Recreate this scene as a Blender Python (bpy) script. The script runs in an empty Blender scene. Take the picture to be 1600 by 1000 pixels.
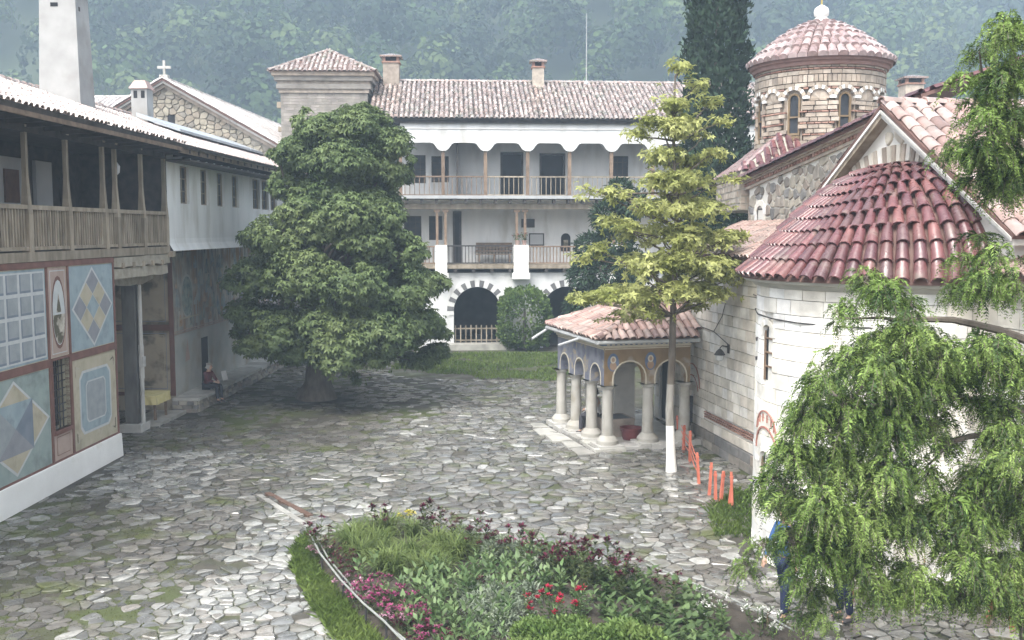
import bpy, math, random
import numpy as np
from mathutils import Vector, Matrix
random.seed(7); rng = np.random.default_rng(7)
scene = bpy.context.scene
COL = scene.collection
R = math.radians

# ---------------------------------------------------------------- camera
CAM_H, FPX = 6.0, 1555.0
PITCH = math.atan(140 / FPX)
cam_data = bpy.data.cameras.new("camera")
cam_data.sensor_width = 36.0
cam_data.lens = 36.0 * FPX / 1600.0
cam_data.clip_start = 0.1
cam_data.clip_end = 2000.0
cam = bpy.data.objects.new("camera", cam_data)
COL.objects.link(cam)
cam.location = (0, 0, CAM_H)
cam.rotation_euler = (math.pi / 2 - PITCH, 0, 0)
scene.camera = cam

# ---------------------------------------------------------------- sky, sun, exposure
SUN_EL, SUN_AZ = R(58), R(208)          # azimuth measured from +Y clockwise: behind and left of the camera
world = bpy.data.worlds.new("World")
scene.world = world
world.use_nodes = True
wt = world.node_tree
wt.nodes.clear()
sky = wt.nodes.new("ShaderNodeTexSky")
sky.sky_type = 'NISHITA'
sky.sun_disc = False
sky.sun_elevation = SUN_EL
sky.sun_rotation = SUN_AZ
sky.air_density = 1.0
sky.dust_density = 4.0
hs = wt.nodes.new("ShaderNodeHueSaturation")   # rain cloud: the blue is mostly gone
hs.inputs['Saturation'].default_value = 0.20
bg = wt.nodes.new("ShaderNodeBackground")
bg.inputs['Strength'].default_value = 0.14
wo = wt.nodes.new("ShaderNodeOutputWorld")
wt.links.new(sky.outputs[0], hs.inputs['Color'])
wt.links.new(hs.outputs[0], bg.inputs['Color'])
wt.links.new(bg.outputs[0], wo.inputs['Surface'])

sun_data = bpy.data.lights.new("sun", 'SUN')
sun_data.energy = 1.5
sun_data.angle = R(35)
sun_data.color = (1.0, 0.95, 0.86)
sun = bpy.data.objects.new("sun", sun_data)
COL.objects.link(sun)
sd = Vector((math.sin(SUN_AZ) * math.cos(SUN_EL), math.cos(SUN_AZ) * math.cos(SUN_EL), math.sin(SUN_EL)))
sun.rotation_euler = sd.to_track_quat('Z', 'Y').to_euler()
sun.location = (0, 0, 60)

vs = scene.view_settings
vs.view_transform = 'Standard'
vs.look = 'None'
vs.exposure = 1.72
vs.gamma = 1.0
vs.use_curve_mapping = False
scene.cycles.use_denoising = True
scene.cycles.max_bounces = 6
scene.cycles.diffuse_bounces = 3
scene.cycles.glossy_bounces = 3
scene.cycles.transmission_bounces = 3
scene.cycles.transparent_max_bounces = 6
scene.cycles.volume_bounces = 1
scene.cycles.volume_max_steps = 64

# ---------------------------------------------------------------- calibration helpers (offline measure -> world metres)
def ray(px, py):
    dx, dy = (px - 800) / FPX, -(py - 500) / FPX
    c, s = math.cos(PITCH), math.sin(PITCH)
    return Vector((dx, c + dy * s, -s + dy * c))
def gnd(px, py, z=0.0):
    r = ray(px, py)
    return Vector((0, 0, CAM_H)) + r * ((z - CAM_H) / r.z)
def at(px, py, Y):
    r = ray(px, py)
    return Vector((0, 0, CAM_H)) + r * (Y / r.y)

class Frame:
    def __init__(s, ox, oy, ux, uy):
        l = math.hypot(ux, uy); s.o = (ox, oy); s.u = (ux / l, uy / l); s.n = (s.u[1], -s.u[0])   # n is to the right of u
    def __call__(s, u, v, z):
        return Vector((s.o[0] + s.u[0] * u + s.n[0] * v, s.o[1] + s.u[1] * u + s.n[1] * v, z))
    @property
    def ang(s): return math.atan2(s.u[1], s.u[0])
WORLD = Frame(0, 0, 1, 0)
WORLD.n = (0, 1)                       # plain x, y, z

# ---------------------------------------------------------------- object helpers
OFF = {}
def _link(o, parent):
    COL.objects.link(o)
    if parent is not None: o.parent = parent
def tag(o, label=None, cat=None, group=None, kind=None):
    if label: o['label'] = label
    if cat: o['category'] = cat
    if group: o['group'] = group
    if kind: o['kind'] = kind
    return o
def thing(name, label, cat, loc, group=None, rz=0.0):
    o = bpy.data.objects.new(name, None)
    o.empty_display_size = 0.2
    COL.objects.link(o)
    o.location = loc; o.rotation_euler.z = rz
    OFF[o.name] = Vector(loc)
    return tag(o, label, cat, group)
def off(parent):
    return OFF.get(parent.name, Vector((0, 0, 0))) if parent is not None else Vector((0, 0, 0))
def inst(name, me, parent, loc, rot=None, scale=None):
    """another object on a shared mesh, placed in world metres under parent"""
    o = bpy.data.objects.new(name, me)
    _link(o, parent)
    o.location = Vector(loc) - off(parent)
    if rot is not None:
        o.rotation_mode = 'QUATERNION' if len(rot) == 4 else 'XYZ'
        if len(rot) == 4: o.rotation_quaternion = rot
        else: o.rotation_euler = rot
    if scale is not None: o.scale = scale
    OFF[o.name] = Vector(loc)
    return o
def inst_m(name, me, parent, mat):
    l, q, s = mat.decompose()
    return inst(name, me, parent, l, q, s)

class MB:
    def __init__(s): s.v, s.f, s.m = [], [], []
    def add(s, vs, fs, mi=0):
        b = len(s.v); s.v.extend(tuple(p) for p in vs)
        for f in fs: s.f.append(tuple(i + b for i in f)); s.m.append(mi)
        return s
    def hexa(s, p, mi=0):              # p[0..3] bottom ring, p[4..7] top ring
        return s.add(p, [(3, 2, 1, 0), (4, 5, 6, 7), (0, 1, 5, 4), (1, 2, 6, 5), (2, 3, 7, 6), (3, 0, 4, 7)], mi)
    def box(s, F, u0, u1, v0, v1, z0, z1, mi=0):
        return s.hexa([F(u0, v0, z0), F(u1, v0, z0), F(u1, v1, z0), F(u0, v1, z0), F(u0, v0, z1), F(u1, v0, z1), F(u1, v1, z1), F(u0, v1, z1)], mi)
    def prism(s, poly, ext, mi=0):
        n = len(poly); e = Vector(ext); poly = [Vector(p) for p in poly]
        fs = [tuple(range(n)), tuple(range(2 * n - 1, n - 1, -1))] + [(i, i + n, (i + 1) % n + n, (i + 1) % n) for i in range(n)]
        return s.add(poly + [p + e for p in poly], fs, mi)
    def face(s, pts, mi=0):
        return s.add(pts, [tuple(range(len(pts)))], mi)
    def tube(s, pts, rads, n=6, mi=0, caps=True):
        pts = [Vector(p) for p in pts]
        if not hasattr(rads, '__len__'): rads = [rads] * len(pts)
        b = len(s.v); prev = None
        for i, p in enumerate(pts):
            t = (pts[min(i + 1, len(pts) - 1)] - pts[max(i - 1, 0)]).normalized()
            if prev is None:
                a = Vector((1, 0, 0)) if abs(t.x) < .8 else Vector((0, 1, 0))
                prev = t.cross(a).normalized()
            x = (prev - t * prev.dot(t)).normalized(); y = t.cross(x); prev = x
            for k in range(n):
                q = 2 * math.pi * k / n
                s.v.append(tuple(p + (x * math.cos(q) + y * math.sin(q)) * rads[i]))
        for i in range(len(pts) - 1):
            for k in range(n):
                a, c = b + i * n + k, b + i * n + (k + 1) % n
                s.f.append((a, c, c + n, a + n)); s.m.append(mi)
        if caps:
            s.f.append(tuple(b + n - 1 - k for k in range(n))); s.m.append(mi)
            e = b + (len(pts) - 1) * n
            s.f.append(tuple(e + k for k in range(n))); s.m.append(mi)
        return s
    def lathe(s, c, prof, n=16, a0=0.0, a1=2 * math.pi, mi=0):
        full = abs(a1 - a0 - 2 * math.pi) < 1e-6
        m = n if full else n + 1; b = len(s.v)
        for r, z in prof:
            for k in range(m):
                q = a0 + (a1 - a0) * k / n
                s.v.append((c[0] + r * math.cos(q), c[1] + r * math.sin(q), c[2] + z))
        for i in range(len(prof) - 1):
            for k in range(n):
                a, d = b + i * m + k, b + i * m + (k + 1) % m
                s.f.append((a, d, d + m, a + m)); s.m.append(mi)
        return s
    def build(s, name, mats, parent=None, smooth=False, kind=None, label=None):
        o_ = off(parent)
        me = bpy.data.meshes.new(name)
        me.from_pydata([(v[0] - o_.x, v[1] - o_.y, v[2] - o_.z) for v in s.v], [], s.f)
        for m in (mats if isinstance(mats, (list, tuple)) else [mats]): me.materials.append(m)
        if any(s.m): me.polygons.foreach_set('material_index', s.m)
        if smooth:
            me.polygons.foreach_set('use_smooth', [True] * len(s.f))
            me.set_sharp_from_angle(angle=smooth if isinstance(smooth, float) else 0.7)
        me.update()
        o = bpy.data.objects.new(name, me)
        _link(o, parent)
        OFF[o.name] = o_
        if kind: o['kind'] = kind
        if label: o['label'] = label
        return o

def np_mesh(name, V, nv, mats, parent=None, mi=None, kind=None, smooth=False):
    """V: (n*nv,3) array, one separate polygon of nv corners for each n"""
    V = np.asarray(V, dtype=np.float32).reshape(-1, 3).copy()
    o_ = off(parent); V -= np.array(o_, dtype=np.float32)
    n = len(V) // nv
    me = bpy.data.meshes.new(name)
    me.vertices.add(len(V)); me.vertices.foreach_set('co', V.ravel())
    me.loops.add(len(V)); me.loops.foreach_set('vertex_index', np.arange(len(V), dtype=np.int32))
    me.polygons.add(n); me.polygons.foreach_set('loop_start', np.arange(n, dtype=np.int32) * nv)
    for m in (mats if isinstance(mats, (list, tuple)) else [mats]): me.materials.append(m)
    if mi is not None: me.polygons.foreach_set('material_index', np.asarray(mi, dtype=np.int32))
    me.update(calc_edges=True)
    o = bpy.data.objects.new(name, me)
    _link(o, parent); OFF[o.name] = o_
    if kind: o['kind'] = kind
    return o

# ---------------------------------------------------------------- materials
def M(name, c1, c2=None, scale=2.0, rough=0.7, bump=0.0, bscale=14.0, isl=0.0, pal=None, c3=None, s3=0.6, lo3=0.52, hi3=0.62, spec=0.4, trans=0.0, detail=5.0, stretch=None, rvar=0.0, metal=0.0):
    m = bpy.data.materials.new(name); m.use_nodes = True
    t = m.node_tree; t.nodes.clear(); N = t.nodes.new; L = t.links.new
    out = N("ShaderNodeOutputMaterial"); p = N("ShaderNodeBsdfPrincipled")
    p.inputs['Specular IOR Level'].default_value = spec; p.inputs['Metallic'].default_value = metal
    geo = N("ShaderNodeNewGeometry"); pos = geo.outputs['Position']
    if stretch:
        vm = N("ShaderNodeVectorMath"); vm.operation = 'MULTIPLY'; vm.inputs[1].default_value = stretch
        L(pos, vm.inputs[0]); pos = vm.outputs[0]
    def noise(sc, det=detail):
        n = N("ShaderNodeTexNoise"); n.inputs['Scale'].default_value = sc; n.inputs['Detail'].default_value = det
        L(pos, n.inputs['Vector']); return n.outputs['Fac']
    def mixc(fac, a, b, mode='MIX'):
        x = N("ShaderNodeMix"); x.data_type = 'RGBA'; x.blend_type = mode
        for val, i in ((fac, 0), (a, 6), (b, 7)):
            if isinstance(val, (int, float)): x.inputs[i].default_value = val
            elif isinstance(val, tuple): x.inputs[i].default_value = (*val, 1)
            else: L(val, x.inputs[i])
        return x.outputs[2]
    rnd = None
    if isl or pal:
        oi = N("ShaderNodeObjectInfo"); ad = N("ShaderNodeMath"); ad.operation = 'ADD'
        fr = N("ShaderNodeMath"); fr.operation = 'FRACT'
        L(geo.outputs['Random Per Island'], ad.inputs[0]); L(oi.outputs['Random'], ad.inputs[1]); L(ad.outputs[0], fr.inputs[0]); rnd = fr.outputs[0]
    def ramp(fac, stops, interp='LINEAR'):
        r = N("ShaderNodeValToRGB"); r.color_ramp.interpolation = interp
        e = r.color_ramp.elements
        while len(e) < len(stops): e.new(0.5)
        for k, (q, c) in enumerate(stops): e[k].position = q; e[k].color = (*c, 1)
        L(fac, r.inputs[0]); return r.outputs[0]
    nz = noise(scale)
    if pal:
        col = ramp(rnd, [(i / len(pal), c) for i, c in enumerate(pal)], 'CONSTANT')
        k = ramp(nz, [(0.3, (0.72,) * 3), (0.7, (1.2,) * 3)])
        col = mixc(1.0, col, k, 'MULTIPLY')
    elif c2 is not None:
        col = ramp(nz, [(0.32, c1), (0.68, c2)])
    else:
        col = ramp(nz, [(0.3, tuple(x * .88 for x in c1)), (0.7, tuple(min(1, x * 1.1) for x in c1))])
    if c3 is not None:
        f3 = ramp(noise(s3), [(lo3, (0, 0, 0)), (hi3, (1, 1, 1))])
        col = mixc(f3, col, c3)
    if isl:
        hv = N("ShaderNodeHueSaturation"); mr = N("ShaderNodeMapRange")
        mr.inputs['To Min'].default_value = 1 - isl; mr.inputs['To Max'].default_value = 1 + isl
        w = N("ShaderNodeMath"); w.operation = 'MULTIPLY'; w.inputs[1].default_value = 7.31
        w2 = N("ShaderNodeMath"); w2.operation = 'FRACT'
        L(rnd, w.inputs[0]); L(w.outputs[0], w2.inputs[0]); L(w2.outputs[0], mr.inputs['Value'])
        L(mr.outputs[0], hv.inputs['Value']); L(col, hv.inputs['Color']); col = hv.outputs[0]
    L(col, p.inputs['Base Color'])
    if rvar:
        rr = N("ShaderNodeMapRange"); rr.inputs['To Min'].default_value = max(.05, rough - rvar); rr.inputs['To Max'].default_value = min(1, rough + rvar)
        rr.inputs['From Min'].default_value = .3; rr.inputs['From Max'].default_value = .7
        L(noise(scale * 1.7), rr.inputs['Value']); L(rr.outputs[0], p.inputs['Roughness'])
    else: p.inputs['Roughness'].default_value = rough
    if bump:
        b = N("ShaderNodeBump"); b.inputs['Strength'].default_value = bump; b.inputs['Distance'].default_value = 0.02
        L(noise(bscale), b.inputs['Height']); L(b.outputs[0], p.inputs['Normal'])
    sh = p.outputs[0]
    if trans:
        tr = N("ShaderNodeBsdfTranslucent"); L(col, tr.inputs['Color'])
        mx = N("ShaderNodeMixShader"); mx.inputs[0].default_value = trans
        L(sh, mx.inputs[1]); L(tr.outputs[0], mx.inputs[2]); sh = mx.outputs[0]
    L(sh, out.inputs['Surface'])
    return m

def leafmat(name, cols, trans=0.3, rough=0.45, isl=0.25, scale=0.8):
    return M(name, cols[0], cols[1], scale=scale, rough=rough, isl=isl, trans=trans, spec=0.18, detail=3)

MAT = dict(
    plaster=M('plaster', (.62, .63, .63), (.76, .76, .75), scale=1.3, rough=.8, bump=.2, bscale=9, c3=(.47, .46, .43), s3=1.5, lo3=.52, hi3=.74, stretch=(1, 1, .28)),
    whitewash=M('whitewash', (.74, .73, .70), (.84, .83, .80), scale=1.4, rough=.75, bump=.25, bscale=16, c3=(.60, .57, .50), s3=1.1, lo3=.60, hi3=.78),
    grey_plaster=M('grey_plaster', (.40, .41, .42), (.50, .50, .50), scale=.8, rough=.85, bump=.1),
    chimney_plaster=M('chimney_plaster', (.30, .30, .295), (.40, .40, .395), scale=1.3, rough=.85, bump=.2, c3=(.26, .25, .23), s3=.8, lo3=.54, hi3=.72),
    old_wood=M('old_wood', (.20, .165, .12), (.37, .315, .245), scale=5, rough=.75, bump=.5, bscale=30, isl=.22, stretch=(1, 1, .25)),
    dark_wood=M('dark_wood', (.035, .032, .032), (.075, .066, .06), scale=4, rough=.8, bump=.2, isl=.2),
    brown_wood=M('brown_wood', (.14, .095, .065), (.24, .17, .12), scale=5, rough=.65, bump=.2, isl=.15),
    void=M('void', (.012, .012, .014), (.02, .02, .024), rough=.9),
    pane=M('pane', (.02, .024, .03), (.045, .05, .06), scale=3, rough=.45, spec=.25),
    iron=M('iron', (.03, .03, .032), (.06, .055, .055), rough=.55),
    trim_red=M('trim_red', (.135, .068, .055), (.19, .095, .075), scale=4, rough=.8),
    old_tile=M('old_tile', (0, 0, 0), scale=5, rough=.24, rvar=.10, spec=.85, bump=.2, bscale=30, isl=.2,
               pal=[(.34, .27, .24), (.28, .205, .18), (.42, .36, .33), (.22, .155, .13), (.38, .31, .28), (.20, .165, .15)], c3=(.20, .19, .15), s3=1.7, lo3=.56, hi3=.68),
    sky_sheen_tile=M('sky_sheen_tile', (0, 0, 0), scale=5, rough=.26, rvar=.10, spec=.85, isl=.14, pal=[(.43, .345, .315), (.37, .285, .26), (.48, .41, .38), (.30, .22, .20), (.45, .37, .34)], c3=(.22, .17, .15), s3=2.0, lo3=.58, hi3=.7),  # wing roof palette paled to carry the sky's reflection off wet tiles
    wet_tile=M('wet_tile', (0, 0, 0), scale=6, rough=.33, rvar=.12, spec=.7, bump=.3, bscale=24, isl=.22, c3=(.15, .105, .09), s3=3.0, lo3=.58, hi3=.72,
               pal=[(.118, .046, .050), (.138, .053, .054), (.10, .041, .047), (.155, .064, .060), (.125, .049, .053), (.112, .056, .058)]),
    orange_tile=M('orange_tile', (0, 0, 0), scale=5, rough=.4, rvar=.1, spec=.5, bump=.2, bscale=24, isl=.18,
               pal=[(.35, .235, .20), (.30, .19, .16), (.40, .29, .255), (.25, .155, .135), (.34, .25, .22)], c3=(.20, .16, .13), s3=2.2, lo3=.55, hi3=.7),
    pink_tile=M('pink_tile', (0, 0, 0), scale=5, rough=.36, rvar=.1, spec=.5, bump=.2, bscale=24, isl=.18,
               pal=[(.36, .265, .24), (.31, .215, .19), (.42, .325, .30), (.26, .175, .155), (.385, .295, .27)], c3=(.24, .19, .17), s3=2.0, lo3=.56, hi3=.7),
    tile_bed=M('tile_bed', (.11, .06, .05), (.17, .10, .085), scale=6, rough=.7),
    mortar=M('mortar', (.60, .58, .53), (.72, .70, .66), scale=3, rough=.9, bump=.4, bscale=30),
    old_mortar=M('old_mortar', (.28, .255, .215), (.37, .34, .29), scale=3, rough=.9, bump=.4, bscale=30),
    ashlar=M('ashlar', (0, 0, 0), scale=2.5, rough=.8, bump=.35, bscale=18, isl=.06, pal=[(.78, .76, .71), (.72, .69, .63), (.80, .79, .76), (.74, .70, .62), (.77, .75, .72)]),
    nave_stone=M('nave_stone', (0, 0, 0), scale=2.2, rough=.8, bump=.35, bscale=18, isl=.08, pal=[(.60, .56, .49), (.66, .63, .57), (.56, .52, .45), (.68, .66, .62), (.62, .57, .50)], c3=(.40, .37, .32), s3=1.0, lo3=.60, hi3=.75),
    rubble=M('rubble', (0, 0, 0), scale=4, rough=.85, bump=.5, bscale=16, isl=.2, pal=[(.25, .23, .205), (.31, .28, .245), (.20, .195, .19), (.35, .32, .27), (.27, .23, .195)]),
    drum_stone=M('drum_stone', (0, 0, 0), scale=4, rough=.85, bump=.4, bscale=16, isl=.12, pal=[(.36, .305, .25), (.42, .36, .30), (.32, .27, .225), (.44, .385, .325), (.38, .315, .255)]),
    brick=M('brick', (0, 0, 0), scale=6, rough=.85, isl=.15, pal=[(.30, .17, .13), (.36, .22, .17), (.26, .14, .11), (.33, .20, .16)]),
    tower_brick=M('tower_brick', (0, 0, 0), scale=2, rough=.9, bump=.4, bscale=20, isl=.08, pal=[(.27, .25, .225), (.30, .275, .245), (.25, .23, .205), (.32, .29, .265)]),
    cut_stone=M('cut_stone', (.40, .39, .37), (.52, .51, .48), scale=2.5, rough=.7, bump=.3, bscale=14, c3=(.28, .27, .24), s3=2.2, lo3=.58, hi3=.72),
    slab=M('slab', (0, 0, 0), scale=2.4, rough=.38, rvar=.1, bump=.35, bscale=12, isl=.1, pal=[(.36, .35, .32), (.42, .41, .38), (.30, .29, .27), (.46, .45, .43)]),
    zinc=M('zinc', (.42, .46, .50), (.52, .56, .60), scale=1.2, rough=.35, spec=.6, metal=.3),
    gutter=M('gutter', (.35, .36, .37), (.45, .46, .46), rough=.4),
    white_paint=M('white_paint', (.74, .73, .70), (.82, .81, .78), scale=5, rough=.7),
    orange_plastic=M('orange_plastic', (.50, .13, .08), (.60, .19, .13), scale=9, rough=.5),
    bark=M('bark', (.085, .07, .055), (.17, .145, .12), scale=7, rough=.9, bump=.8, bscale=24, stretch=(1, 1, .3)),
    pale_bark=M('pale_bark', (.20, .19, .17), (.33, .31, .28), scale=7, rough=.9, bump=.5, bscale=24, stretch=(1, 1, .3)),
)
# ================================================================ SETTING: ground, hill, forest, haze
from mathutils import noise as mnoise
def inside(x, y, poly):
    c = False; n = len(poly); j = n - 1
    for i in range(n):
        xi, yi = poly[i]; xj, yj = poly[j]
        if (yi > y) != (yj > y) and x < (xj - xi) * (y - yi) / (yj - yi) + xi: c = not c
        j = i
    return c
def n2(x, y, s, k=0.0): return mnoise.noise(Vector((x * s, y * s, k)))

MAT['earth'] = M('earth', (.085, .075, .062), (.15, .135, .11), scale=1.3, rough=.75, bump=.5, bscale=20, rvar=.2)
MAT['mossy_joint'] = M('mossy_joint', (.040, .037, .030), (.078, .071, .057), scale=.9, rough=.6, bump=.6, bscale=26, rvar=.2, c3=(.065, .078, .030), s3=.42, lo3=.46, hi3=.60)
MAT['cobble_pale'] = M('cobble_pale', (0, 0, 0), scale=5, rough=.22, rvar=.10, spec=.8, bump=.5, bscale=14, isl=.14,
    pal=[(.26, .26, .245), (.20, .20, .19), (.34, .335, .315), (.15, .15, .145), (.23, .215, .195), (.30, .30, .28)], c3=(.16, .17, .12), s3=2.6, lo3=.60, hi3=.74)
MAT['cobble_grey'] = M('cobble_grey', (0, 0, 0), scale=5, rough=.18, rvar=.08, spec=1.0, bump=.5, bscale=14, isl=.2,
    pal=[(.15, .147, .135), (.12, .12, .115), (.19, .185, .17), (.10, .098, .092), (.165, .155, .135), (.23, .225, .21)], c3=(.12, .13, .075), s3=1.7, lo3=.56, hi3=.72)
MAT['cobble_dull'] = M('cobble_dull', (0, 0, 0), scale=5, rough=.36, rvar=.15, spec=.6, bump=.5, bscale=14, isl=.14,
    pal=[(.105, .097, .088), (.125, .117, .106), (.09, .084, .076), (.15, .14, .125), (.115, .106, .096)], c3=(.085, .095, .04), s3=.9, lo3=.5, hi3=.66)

b = MB(); b.face([(-440, -38, -.05), (440, -38, -.05), (440, 565, -.05), (-440, 565, -.05)])
tag(b.build('ground', MAT['earth']), kind='structure')

RAILPX = [(482, 830), (500, 866), (533, 905), (568, 943), (600, 972), (632, 1002), (690, 1060), (760, 1130)]
RL = [tuple(gnd(x, y, .34)[:2]) for x, y in RAILPX]
BED = RL + [(.6, 11.9), (3, 11.2), (5.2, 11.6), (5.0, 13.4), (4.2, 14.7), (2.9, 16.4), (1.3, 17.6), (-1.2, 19.3), (-3.0, 20.2)]
VERGE = [tuple(gnd(x, y)[:2]) for x, y in ((482, 830), (458, 858), (456, 888), (478, 935), (520, 1000), (570, 1060), (640, 1130))] + [RL[-1]] + RL[::-1][1:]
LAWN = [(-5.2, 41.5), (-3.2, 39.6), (-.6, 40.0), (1.2, 39.2), (2.6, 40.5), (3.6, 44), (4.2, 48.6), (-1.6, 48.6), (-5.5, 48.4)]

# hill behind the monastery
def hill_h(x, y):
    d = max(0.0, y - 140 - 10 * math.sin(x * .014))
    h = .52 * d - 10 * (1 - math.exp(-d / 25))
    h += (n2(x, y, .007, 1.7) * 34 + n2(x, y, .02, 4.1) * 12) * min(1, d / 90)
    h += abs(math.sin(x * .011 + y * .004 + .6)) * 14 * min(1, d / 120)
    return h - .4
hx = np.linspace(-430, 430, 76); hy = np.linspace(125, 400, 40)
b = MB(); b.v = [(x, y, hill_h(x, y)) for y in hy for x in hx]
b.f = [(j * 76 + i, j * 76 + i + 1, (j + 1) * 76 + i + 1, (j + 1) * 76 + i) for j in range(39) for i in range(75)]; b.m = [0] * len(b.f)
MAT['hill_floor'] = M('hill_floor', (.035, .05, .025), (.06, .075, .035), scale=.05, rough=1)
tag(b.build('hill', MAT['hill_floor'], smooth=True), kind='structure')

MAT['forest'] = leafmat('forest', [(.034, .066, .024), (.100, .150, .048)], trans=.2, rough=.8, isl=.25, scale=.05)
MAT['forest_light'] = leafmat('forest_light', [(.075, .115, .042), (.145, .185, .064)], trans=.2, rough=.8, isl=.2, scale=.05)
MAT['forest_dark'] = leafmat('forest_dark', [(.016, .032, .018), (.045, .07, .03)], trans=.2, rough=.8, isl=.2, scale=.05)
quads, fmi = [], []
y = 150.0
while y < 398:
    step = 6.6 + (y - 150) * .012
    x = -.62 * y - 12
    while x < .62 * y + 12:
        px, py = x + random.uniform(-.5, .5) * step, y + random.uniform(-.5, .5) * step
        r = step * random.uniform(.50, .86); hgt = r * random.uniform(1.0, 1.7)
        if random.random() < .94:
            z0 = hill_h(px, py) + hgt * random.uniform(.9, 1.6)
            nq = 230 if y < 260 else (150 if y < 330 else 60)
            u = rng.normal(size=(nq, 3)); u /= np.linalg.norm(u, axis=1)[:, None]
            u[:, 2] = np.abs(u[:, 2]) * 1.15 - .35
            lump = 1 + .22 * np.sin(u[:, 0] * 5 + px) * np.cos(u[:, 1] * 4 + py)
            c = u * np.array([r, r, hgt]) * (rng.uniform(.72, 1.06, (nq, 1))) * lump[:, None] + np.array([px, py, z0])
            nn = u * np.array([1, 1, 1.25]) + rng.normal(scale=.34, size=(nq, 3)); nn /= np.linalg.norm(nn, axis=1)[:, None]
            t1 = np.cross(nn, rng.normal(size=(nq, 3))); t1 /= np.linalg.norm(t1, axis=1)[:, None]; t2 = np.cross(nn, t1)
            s = (r * (.105 if y < 260 else (.13 if y < 330 else .2)) * rng.uniform(.6, 1.35, nq))[:, None]
            fmi.append(np.full(nq, random.choice((0, 0, 1, 1, 2)), np.int32)); quads.append(np.stack([c - t1 * s - t2 * s * .5, c + t1 * s * .3 - t2 * s, c + t1 * s + t2 * s * .4, c - t1 * s * .2 + t2 * s], 1))
        x += step
    y += step * .92
forest = np_mesh('forest', np.concatenate(quads), 4, [MAT['forest'], MAT['forest_dark'], MAT['forest_light']], mi=np.concatenate(fmi), kind='stuff')
forest['label'] = 'hazy green broadleaf forest covering the hillside'

# rain haze
b = MB(); b.box(WORLD, -445, 445, -45, 572, -1.4, 290)
hz = bpy.data.materials.new('haze_air'); hz.use_nodes = True
t = hz.node_tree; t.nodes.clear()
pv = t.nodes.new('ShaderNodeVolumePrincipled'); pv.inputs['Color'].default_value = (.64, .81, 1.0, 1)
pv.inputs['Density'].default_value = .0015; pv.inputs['Anisotropy'].default_value = 0.0
ho = t.nodes.new('ShaderNodeOutputMaterial'); t.links.new(pv.outputs[0], ho.inputs['Volume'])
tag(b.build('haze', hz), kind='stuff')

# ================================================================ COURTYARD PAVING
COURT = [(-16, 9), (7.5, 9), (7.5, 28), (6, 49.5), (-14, 51), (-16, 30)]
b = MB(); b.face([(x, y, -.012) for x, y in COURT])
court = tag(b.build('courtyard_paving', MAT['mossy_joint']), kind='structure')

def voronoi(seeds, rad):
    cell = rad; grid = {}
    for i, (x, y) in enumerate(seeds): grid.setdefault((int(x // cell), int(y // cell)), []).append(i)
    for i, (x, y) in enumerate(seeds):
        gx, gy = int(x // cell), int(y // cell); nb = []
        for a in (-2, -1, 0, 1, 2):
            for c in (-2, -1, 0, 1, 2):
                for j in grid.get((gx + a, gy + c), ()):
                    if j != i:
                        dx, dy = seeds[j][0] - x, seeds[j][1] - y; nb.append((dx * dx + dy * dy, dx, dy))
        nb.sort(); m = rad * 1.1
        poly = [(-m, -m), (m, -m), (m, m), (-m, m)]
        for d2, dx, dy in nb:
            if d2 > 4 * max(p[0] ** 2 + p[1] ** 2 for p in poly): break
            h = d2 / 2; out = []
            for k in range(len(poly)):
                p, q = poly[k - 1], poly[k]
                sp, sq = p[0] * dx + p[1] * dy - h, q[0] * dx + q[1] * dy - h
                if (sp <= 0) != (sq <= 0):
                    w = sp / (sp - sq); out.append((p[0] + (q[0] - p[0]) * w, p[1] + (q[1] - p[1]) * w))
                if sq <= 0: out.append(q)
            poly = out
            if len(poly) < 3: break
        yield i, poly
def stone_shape(poly, shrink, rnd):
    """cell polygon about its seed -> rounded outline"""
    n = len(poly); cx = sum(p[0] for p in poly) / n; cy = sum(p[1] for p in poly) / n
    r = math.sqrt(sum((p[0] - cx) ** 2 + (p[1] - cy) ** 2 for p in poly) / n) + 1e-6
    k = max(.35, 1 - shrink / r)
    pts = [(cx + (p[0] - cx) * k, cy + (p[1] - cy) * k) for p in poly]
    out = []
    for i in range(n):
        p, q = pts[i], pts[(i + 1) % n]
        if math.hypot(p[0] - q[0], p[1] - q[1]) < .035: 
            out.append(((p[0] + q[0]) / 2, (p[1] + q[1]) / 2)); continue
        out.append((p[0] * (1 - rnd) + q[0] * rnd, p[1] * (1 - rnd) + q[1] * rnd)); out.append((p[0] * rnd + q[0] * (1 - rnd), p[1] * rnd + q[1] * (1 - rnd)))
    return out, (cx, cy)
def stone_mesh(mb, outl, c, x, y, h, mi):
    tx, ty = random.uniform(-.06, .06), random.uniform(-.06, .06)
    n = len(outl); b0, b1, t = [], [], []
    for (p, q) in outl:
        dz = (p - c[0]) * tx + (q - c[1]) * ty
        b1.append((x + p, y + q, h * .55 + dz)); b0.append((x + p, y + q, -.03))
        t.append((x + c[0] + (p - c[0]) * .84, y + c[1] + (q - c[1]) * .84, h + dz * .9))
    fs = [(i, (i + 1) % n, (i + 1) % n + n, i + n) for i in range(n)] + [(i + n, (i + 1) % n + n, (i + 1) % n + 2 * n, i + 2 * n) for i in range(n)] + [tuple(range(2 * n, 3 * n))]
    mb.add(b0 + b1 + t, fs, mi)

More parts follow.
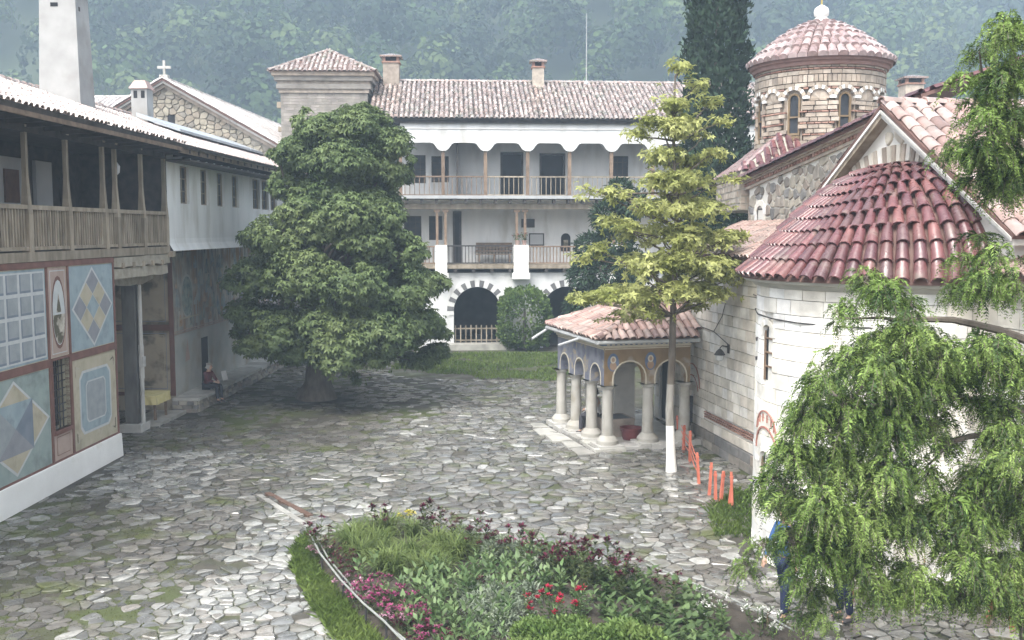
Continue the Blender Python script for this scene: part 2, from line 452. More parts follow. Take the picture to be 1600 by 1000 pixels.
TREE_C = gnd(495, 622)
seeds, info = [], []
PITCHES = .285
yy = 11.5
while yy < 48.5:
    xx = -12.5 + random.uniform(0, .3); k = min(1.0, .72 + max(0, yy - 15) * .03)
    while xx < 7.2:
        x, y = xx + random.uniform(-.2, .2) * k, yy + random.uniform(-.15, .15) * k
        if abs(x / y) < .60 and random.random() > .24: seeds.append((x, y))
        xx += PITCHES * 1.16 * k
    yy += PITCHES * .80 * k
stones = []
nave_line = lambda y: 5.2 + (28.3 - y) * .1704 - .12
for i, poly in voronoi(seeds, .75):
    if len(poly) < 3: continue
    x, y = seeds[i]
    if inside(x, y, BED) or inside(x, y, VERGE) or inside(x, y, LAWN): continue
    if x < -10.35 + (26.2 - y) * -.026 and y < 26.4: continue
    if y < 33 and x < -13.5 or (y >= 33 and x < -11.2): continue
    if x > nave_line(y) and y > 18: continue
    if math.hypot(x - 6.93, y - 18.14) < 2.56: continue
    td = math.hypot(x - TREE_C.x, y - TREE_C.y)
    pale = n2(x, y, .35, 2.2)
    keep, hh, mi = .97, random.uniform(.014, .04), 1
    if td < 1.1: continue
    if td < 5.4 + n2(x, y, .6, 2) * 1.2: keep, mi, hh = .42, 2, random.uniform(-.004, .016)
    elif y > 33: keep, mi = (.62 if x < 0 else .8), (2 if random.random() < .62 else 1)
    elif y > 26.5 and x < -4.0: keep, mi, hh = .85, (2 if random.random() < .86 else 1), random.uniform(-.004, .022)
    # the patch of pale slabs by the plinth corner, the white cobbles by the bed, the wet slabs in the middle with their sheen painted in
    if -9.9 < x < -7.2 and 21.2 < y < 26.8 and x + .35 * (y - 24) > -9.9 + .5 * n2(x, y, 1.3, 4): mi = 0 if random.random() < .9 - .5 * max(0, x + 8.3) - .3 * max(0, 22.4 - y) else 1
    elif x < -5.4 and y < 24.5:
        mossy = n2(x, y, .42, 9.3) + .28 * (x < -7.2)
        mi = 2 if random.random() < .72 else 1
        if mossy > .18: keep, hh = .74, random.uniform(-.012, .010)
        if y < 17.2 and x > -6.9: mi = 1 if random.random() < .7 else 0
    elif x < -2.4 and y < 22.0:
        mi = 0 if random.random() < (.80 if x > -5.0 else .42) - .5 * max(0, y - 20.5) else 1
    elif x > -3.5 and 19 < y < 34 and x < 3.8:
        mi = (1 if random.random() < (.80 if -2.2 < x + .25 * (y - 25) < 3.2 and y < 29 else .93) else 0) if random.random() < .72 else 2  # extra pale stones down the centre stand in for the wet shine
    elif x >= 2.2 and y < 26: mi = random.choice((1, 2, 2, 1, 0))
    if random.random() > keep: continue
    outl, c = stone_shape(poly, random.uniform(.007, .020), random.uniform(.14, .27))
    rr = max(math.hypot(p[0] - c[0], p[1] - c[1]) for p in outl)
    vis = rr / y if (abs(x / y) < .52 and y > 14.4) else 0
    stones.append((vis, x, y, outl, c, hh, mi))
stones.sort(key=lambda s: -s[0])
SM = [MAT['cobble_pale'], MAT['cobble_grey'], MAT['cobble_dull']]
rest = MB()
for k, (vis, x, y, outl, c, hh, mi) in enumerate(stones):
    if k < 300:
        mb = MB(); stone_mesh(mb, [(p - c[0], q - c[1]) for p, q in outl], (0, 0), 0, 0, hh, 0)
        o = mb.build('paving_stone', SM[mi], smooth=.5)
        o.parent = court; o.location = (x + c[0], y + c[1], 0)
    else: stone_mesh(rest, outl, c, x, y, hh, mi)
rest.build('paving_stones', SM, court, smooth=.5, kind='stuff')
NSTONES = len(stones)

# grass
MAT['grass'] = leafmat('grass', [(.085, .135, .028), (.150, .205, .055)], trans=.3, rough=.6, isl=.35, scale=.7)
MAT['moss_grass'] = leafmat('moss_grass', [(.085, .098, .030), (.12, .135, .046)], trans=.25, rough=.8, isl=.35, scale=.9)
def grass(name, poly, n, hmin, hmax, w, mat, mask=None, label=None):
    xs = [p[0] for p in poly]; ys = [p[1] for p in poly]; P = []
    while len(P) < n:
        x, y = random.uniform(min(xs), max(xs)), random.uniform(min(ys), max(ys))
        if inside(x, y, poly) and (mask is None or mask(x, y)): P.append((x, y))
    P = np.array(P); a = rng.uniform(0, 6.283, n); h = rng.uniform(hmin, hmax, n); ww = w * rng.uniform(.6, 1.4, n)
    lean = rng.normal(scale=.45, size=(n, 2)) * h[:, None]
    base = np.c_[P, np.full(n, -.02)]; side = np.c_[np.cos(a) * ww, np.sin(a) * ww, np.zeros(n)]
    tip = base + np.c_[lean, h]; mid = base + np.c_[lean * .35, h * .6]
    V = np.stack([base - side, base + side, mid + side * .7, tip], 1)
    o = np_mesh(name, V, 4, mat, kind='stuff')
    if label: o['label'] = label
    return o
b = MB(); b.face([(x, y, .004) for x, y in VERGE]); tag(b.build('verge_soil', MAT['mossy_joint']), kind='structure')
b = MB(); b.face([(x, y, -.004) for x, y in LAWN]); tag(b.build('lawn_soil', MAT['mossy_joint']), kind='structure')
grass('grass', VERGE, 15000, .06, .17, .010, MAT['grass'], label='narrow strip of green grass along the curved flower bed edge')
grass('grass', LAWN, 15000, .04, .17, .022, MAT['grass'], mask=lambda x, y: n2(x, y, .5, 3.3) > -.30 + max(0, 43.0 - y) * .17, label='patchy lawn in front of the arched white wing')
grass('grass', [(-10.6, 12.5), (-5.6, 12.5), (-5.8, 24.3), (-10.3, 24.3)], 16000, .006, .030, .012, MAT['moss_grass'],
      mask=lambda x, y: n2(x, y, .42, 9.3) + .28 * (x < -7.2) > .12, label='low mossy grass growing between cobbles beside the painted wall')
grass('grass', [(-9, 30), (5, 27), (1.0, 40.5), (-9.5, 42)], 12000, .006, .030, .014, MAT['moss_grass'],
      mask=lambda x, y: n2(x, y, .30, 5.9) > .10 and math.hypot(x - TREE_C.x, y - TREE_C.y) > 3.2, label='thin grass growing in the far courtyard paving')
grass('grass', [(5.0, 19.2), (6.0, 21.5), (5.2, 22.6), (4.2, 21.0), (4.0, 19.0)], 3500, .06, .2, .010, MAT['grass'], label='tuft of green grass at the foot of the white apse')

# ================================================================ FLOWER BED SOIL
MAT['soil'] = M('soil', (.035, .028, .022), (.07, .058, .046), scale=4, rough=.9, bump=1.0, bscale=30)
b = MB()
cx, cy = 1.0, 15.4
ring = [(x, y, .02) for x, y in BED]; ring2 = [(cx + (x - cx) * .8, cy + (y - cy) * .8, .14) for x, y in BED]; n = len(BED)
b.add(ring + ring2 + [(x, y, -.04) for x, y in BED], [(i, (i + 1) % n, (i + 1) % n + n, i + n) for i in range(n)] + [tuple(range(n, 2 * n))] + [(i + 2 * n, (i + 1) % n + 2 * n, (i + 1) % n, i) for i in range(n)])
tag(b.build('flower_bed_soil', MAT['soil']), kind='structure')
# ================================================================ ROOF TILES
def tile_arc(w, l, h, n=4, w2=.82, curve=0.0, thick=0.0):
    """one barrel tile: x across, y up the slope, z off the roof; the lower end is wider"""
    mb = MB(); low, top = [], []
    for k in range(n + 1):
        q = math.pi * k / n
        low.append((-math.cos(q) * w / 2, 0, math.sin(q) * h + .012)); top.append((-math.cos(q) * w / 2 * w2, l, math.sin(q) * h * w2))
    mb.add(low + top, [(k, k + 1, k + 2 + n, k + 1 + n) for k in range(n)])
    lip = [(x * .80, 0, z * .78) for x, _, z in low]
    mb.add(low + lip, [(k + 1, k, k + 1 + n, k + 2 + n) for k in range(n)])
    return mb
def plane_basis(e0, e1, up_hint):
    ex = (Vector(e1) - Vector(e0)).normalized(); ey = Vector(up_hint) - Vector(e0)
    ey = (ey - ex * ey.dot(ex)).normalized(); return ex, ey, ex.cross(ey).normalized()
def roof_places(poly, w, l, jit=.02, overhang=.05):
    """centres of tiles on the planar roof polygon poly (first edge is the eave), as (matrix)"""
    poly = [Vector(p) for p in poly]; ex, ey, ez = plane_basis(poly[0], poly[1], poly[2])
    if ez.z < 0: poly[0], poly[1] = poly[1], poly[0]; poly = [poly[0], poly[1]] + poly[2:][::-1]; ex, ey, ez = plane_basis(poly[0], poly[1], poly[2])
    o = poly[0]; P2 = [((p - o).dot(ex), (p - o).dot(ey)) for p in poly]
    x0, x1 = min(p[0] for p in P2), max(p[0] for p in P2); y1 = max(p[1] for p in P2)
    out = []; nx = max(1, round((x1 - x0) / w)); w = (x1 - x0) / nx
    for i in range(nx):
        x = x0 + (i + .5) * w; y = -overhang
        while y < y1 - l * .4:
            if inside(x, y + l * .5, P2):
                j = random.uniform
                p = o + ex * (x + j(-jit, jit)) + ey * (y + j(-jit, jit)) + ez * j(0, .012)
                a = j(-.035, .035); cx = ex * math.cos(a) + ey * math.sin(a); cy = ey * math.cos(a) - ex * math.sin(a)
                cy2 = (cy + ez * .03).normalized(); cz = cx.cross(cy2)
                m = Matrix((cx, cy2, cz)).transposed().to_4x4(); m.translation = p; out.append(m)
            y += l
    return out
def roof_joined(mb, poly, w=.22, l=.38, h=.075, mi=0, n=3):
    t = tile_arc(w * .92, l * 1.12, h, n)
    for m in roof_places(poly, w, l): mb.add([m @ Vector(v) for v in t.v], t.f, mi)
def ridge_joined(mb, p, q, w=.26, l=.42, h=.11, mi=0):
    p, q = Vector(p), Vector(q); d = (q - p); L = d.length; d.normalize(); ex = d.cross(Vector((0, 0, 1))).normalized(); ez = ex.cross(d)
    t = tile_arc(w, l * 1.1, h, 4); k = max(1, round(L / l))
    for i in range(k):
        m = Matrix((ex, d, ez)).transposed().to_4x4(); m.translation = p + d * (L * i / k) + ez * random.uniform(0, .015)
        mb.add([m @ Vector(v) for v in t.v], t.f, mi)
def slab_roof(mb, poly, th=.08, mi=0):
    poly = [Vector(p) for p in poly]; nrm = (poly[1] - poly[0]).cross(poly[2] - poly[0]).normalized()
    if nrm.z < 0: nrm = -nrm
    mb.prism([p - nrm * .006 for p in poly], -nrm * th, mi)

def wall_holes(mb, F, u0, u1, z0, z1, holes, v=0.0, depth=.3, mi=0, axis='u', back=True):
    """wall sheet at v with rectangular openings and their reveals"""
    us = sorted({u0, u1, *[h[0] for h in holes], *[h[1] for h in holes]}); zs = sorted({z0, z1, *[h[2] for h in holes], *[h[3] for h in holes]})
    for a, c in zip(us, us[1:]):
        for e, g in zip(zs, zs[1:]):
            mu, mz = (a + c) / 2, (e + g) / 2
            if not any(h[0] < mu < h[1] and h[2] < mz < h[3] for h in holes):
                mb.face([F(a, v, e), F(c, v, e), F(c, v, g), F(a, v, g)], mi)
    for a, c, e, g in holes:
        w = v - depth
        mb.face([F(a, v, e), F(a, w, e), F(c, w, e), F(c, v, e)], mi); mb.face([F(a, v, g), F(c, v, g), F(c, w, g), F(a, w, g)], mi)
        mb.face([F(a, v, e), F(a, v, g), F(a, w, g), F(a, w, e)], mi); mb.face([F(c, v, e), F(c, w, e), F(c, w, g), F(c, v, g)], mi)
def window_at(F, parent, u0, u1, z0, z1, v, fmat, nu=2, nz=3, bar=.035, fw=.06, name='window', proud=.0):
    """frame (part) with pane (sub-part) at depth v"""
    mb = MB()
    mb.box(F, u0, u0 + fw, v, v + .06, z0, z1); mb.box(F, u1 - fw, u1, v, v + .06, z0, z1)
    mb.box(F, u0 + fw, u1 - fw, v, v + .06, z0, z0 + fw); mb.box(F, u0 + fw, u1 - fw, v, v + .06, z1 - fw, z1)
    for i in range(1, nu): u = u0 + (u1 - u0) * i / nu; mb.box(F, u - bar / 2, u + bar / 2, v + .012, v + .045, z0 + fw, z1 - fw)
    for i in range(1, nz): z = z0 + (z1 - z0) * i / nz; mb.box(F, u0 + fw, u1 - fw, v + .015, v + .042, z - bar / 2, z + bar / 2)
    w = mb.build(name, fmat, parent)
    p = MB(); p.box(F, u0 + fw * .5, u1 - fw * .5, v - .02, v + .008, z0 + fw * .5, z1 - fw * .5); p.build('pane', MAT['pane'], w)
    return w

# ================================================================ LEFT WING
L = Frame(-10.5, 26.2, .0257, .9997)
wing = thing('monastery_wing', 'long left monastery wing with painted panels below, wooden balcony and white overhanging room above', 'building', L(0, -2, 0))
MAT['blue_panel'] = M('blue_panel', (.25, .315, .345), (.31, .375, .40), scale=3, detail=9, bump=.25, bscale=40, rough=.85, c3=(.19, .235, .255), s3=2.6, lo3=.52, hi3=.72)
MAT['green_panel'] = M('green_panel', (.25, .31, .29), (.31, .36, .34), scale=3, detail=9, bump=.25, bscale=40, rough=.85, c3=(.19, .23, .215), s3=2.6, lo3=.52, hi3=.72)
MAT['cream_panel'] = M('cream_panel', (.40, .36, .26), (.47, .42, .32), scale=3, detail=9, bump=.25, bscale=40, rough=.85, c3=(.31, .275, .20), s3=2.6, lo3=.52, hi3=.72)
MAT['grey_panel'] = M('grey_panel', (.22, .23, .25), (.28, .285, .30), scale=3, detail=9, bump=.25, bscale=40, rough=.85)
MAT['dark_panel'] = M('dark_panel', (.16, .19, .23), (.21, .24, .28), scale=3, rough=.85)
MAT['white_line'] = M('white_line', (.45, .47, .47), (.53, .54, .53), scale=6, detail=9, bump=.25, bscale=40, rough=.85)
MAT['pink_panel'] = M('pink_panel', (.35, .265, .22), (.42, .32, .27), scale=3, detail=9, bump=.25, bscale=40, rough=.85)
MAT['coffer_face'] = M('coffer_face', (.26, .285, .295), (.33, .35, .36), scale=4, detail=9, bump=.25, bscale=40, rough=.85)
MAT['scene_paint'] = M('scene_paint', (.20, .17, .12), (.56, .52, .44), scale=5, rough=.85, c3=(.10, .09, .06), s3=3.2, lo3=.5, hi3=.56)
PM = [MAT[k] for k in ('blue_panel', 'green_panel', 'cream_panel', 'grey_panel', 'dark_panel', 'white_line', 'pink_panel', 'coffer_face', 'trim_red', 'scene_paint')]
BLUE, GREEN, CREAM, GREY, DARK, WHITE, PINK, COFFER, RED, SCENE = range(10)
wl = MB()
WIN = (-3.50, -2.66, 1.36, 3.0)
wall_holes(wl, L, -14, 0, .0, 5.3, [WIN], 0, .32, 0)
wl.face([L(0, 0, 0), L(0, -3.2, 0), L(0, -3.2, 5.3), L(0, 0, 5.3)]); 
wl.build('wall', MAT['cream_panel'], wing)
b = MB(); b.prism([L(-14, 0, 0), L(-14, .10, 0), L(-14, .07, .60), L(-14, 0, .62)], L(14.02, 0, 0) - L(0, 0, 0)); b.build('plinth', MAT['whitewash'], wing)
for _k in (1,):
    pass
def sheet(mb, pts, lay, mi, F=L): mb.face([F(u, .004 + .003 * lay, z) for u, z in pts], mi)
def rect(mb, u0, u1, z0, z1, lay, mi, F=L): sheet(mb, [(u0, z0), (u1, z0), (u1, z1), (u0, z1)], lay, mi, F)
def ringline(mb, pts, w, lay, mi, F=L):
    n = len(pts); cu = sum(p[0] for p in pts) / n; cz = sum(p[1] for p in pts) / n
    r = min(math.hypot(p[0] - cu, p[1] - cz) for p in pts); k = 1 - w / r
    q = [(cu + (p[0] - cu) * k, cz + (p[1] - cz) * k) for p in pts]
    for i in range(n):
        j = (i + 1) % n; sheet(mb, [pts[i], pts[j], q[j], q[i]], lay, mi, F)
    return q
# upper row: coffered panels
def coffers(u0, u1, z0, z1, nu, nz):
    m = MB(); rect(m, u0, u1, z0, z1, 0, BLUE); rect(m, u0 + .05, u1 - .05, z0 + .05, z1 - .05, 1, WHITE)
    du, dz = (u1 - u0 - .1) / nu, (z1 - z0 - .1) / nz
    for i in range(nu):
        for j in range(nz):
            a, c = u0 + .05 + i * du, z0 + .05 + j * dz
            rect(m, a + .045, a + du - .045, c + .04, c + dz - .04, 2, DARK); rect(m, a + .09, a + du - .05, c + .09, c + dz - .045, 3, COFFER)
    m.build('mural_panel', PM, wing)
coffers(-6.55, -3.66, 3.08, 5.14, 5, 4); coffers(-10.2, -7.6, 3.08, 5.14, 5, 4)
m = MB(); rect(m, -7.5, -6.65, 3.08, 5.14, 0, PINK); m.build('mural_panel', PM, wing)
# medallion
m = MB(); rect(m, -3.52, -2.64, 3.08, 5.14, 0, PINK); rect(m, -3.44, -2.72, 3.14, 5.08, 1, WHITE); rect(m, -3.42, -2.74, 3.16, 5.06, 2, PINK)
ov = lambda k: [(-3.08 + .30 * k * math.cos(q), 4.05 + .72 * k * math.sin(q) * (1.12 if math.sin(q) > 0 else 1)) for q in [math.pi * 2 * i / 20 for i in range(20)]]
sheet(m, ov(1.12), 3, RED); sheet(m, ov(1.0), 4, WHITE); sheet(m, [p for p in ov(.97) if p[1] < 4.12], 5, SCENE)
sheet(m, [(-3.20, 4.1), (-2.96, 4.1), (-3.05, 4.45), (-3.09, 4.55), (-3.12, 4.4)], 5, SCENE)
m.build('mural_panel', PM, wing)
# diamond of lozenges
m = MB(); rect(m, -2.52, -.06, 3.08, 5.14, 0, BLUE)
cu, cz, hu, hz_ = -1.27, 4.10, 1.14, 1.0
sheet(m, [(cu, cz - hz_), (cu + hu, cz), (cu, cz + hz_), (cu - hu, cz)], 1, WHITE)
for i in range(3):
    for j in range(3):
        k = .93; a, c = (i - j) / 3, (i + j - 2) / 3
        x, z = cu + a * hu * k, cz + c * hz_ * k; s = .325 * k
        sheet(m, [(x, z - s * hz_), (x + s * hu, z), (x, z + s * hz_), (x - s * hu, z)], 2, BLUE if i == 1 and j == 1 else (CREAM if (i + j) % 2 else GREY))
m.build('mural_panel', PM, wing)
# lower row: pyramid, small panel, framed cream panel
m = MB(); rect(m, -6.9, -3.66, .66, 2.86, 0, GREEN); cu, cz, hu, hz_ = -5.2, 1.76, 1.5, 1.04
q = [(cu, cz - hz_), (cu + hu, cz), (cu, cz + hz_), (cu - hu, cz)]; sheet(m, q, 1, WHITE); q = ringline(m, q, .07, 2, WHITE); sheet(m, q, 3, CREAM)
a, c = .74, .56
for pts, mi in (([(-a, -c), (a, -c), (0, 0)], GREY), ([(a, -c), (a, c), (0, 0)], DARK), ([(a, c), (-a, c), (0, 0)], BLUE), ([(-a, c), (-a, -c), (0, 0)], COFFER)):
    sheet(m, [(cu + p[0], cz + p[1]) for p in pts], 4, mi)
m.build('mural_panel', PM, wing)
m = MB(); rect(m, -10.2, -7.0, .66, 2.86, 0, CREAM); rect(m, -9.8, -7.4, .95, 2.6, 1, BLUE); m.build('mural_panel', PM, wing)
m = MB(); rect(m, -3.52, -2.64, .66, 1.30, 0, PINK); rect(m, -3.40, -2.76, .76, 1.2, 1, RED); rect(m, -3.385, -2.775, .775, 1.185, 2, PINK); m.build('mural_panel', PM, wing)
m = MB(); rect(m, -2.52, -.06, .66, 2.86, 0, CREAM)
def octo(u0, u1, z0, z1, k): return [(u0 + k, z0), (u1 - k, z0), (u1, z0 + k), (u1, z1 - k), (u1 - k, z1), (u0 + k, z1), (u0, z1 - k), (u0, z0 + k)]
q = octo(-2.18, -.40, .98, 2.56, .18); sheet(m, q, 1, WHITE); q = octo(-2.11, -.47, 1.04, 2.50, .16); sheet(m, q, 2, BLUE)
q = octo(-1.85, -.73, 1.24, 2.28, .10); sheet(m, q, 3, WHITE); q = octo(-1.81, -.77, 1.275, 2.245, .09); sheet(m, q, 4, COFFER)
for su, sz in ((-1, -1), (1, -1), (1, 1), (-1, 1)):
    px, pz = -1.29 + su * 1.12, 1.76 + sz * .98
    for k in range(5):
        qa = k * .5; sheet(m, [(px - su * (.04 + .05 * k), pz - sz * (.02 + .02 * k)), (px - su * (.08 + .05 * k), pz - sz * (.03 + .015 * k)), (px - su * (.06 + .05 * k), pz - sz * (.09 + .01 * k)), (px - su * (.03 + .03 * k), pz - sz * .06)], 2, SCENE)
    for k in range(4):
        sheet(m, [(px - su * .02, pz - sz * (.06 + .06 * k)), (px - su * .07, pz - sz * (.06 + .06 * k)), (px - su * .05, pz - sz * (.12 + .06 * k)), (px - su * .015, pz - sz * (.12 + .06 * k))], 3, SCENE)
m.build('mural_panel', PM, wing)
for (u0, u1, z0, z1) in ((-14, 0, .57, .655), (-14, 0, 2.88, 3.06), (-14, 0, 5.16, 5.30)):
    b = MB(); b.box(L, u0, u1 + .02, -.1, .028, z0, z1) if z0 < 2 or z0 > 5 else (b.box(L, u0, WIN[0] - .06, -.1, .028, z0, z1), b.box(L, WIN[1] + .06, u1 + .02, -.1, .028, z0, z1))
    b.build('trim', MAT['trim_red'], wing)
for u in (-3.60, -2.575, -.03, -6.6, -7.55): 
    for z0, z1 in ((.656, 2.878), (3.062, 5.158)):
        b = MB(); b.box(L, u - .045, u + .045, -.05, .024, z0, z1); b.build('trim', MAT['trim_red'], wing)
b = MB(); u0, u1, z0, z1 = WIN
b.box(L, u0 - .05, u0, -.1, .035, z0 - .1, z1 + .06); b.box(L, u1, u1 + .05, -.1, .035, z0 - .1, z1 + .06); b.box(L, u0, u1, -.1, .05, z0 - .1, z0); b.box(L, u0, u1, -.1, .035, z1, z1 + .06)
wf = b.build('window', MAT['trim_red'], wing)
b = MB(); b.face([L(u0 - .02, -.30, z0), L(u1 + .02, -.30, z0), L(u1 + .02, -.30, z1), L(u0 - .02, -.30, z1)]); b.build('pane', MAT['void'], wf)
for i in range(1, 5):
    u = u0 + (u1 - u0) * i / 5; b = MB(); b.tube([L(u, -.10, z0), L(u, -.10, z1)], .016, 5); b.build('bar', MAT['iron'], wf)
for i in range(1, 9):
    z = z0 + (z1 - z0) * i / 9; b = MB(); b.tube([L(u0, -.11, z), L(u1, -.11, z)], .014, 5); b.build('bar', MAT['iron'], wf)

# balcony
b = MB(); b.box(L, -14, 4.0, -.35, .05, 5.31, 5.52); b.build('beam', MAT['old_wood'], wing)
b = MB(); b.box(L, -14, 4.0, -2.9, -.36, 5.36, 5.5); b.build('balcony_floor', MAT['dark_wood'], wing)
POSTS = [-9.9, -8.0, -6.1, -4.2, -2.3, -.3, .45, 2.2, 3.93]
for u in POSTS:
    b = MB(); w0, w1 = .095, .05
    P = [(w0, 5.52), (w0, 6.35), (w1 + .02, 6.75), (w1, 7.2), (w1, 8.15), (w1 + .03, 8.3)]
    for (a, z), (c, y) in zip(P, P[1:]):
        b.hexa([L(u - a, -.06 - a, z), L(u + a, -.06 - a, z), L(u + a, -.06 + a, z), L(u - a, -.06 + a, z), L(u - c, -.06 - c, y), L(u + c, -.06 - c, y), L(u + c, -.06 + c, y), L(u - c, -.06 + c, y)])
    b.build('post', MAT['old_wood'], wing)
me = None
for a, c in zip(POSTS, POSTS[1:]):
    b = MB(); b.box(L, a + .06, c - .06, -.12, .02, 6.46, 6.56); b.build('handrail', MAT['old_wood'], wing)
    b = MB(); b.box(L, a + .06, c - .06, -.11, .01, 5.56, 5.64); b.build('bottom_rail', MAT['old_wood'], wing)
    n = max(2, round((c - a - .2) / .125))
    for i in range(n):
        u = a + .12 + (c - a - .24) * (i + .5) / n
        if me is None:
            t = MB(); t.box(WORLD, -.022, .022, -.022, .022, 0, .84); me = t.build('baluster', MAT['old_wood'], wing).data
            o = [x for x in COL.objects if x.data is me][0]
            for v in me.vertices: v.co = v.co + Vector(off(wing))
            OFF[o.name] = Vector(L(u, -.05, 5.63)); o.location = L(u, -.05, 5.63) - off(wing); o.rotation_euler.z = L.ang
        else: inst('baluster', me, wing, L(u, -.05, 5.63), (0, 0, L.ang + random.uniform(-.1, .1)))
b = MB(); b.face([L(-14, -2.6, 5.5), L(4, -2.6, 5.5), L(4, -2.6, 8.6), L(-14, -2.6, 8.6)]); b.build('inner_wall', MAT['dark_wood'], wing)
b = MB(); b.box(L, -14, .6, -2.6, -2.52, 5.5, 7.9); b.build('plaster_panel', MAT['grey_plaster'], wing); b = MB(); b.box(L, 1.1, 2.0, -2.6, -2.5, 5.5, 7.9); b.build('plaster_panel', MAT['grey_plaster'], wing)
b = MB(); b.box(L, -.55, .15, -2.52, -2.47, 6.72, 7.58); b.build('shutter', M('shutter', (.10, .055, .04), (.15, .08, .055), scale=6, rough=.7), wing)
b = MB(); b.box(L, 2.6, 3.4, -2.6, -2.5, 5.5, 7.5); b.build('door', MAT['dark_wood'], wing)
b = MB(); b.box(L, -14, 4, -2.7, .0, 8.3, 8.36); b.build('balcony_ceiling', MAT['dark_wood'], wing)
b = MB(); b.box(L, -14, 4, -.13, .01, 8.14, 8.295); b.build('beam', MAT['dark_wood'], wing)
# rough bolsters over the portico
def rough_beam(u0, u1, v0, v1, z0, z1, name='bolster', mat='old_wood', seg=7, sag=.05, taper=0.0):
    b = MB(); rings = []
    for i in range(seg + 1):
        f = i / seg; u = u0 + (u1 - u0) * f; r = random.uniform
        k = taper * (max(0, .25 - f) + max(0, f - .75)) * 4
        rings.append([L(u, v0 + r(-.02, .02), z0 + k * (z1 - z0) + r(-sag, sag) * .6), L(u, v1 + r(-.02, .02), z0 + k * (z1 - z0) + r(-sag, sag) * .6), L(u, v1 + r(-.02, .02), z1 + r(-sag, sag) * .3), L(u, v0 + r(-.02, .02), z1 + r(-sag, sag) * .3)])
    b.v = [p for rg in rings for p in rg]
    b.f = [(4 * i + k, 4 * i + (k + 1) % 4, 4 * i + 4 + (k + 1) % 4, 4 * i + 4 + k) for i in range(seg) for k in range(4)] + [(3, 2, 1, 0), tuple(4 * seg + k for k in range(4))]
    b.m = [0] * len(b.f); return b.build(name, MAT[mat], wing, smooth=.5)
MAT['bolster_wood'] = M('bolster_wood', (.27, .24, .19), (.42, .38, .31), scale=4, rough=.8, bump=.6, bscale=22, isl=.12)
rough_beam(.05, 4.1, -.6, .02, 5.02, 5.29, mat='bolster_wood'); rough_beam(.02, 3.9, -.75, -.02, 4.70, 4.98, mat='bolster_wood'); rough_beam(1.1, 4.2, -1.1, -.55, 4.42, 4.72, taper=.5, mat='bolster_wood', sag=.03)
for u in (.5, 1.2, 1.9, 2.6, 3.3): 
    b = MB(); b.box(L, u, u + .14, -.72, .06, 4.985, 5.015 + .12); b.build('joist_end', MAT['old_wood'], wing)
# portico pillar and pipe
b = MB(); b.box(L, 3.1, 3.48, -1.12, -.74, .25, 4.40); b.build('pillar', M('pillar_wood', (.085, .08, .075), (.15, .145, .135), scale=5, rough=.85, bump=.4, stretch=(1, 1, .3)), wing, smooth=.3)
b = MB(); b.box(L, 2.95, 3.65, -1.25, -.6, 0, .24); b.build('pillar_base', MAT['cut_stone'], wing)
b = MB(); b.tube([L(3.25, -.64, .24), L(3.25, -.64, 4.4)], .065, 8); b.box(L, 3.15, 3.36, -.68, -.55, 1.95, 2.25); b.tube([L(3.25, -.64, 1.6), L(3.25, -.64, 2.6)], .082, 8); b.build('downpipe', MAT['cut_stone'], wing, smooth=True)
# portico recess
MAT['ochre_wall'] = M('ochre_wall', (.34, .285, .21), (.43, .37, .28), scale=1.3, rough=.9, bump=.15, c3=(.13, .115, .09), s3=1.5)
MAT['portico_trim'] = M('portico_trim', (.12, .060, .048), (.16, .08, .062), scale=4, rough=.85)
b = MB(); b.face([L(0, -3.2, 0), L(6.7, -3.2, 0), L(6.7, -3.2, 5.36), L(0, -3.2, 5.36)]); b.face([L(6.7, -3.2, 0), L(6.7, -.9, 0), L(6.7, -.9, 5.36), L(6.7, -3.2, 5.36)])
b.face([L(0, -3.2, 5.30), L(6.7, -3.2, 5.30), L(6.7, -.0, 5.30), L(0, -.0, 5.30)]); b.build('portico_wall', MAT['ochre_wall'], wing)
E = Frame(*L(6.69, -.9, 0)[:2], *(L(0, -1, 0) - L(0, 0, 0))[:2]); E.n = (-L.u[0], -L.u[1])     # end wall frame: u runs to the left, n faces the camera
for (a, c, z0, z1) in ((0, .16, .5, 5.3), (2.1, 2.3, .5, 5.3), (.16, 2.1, 2.68, 2.88), (.16, 2.1, .5, .62)):
    b = MB(); b.box(E, a, c, 0, .03, z0, z1); b.build('trim', MAT['portico_trim'], wing)
for z0, z1 in ((.72, 2.6), (2.98, 5.1)):
    m = MB(); ringline(m, [(.27, z0), (2.0, z0), (2.0, z1), (.27, z1)], .03, 0, 0, E); ringline(m, [(.35, z0 + .08), (1.92, z0 + .08), (1.92, z1 - .08), (.35, z1 - .08)], .018, 1, 1, E)
    m.build('painted_line', [MAT['dark_panel'], MAT['cream_panel']], wing)
# fresco wall
MAT['fresco'] = M('fresco', (.16, .165, .16), (.52, .49, .43), scale=3.0, rough=.9, bump=.1, c3=(.30, .21, .14), s3=1.1, lo3=.50, hi3=.62, detail=9, stretch=(1, 1.6, .7))
MAT['fresco_low'] = M('fresco_low', (.34, .36, .34), (.46, .455, .42), scale=1.2, rough=.9, c3=(.33, .29, .23), s3=.8, lo3=.5, hi3=.66)
b = MB(); DOOR = (9.3, 10.05, .5, 2.15)
wall_holes(b, L, 6.7, 25, .3, 2.55, [DOOR], -.9, .3, 1); b.face([L(6.7, -.9, 2.55), L(25, -.9, 2.55), L(25, -.9, 5.36), L(6.7, -.9, 5.36)], 0)
b.build('fresco_wall', [MAT['fresco'], MAT['fresco_low']], wing)
b = MB(); b.box(L, 9.3, 10.05, -1.0, -.915, .5, 2.15); b.build('door', MAT['void'], wing)
FL = Frame(*L(0, -.9, 0)[:2], *L.u)
for z in (2.52, 2.60): 
    b = MB(); b.box(FL, 6.7, 25, -.05, .02, z, z + .035); b.build('painted_line', MAT['pink_panel'], wing)
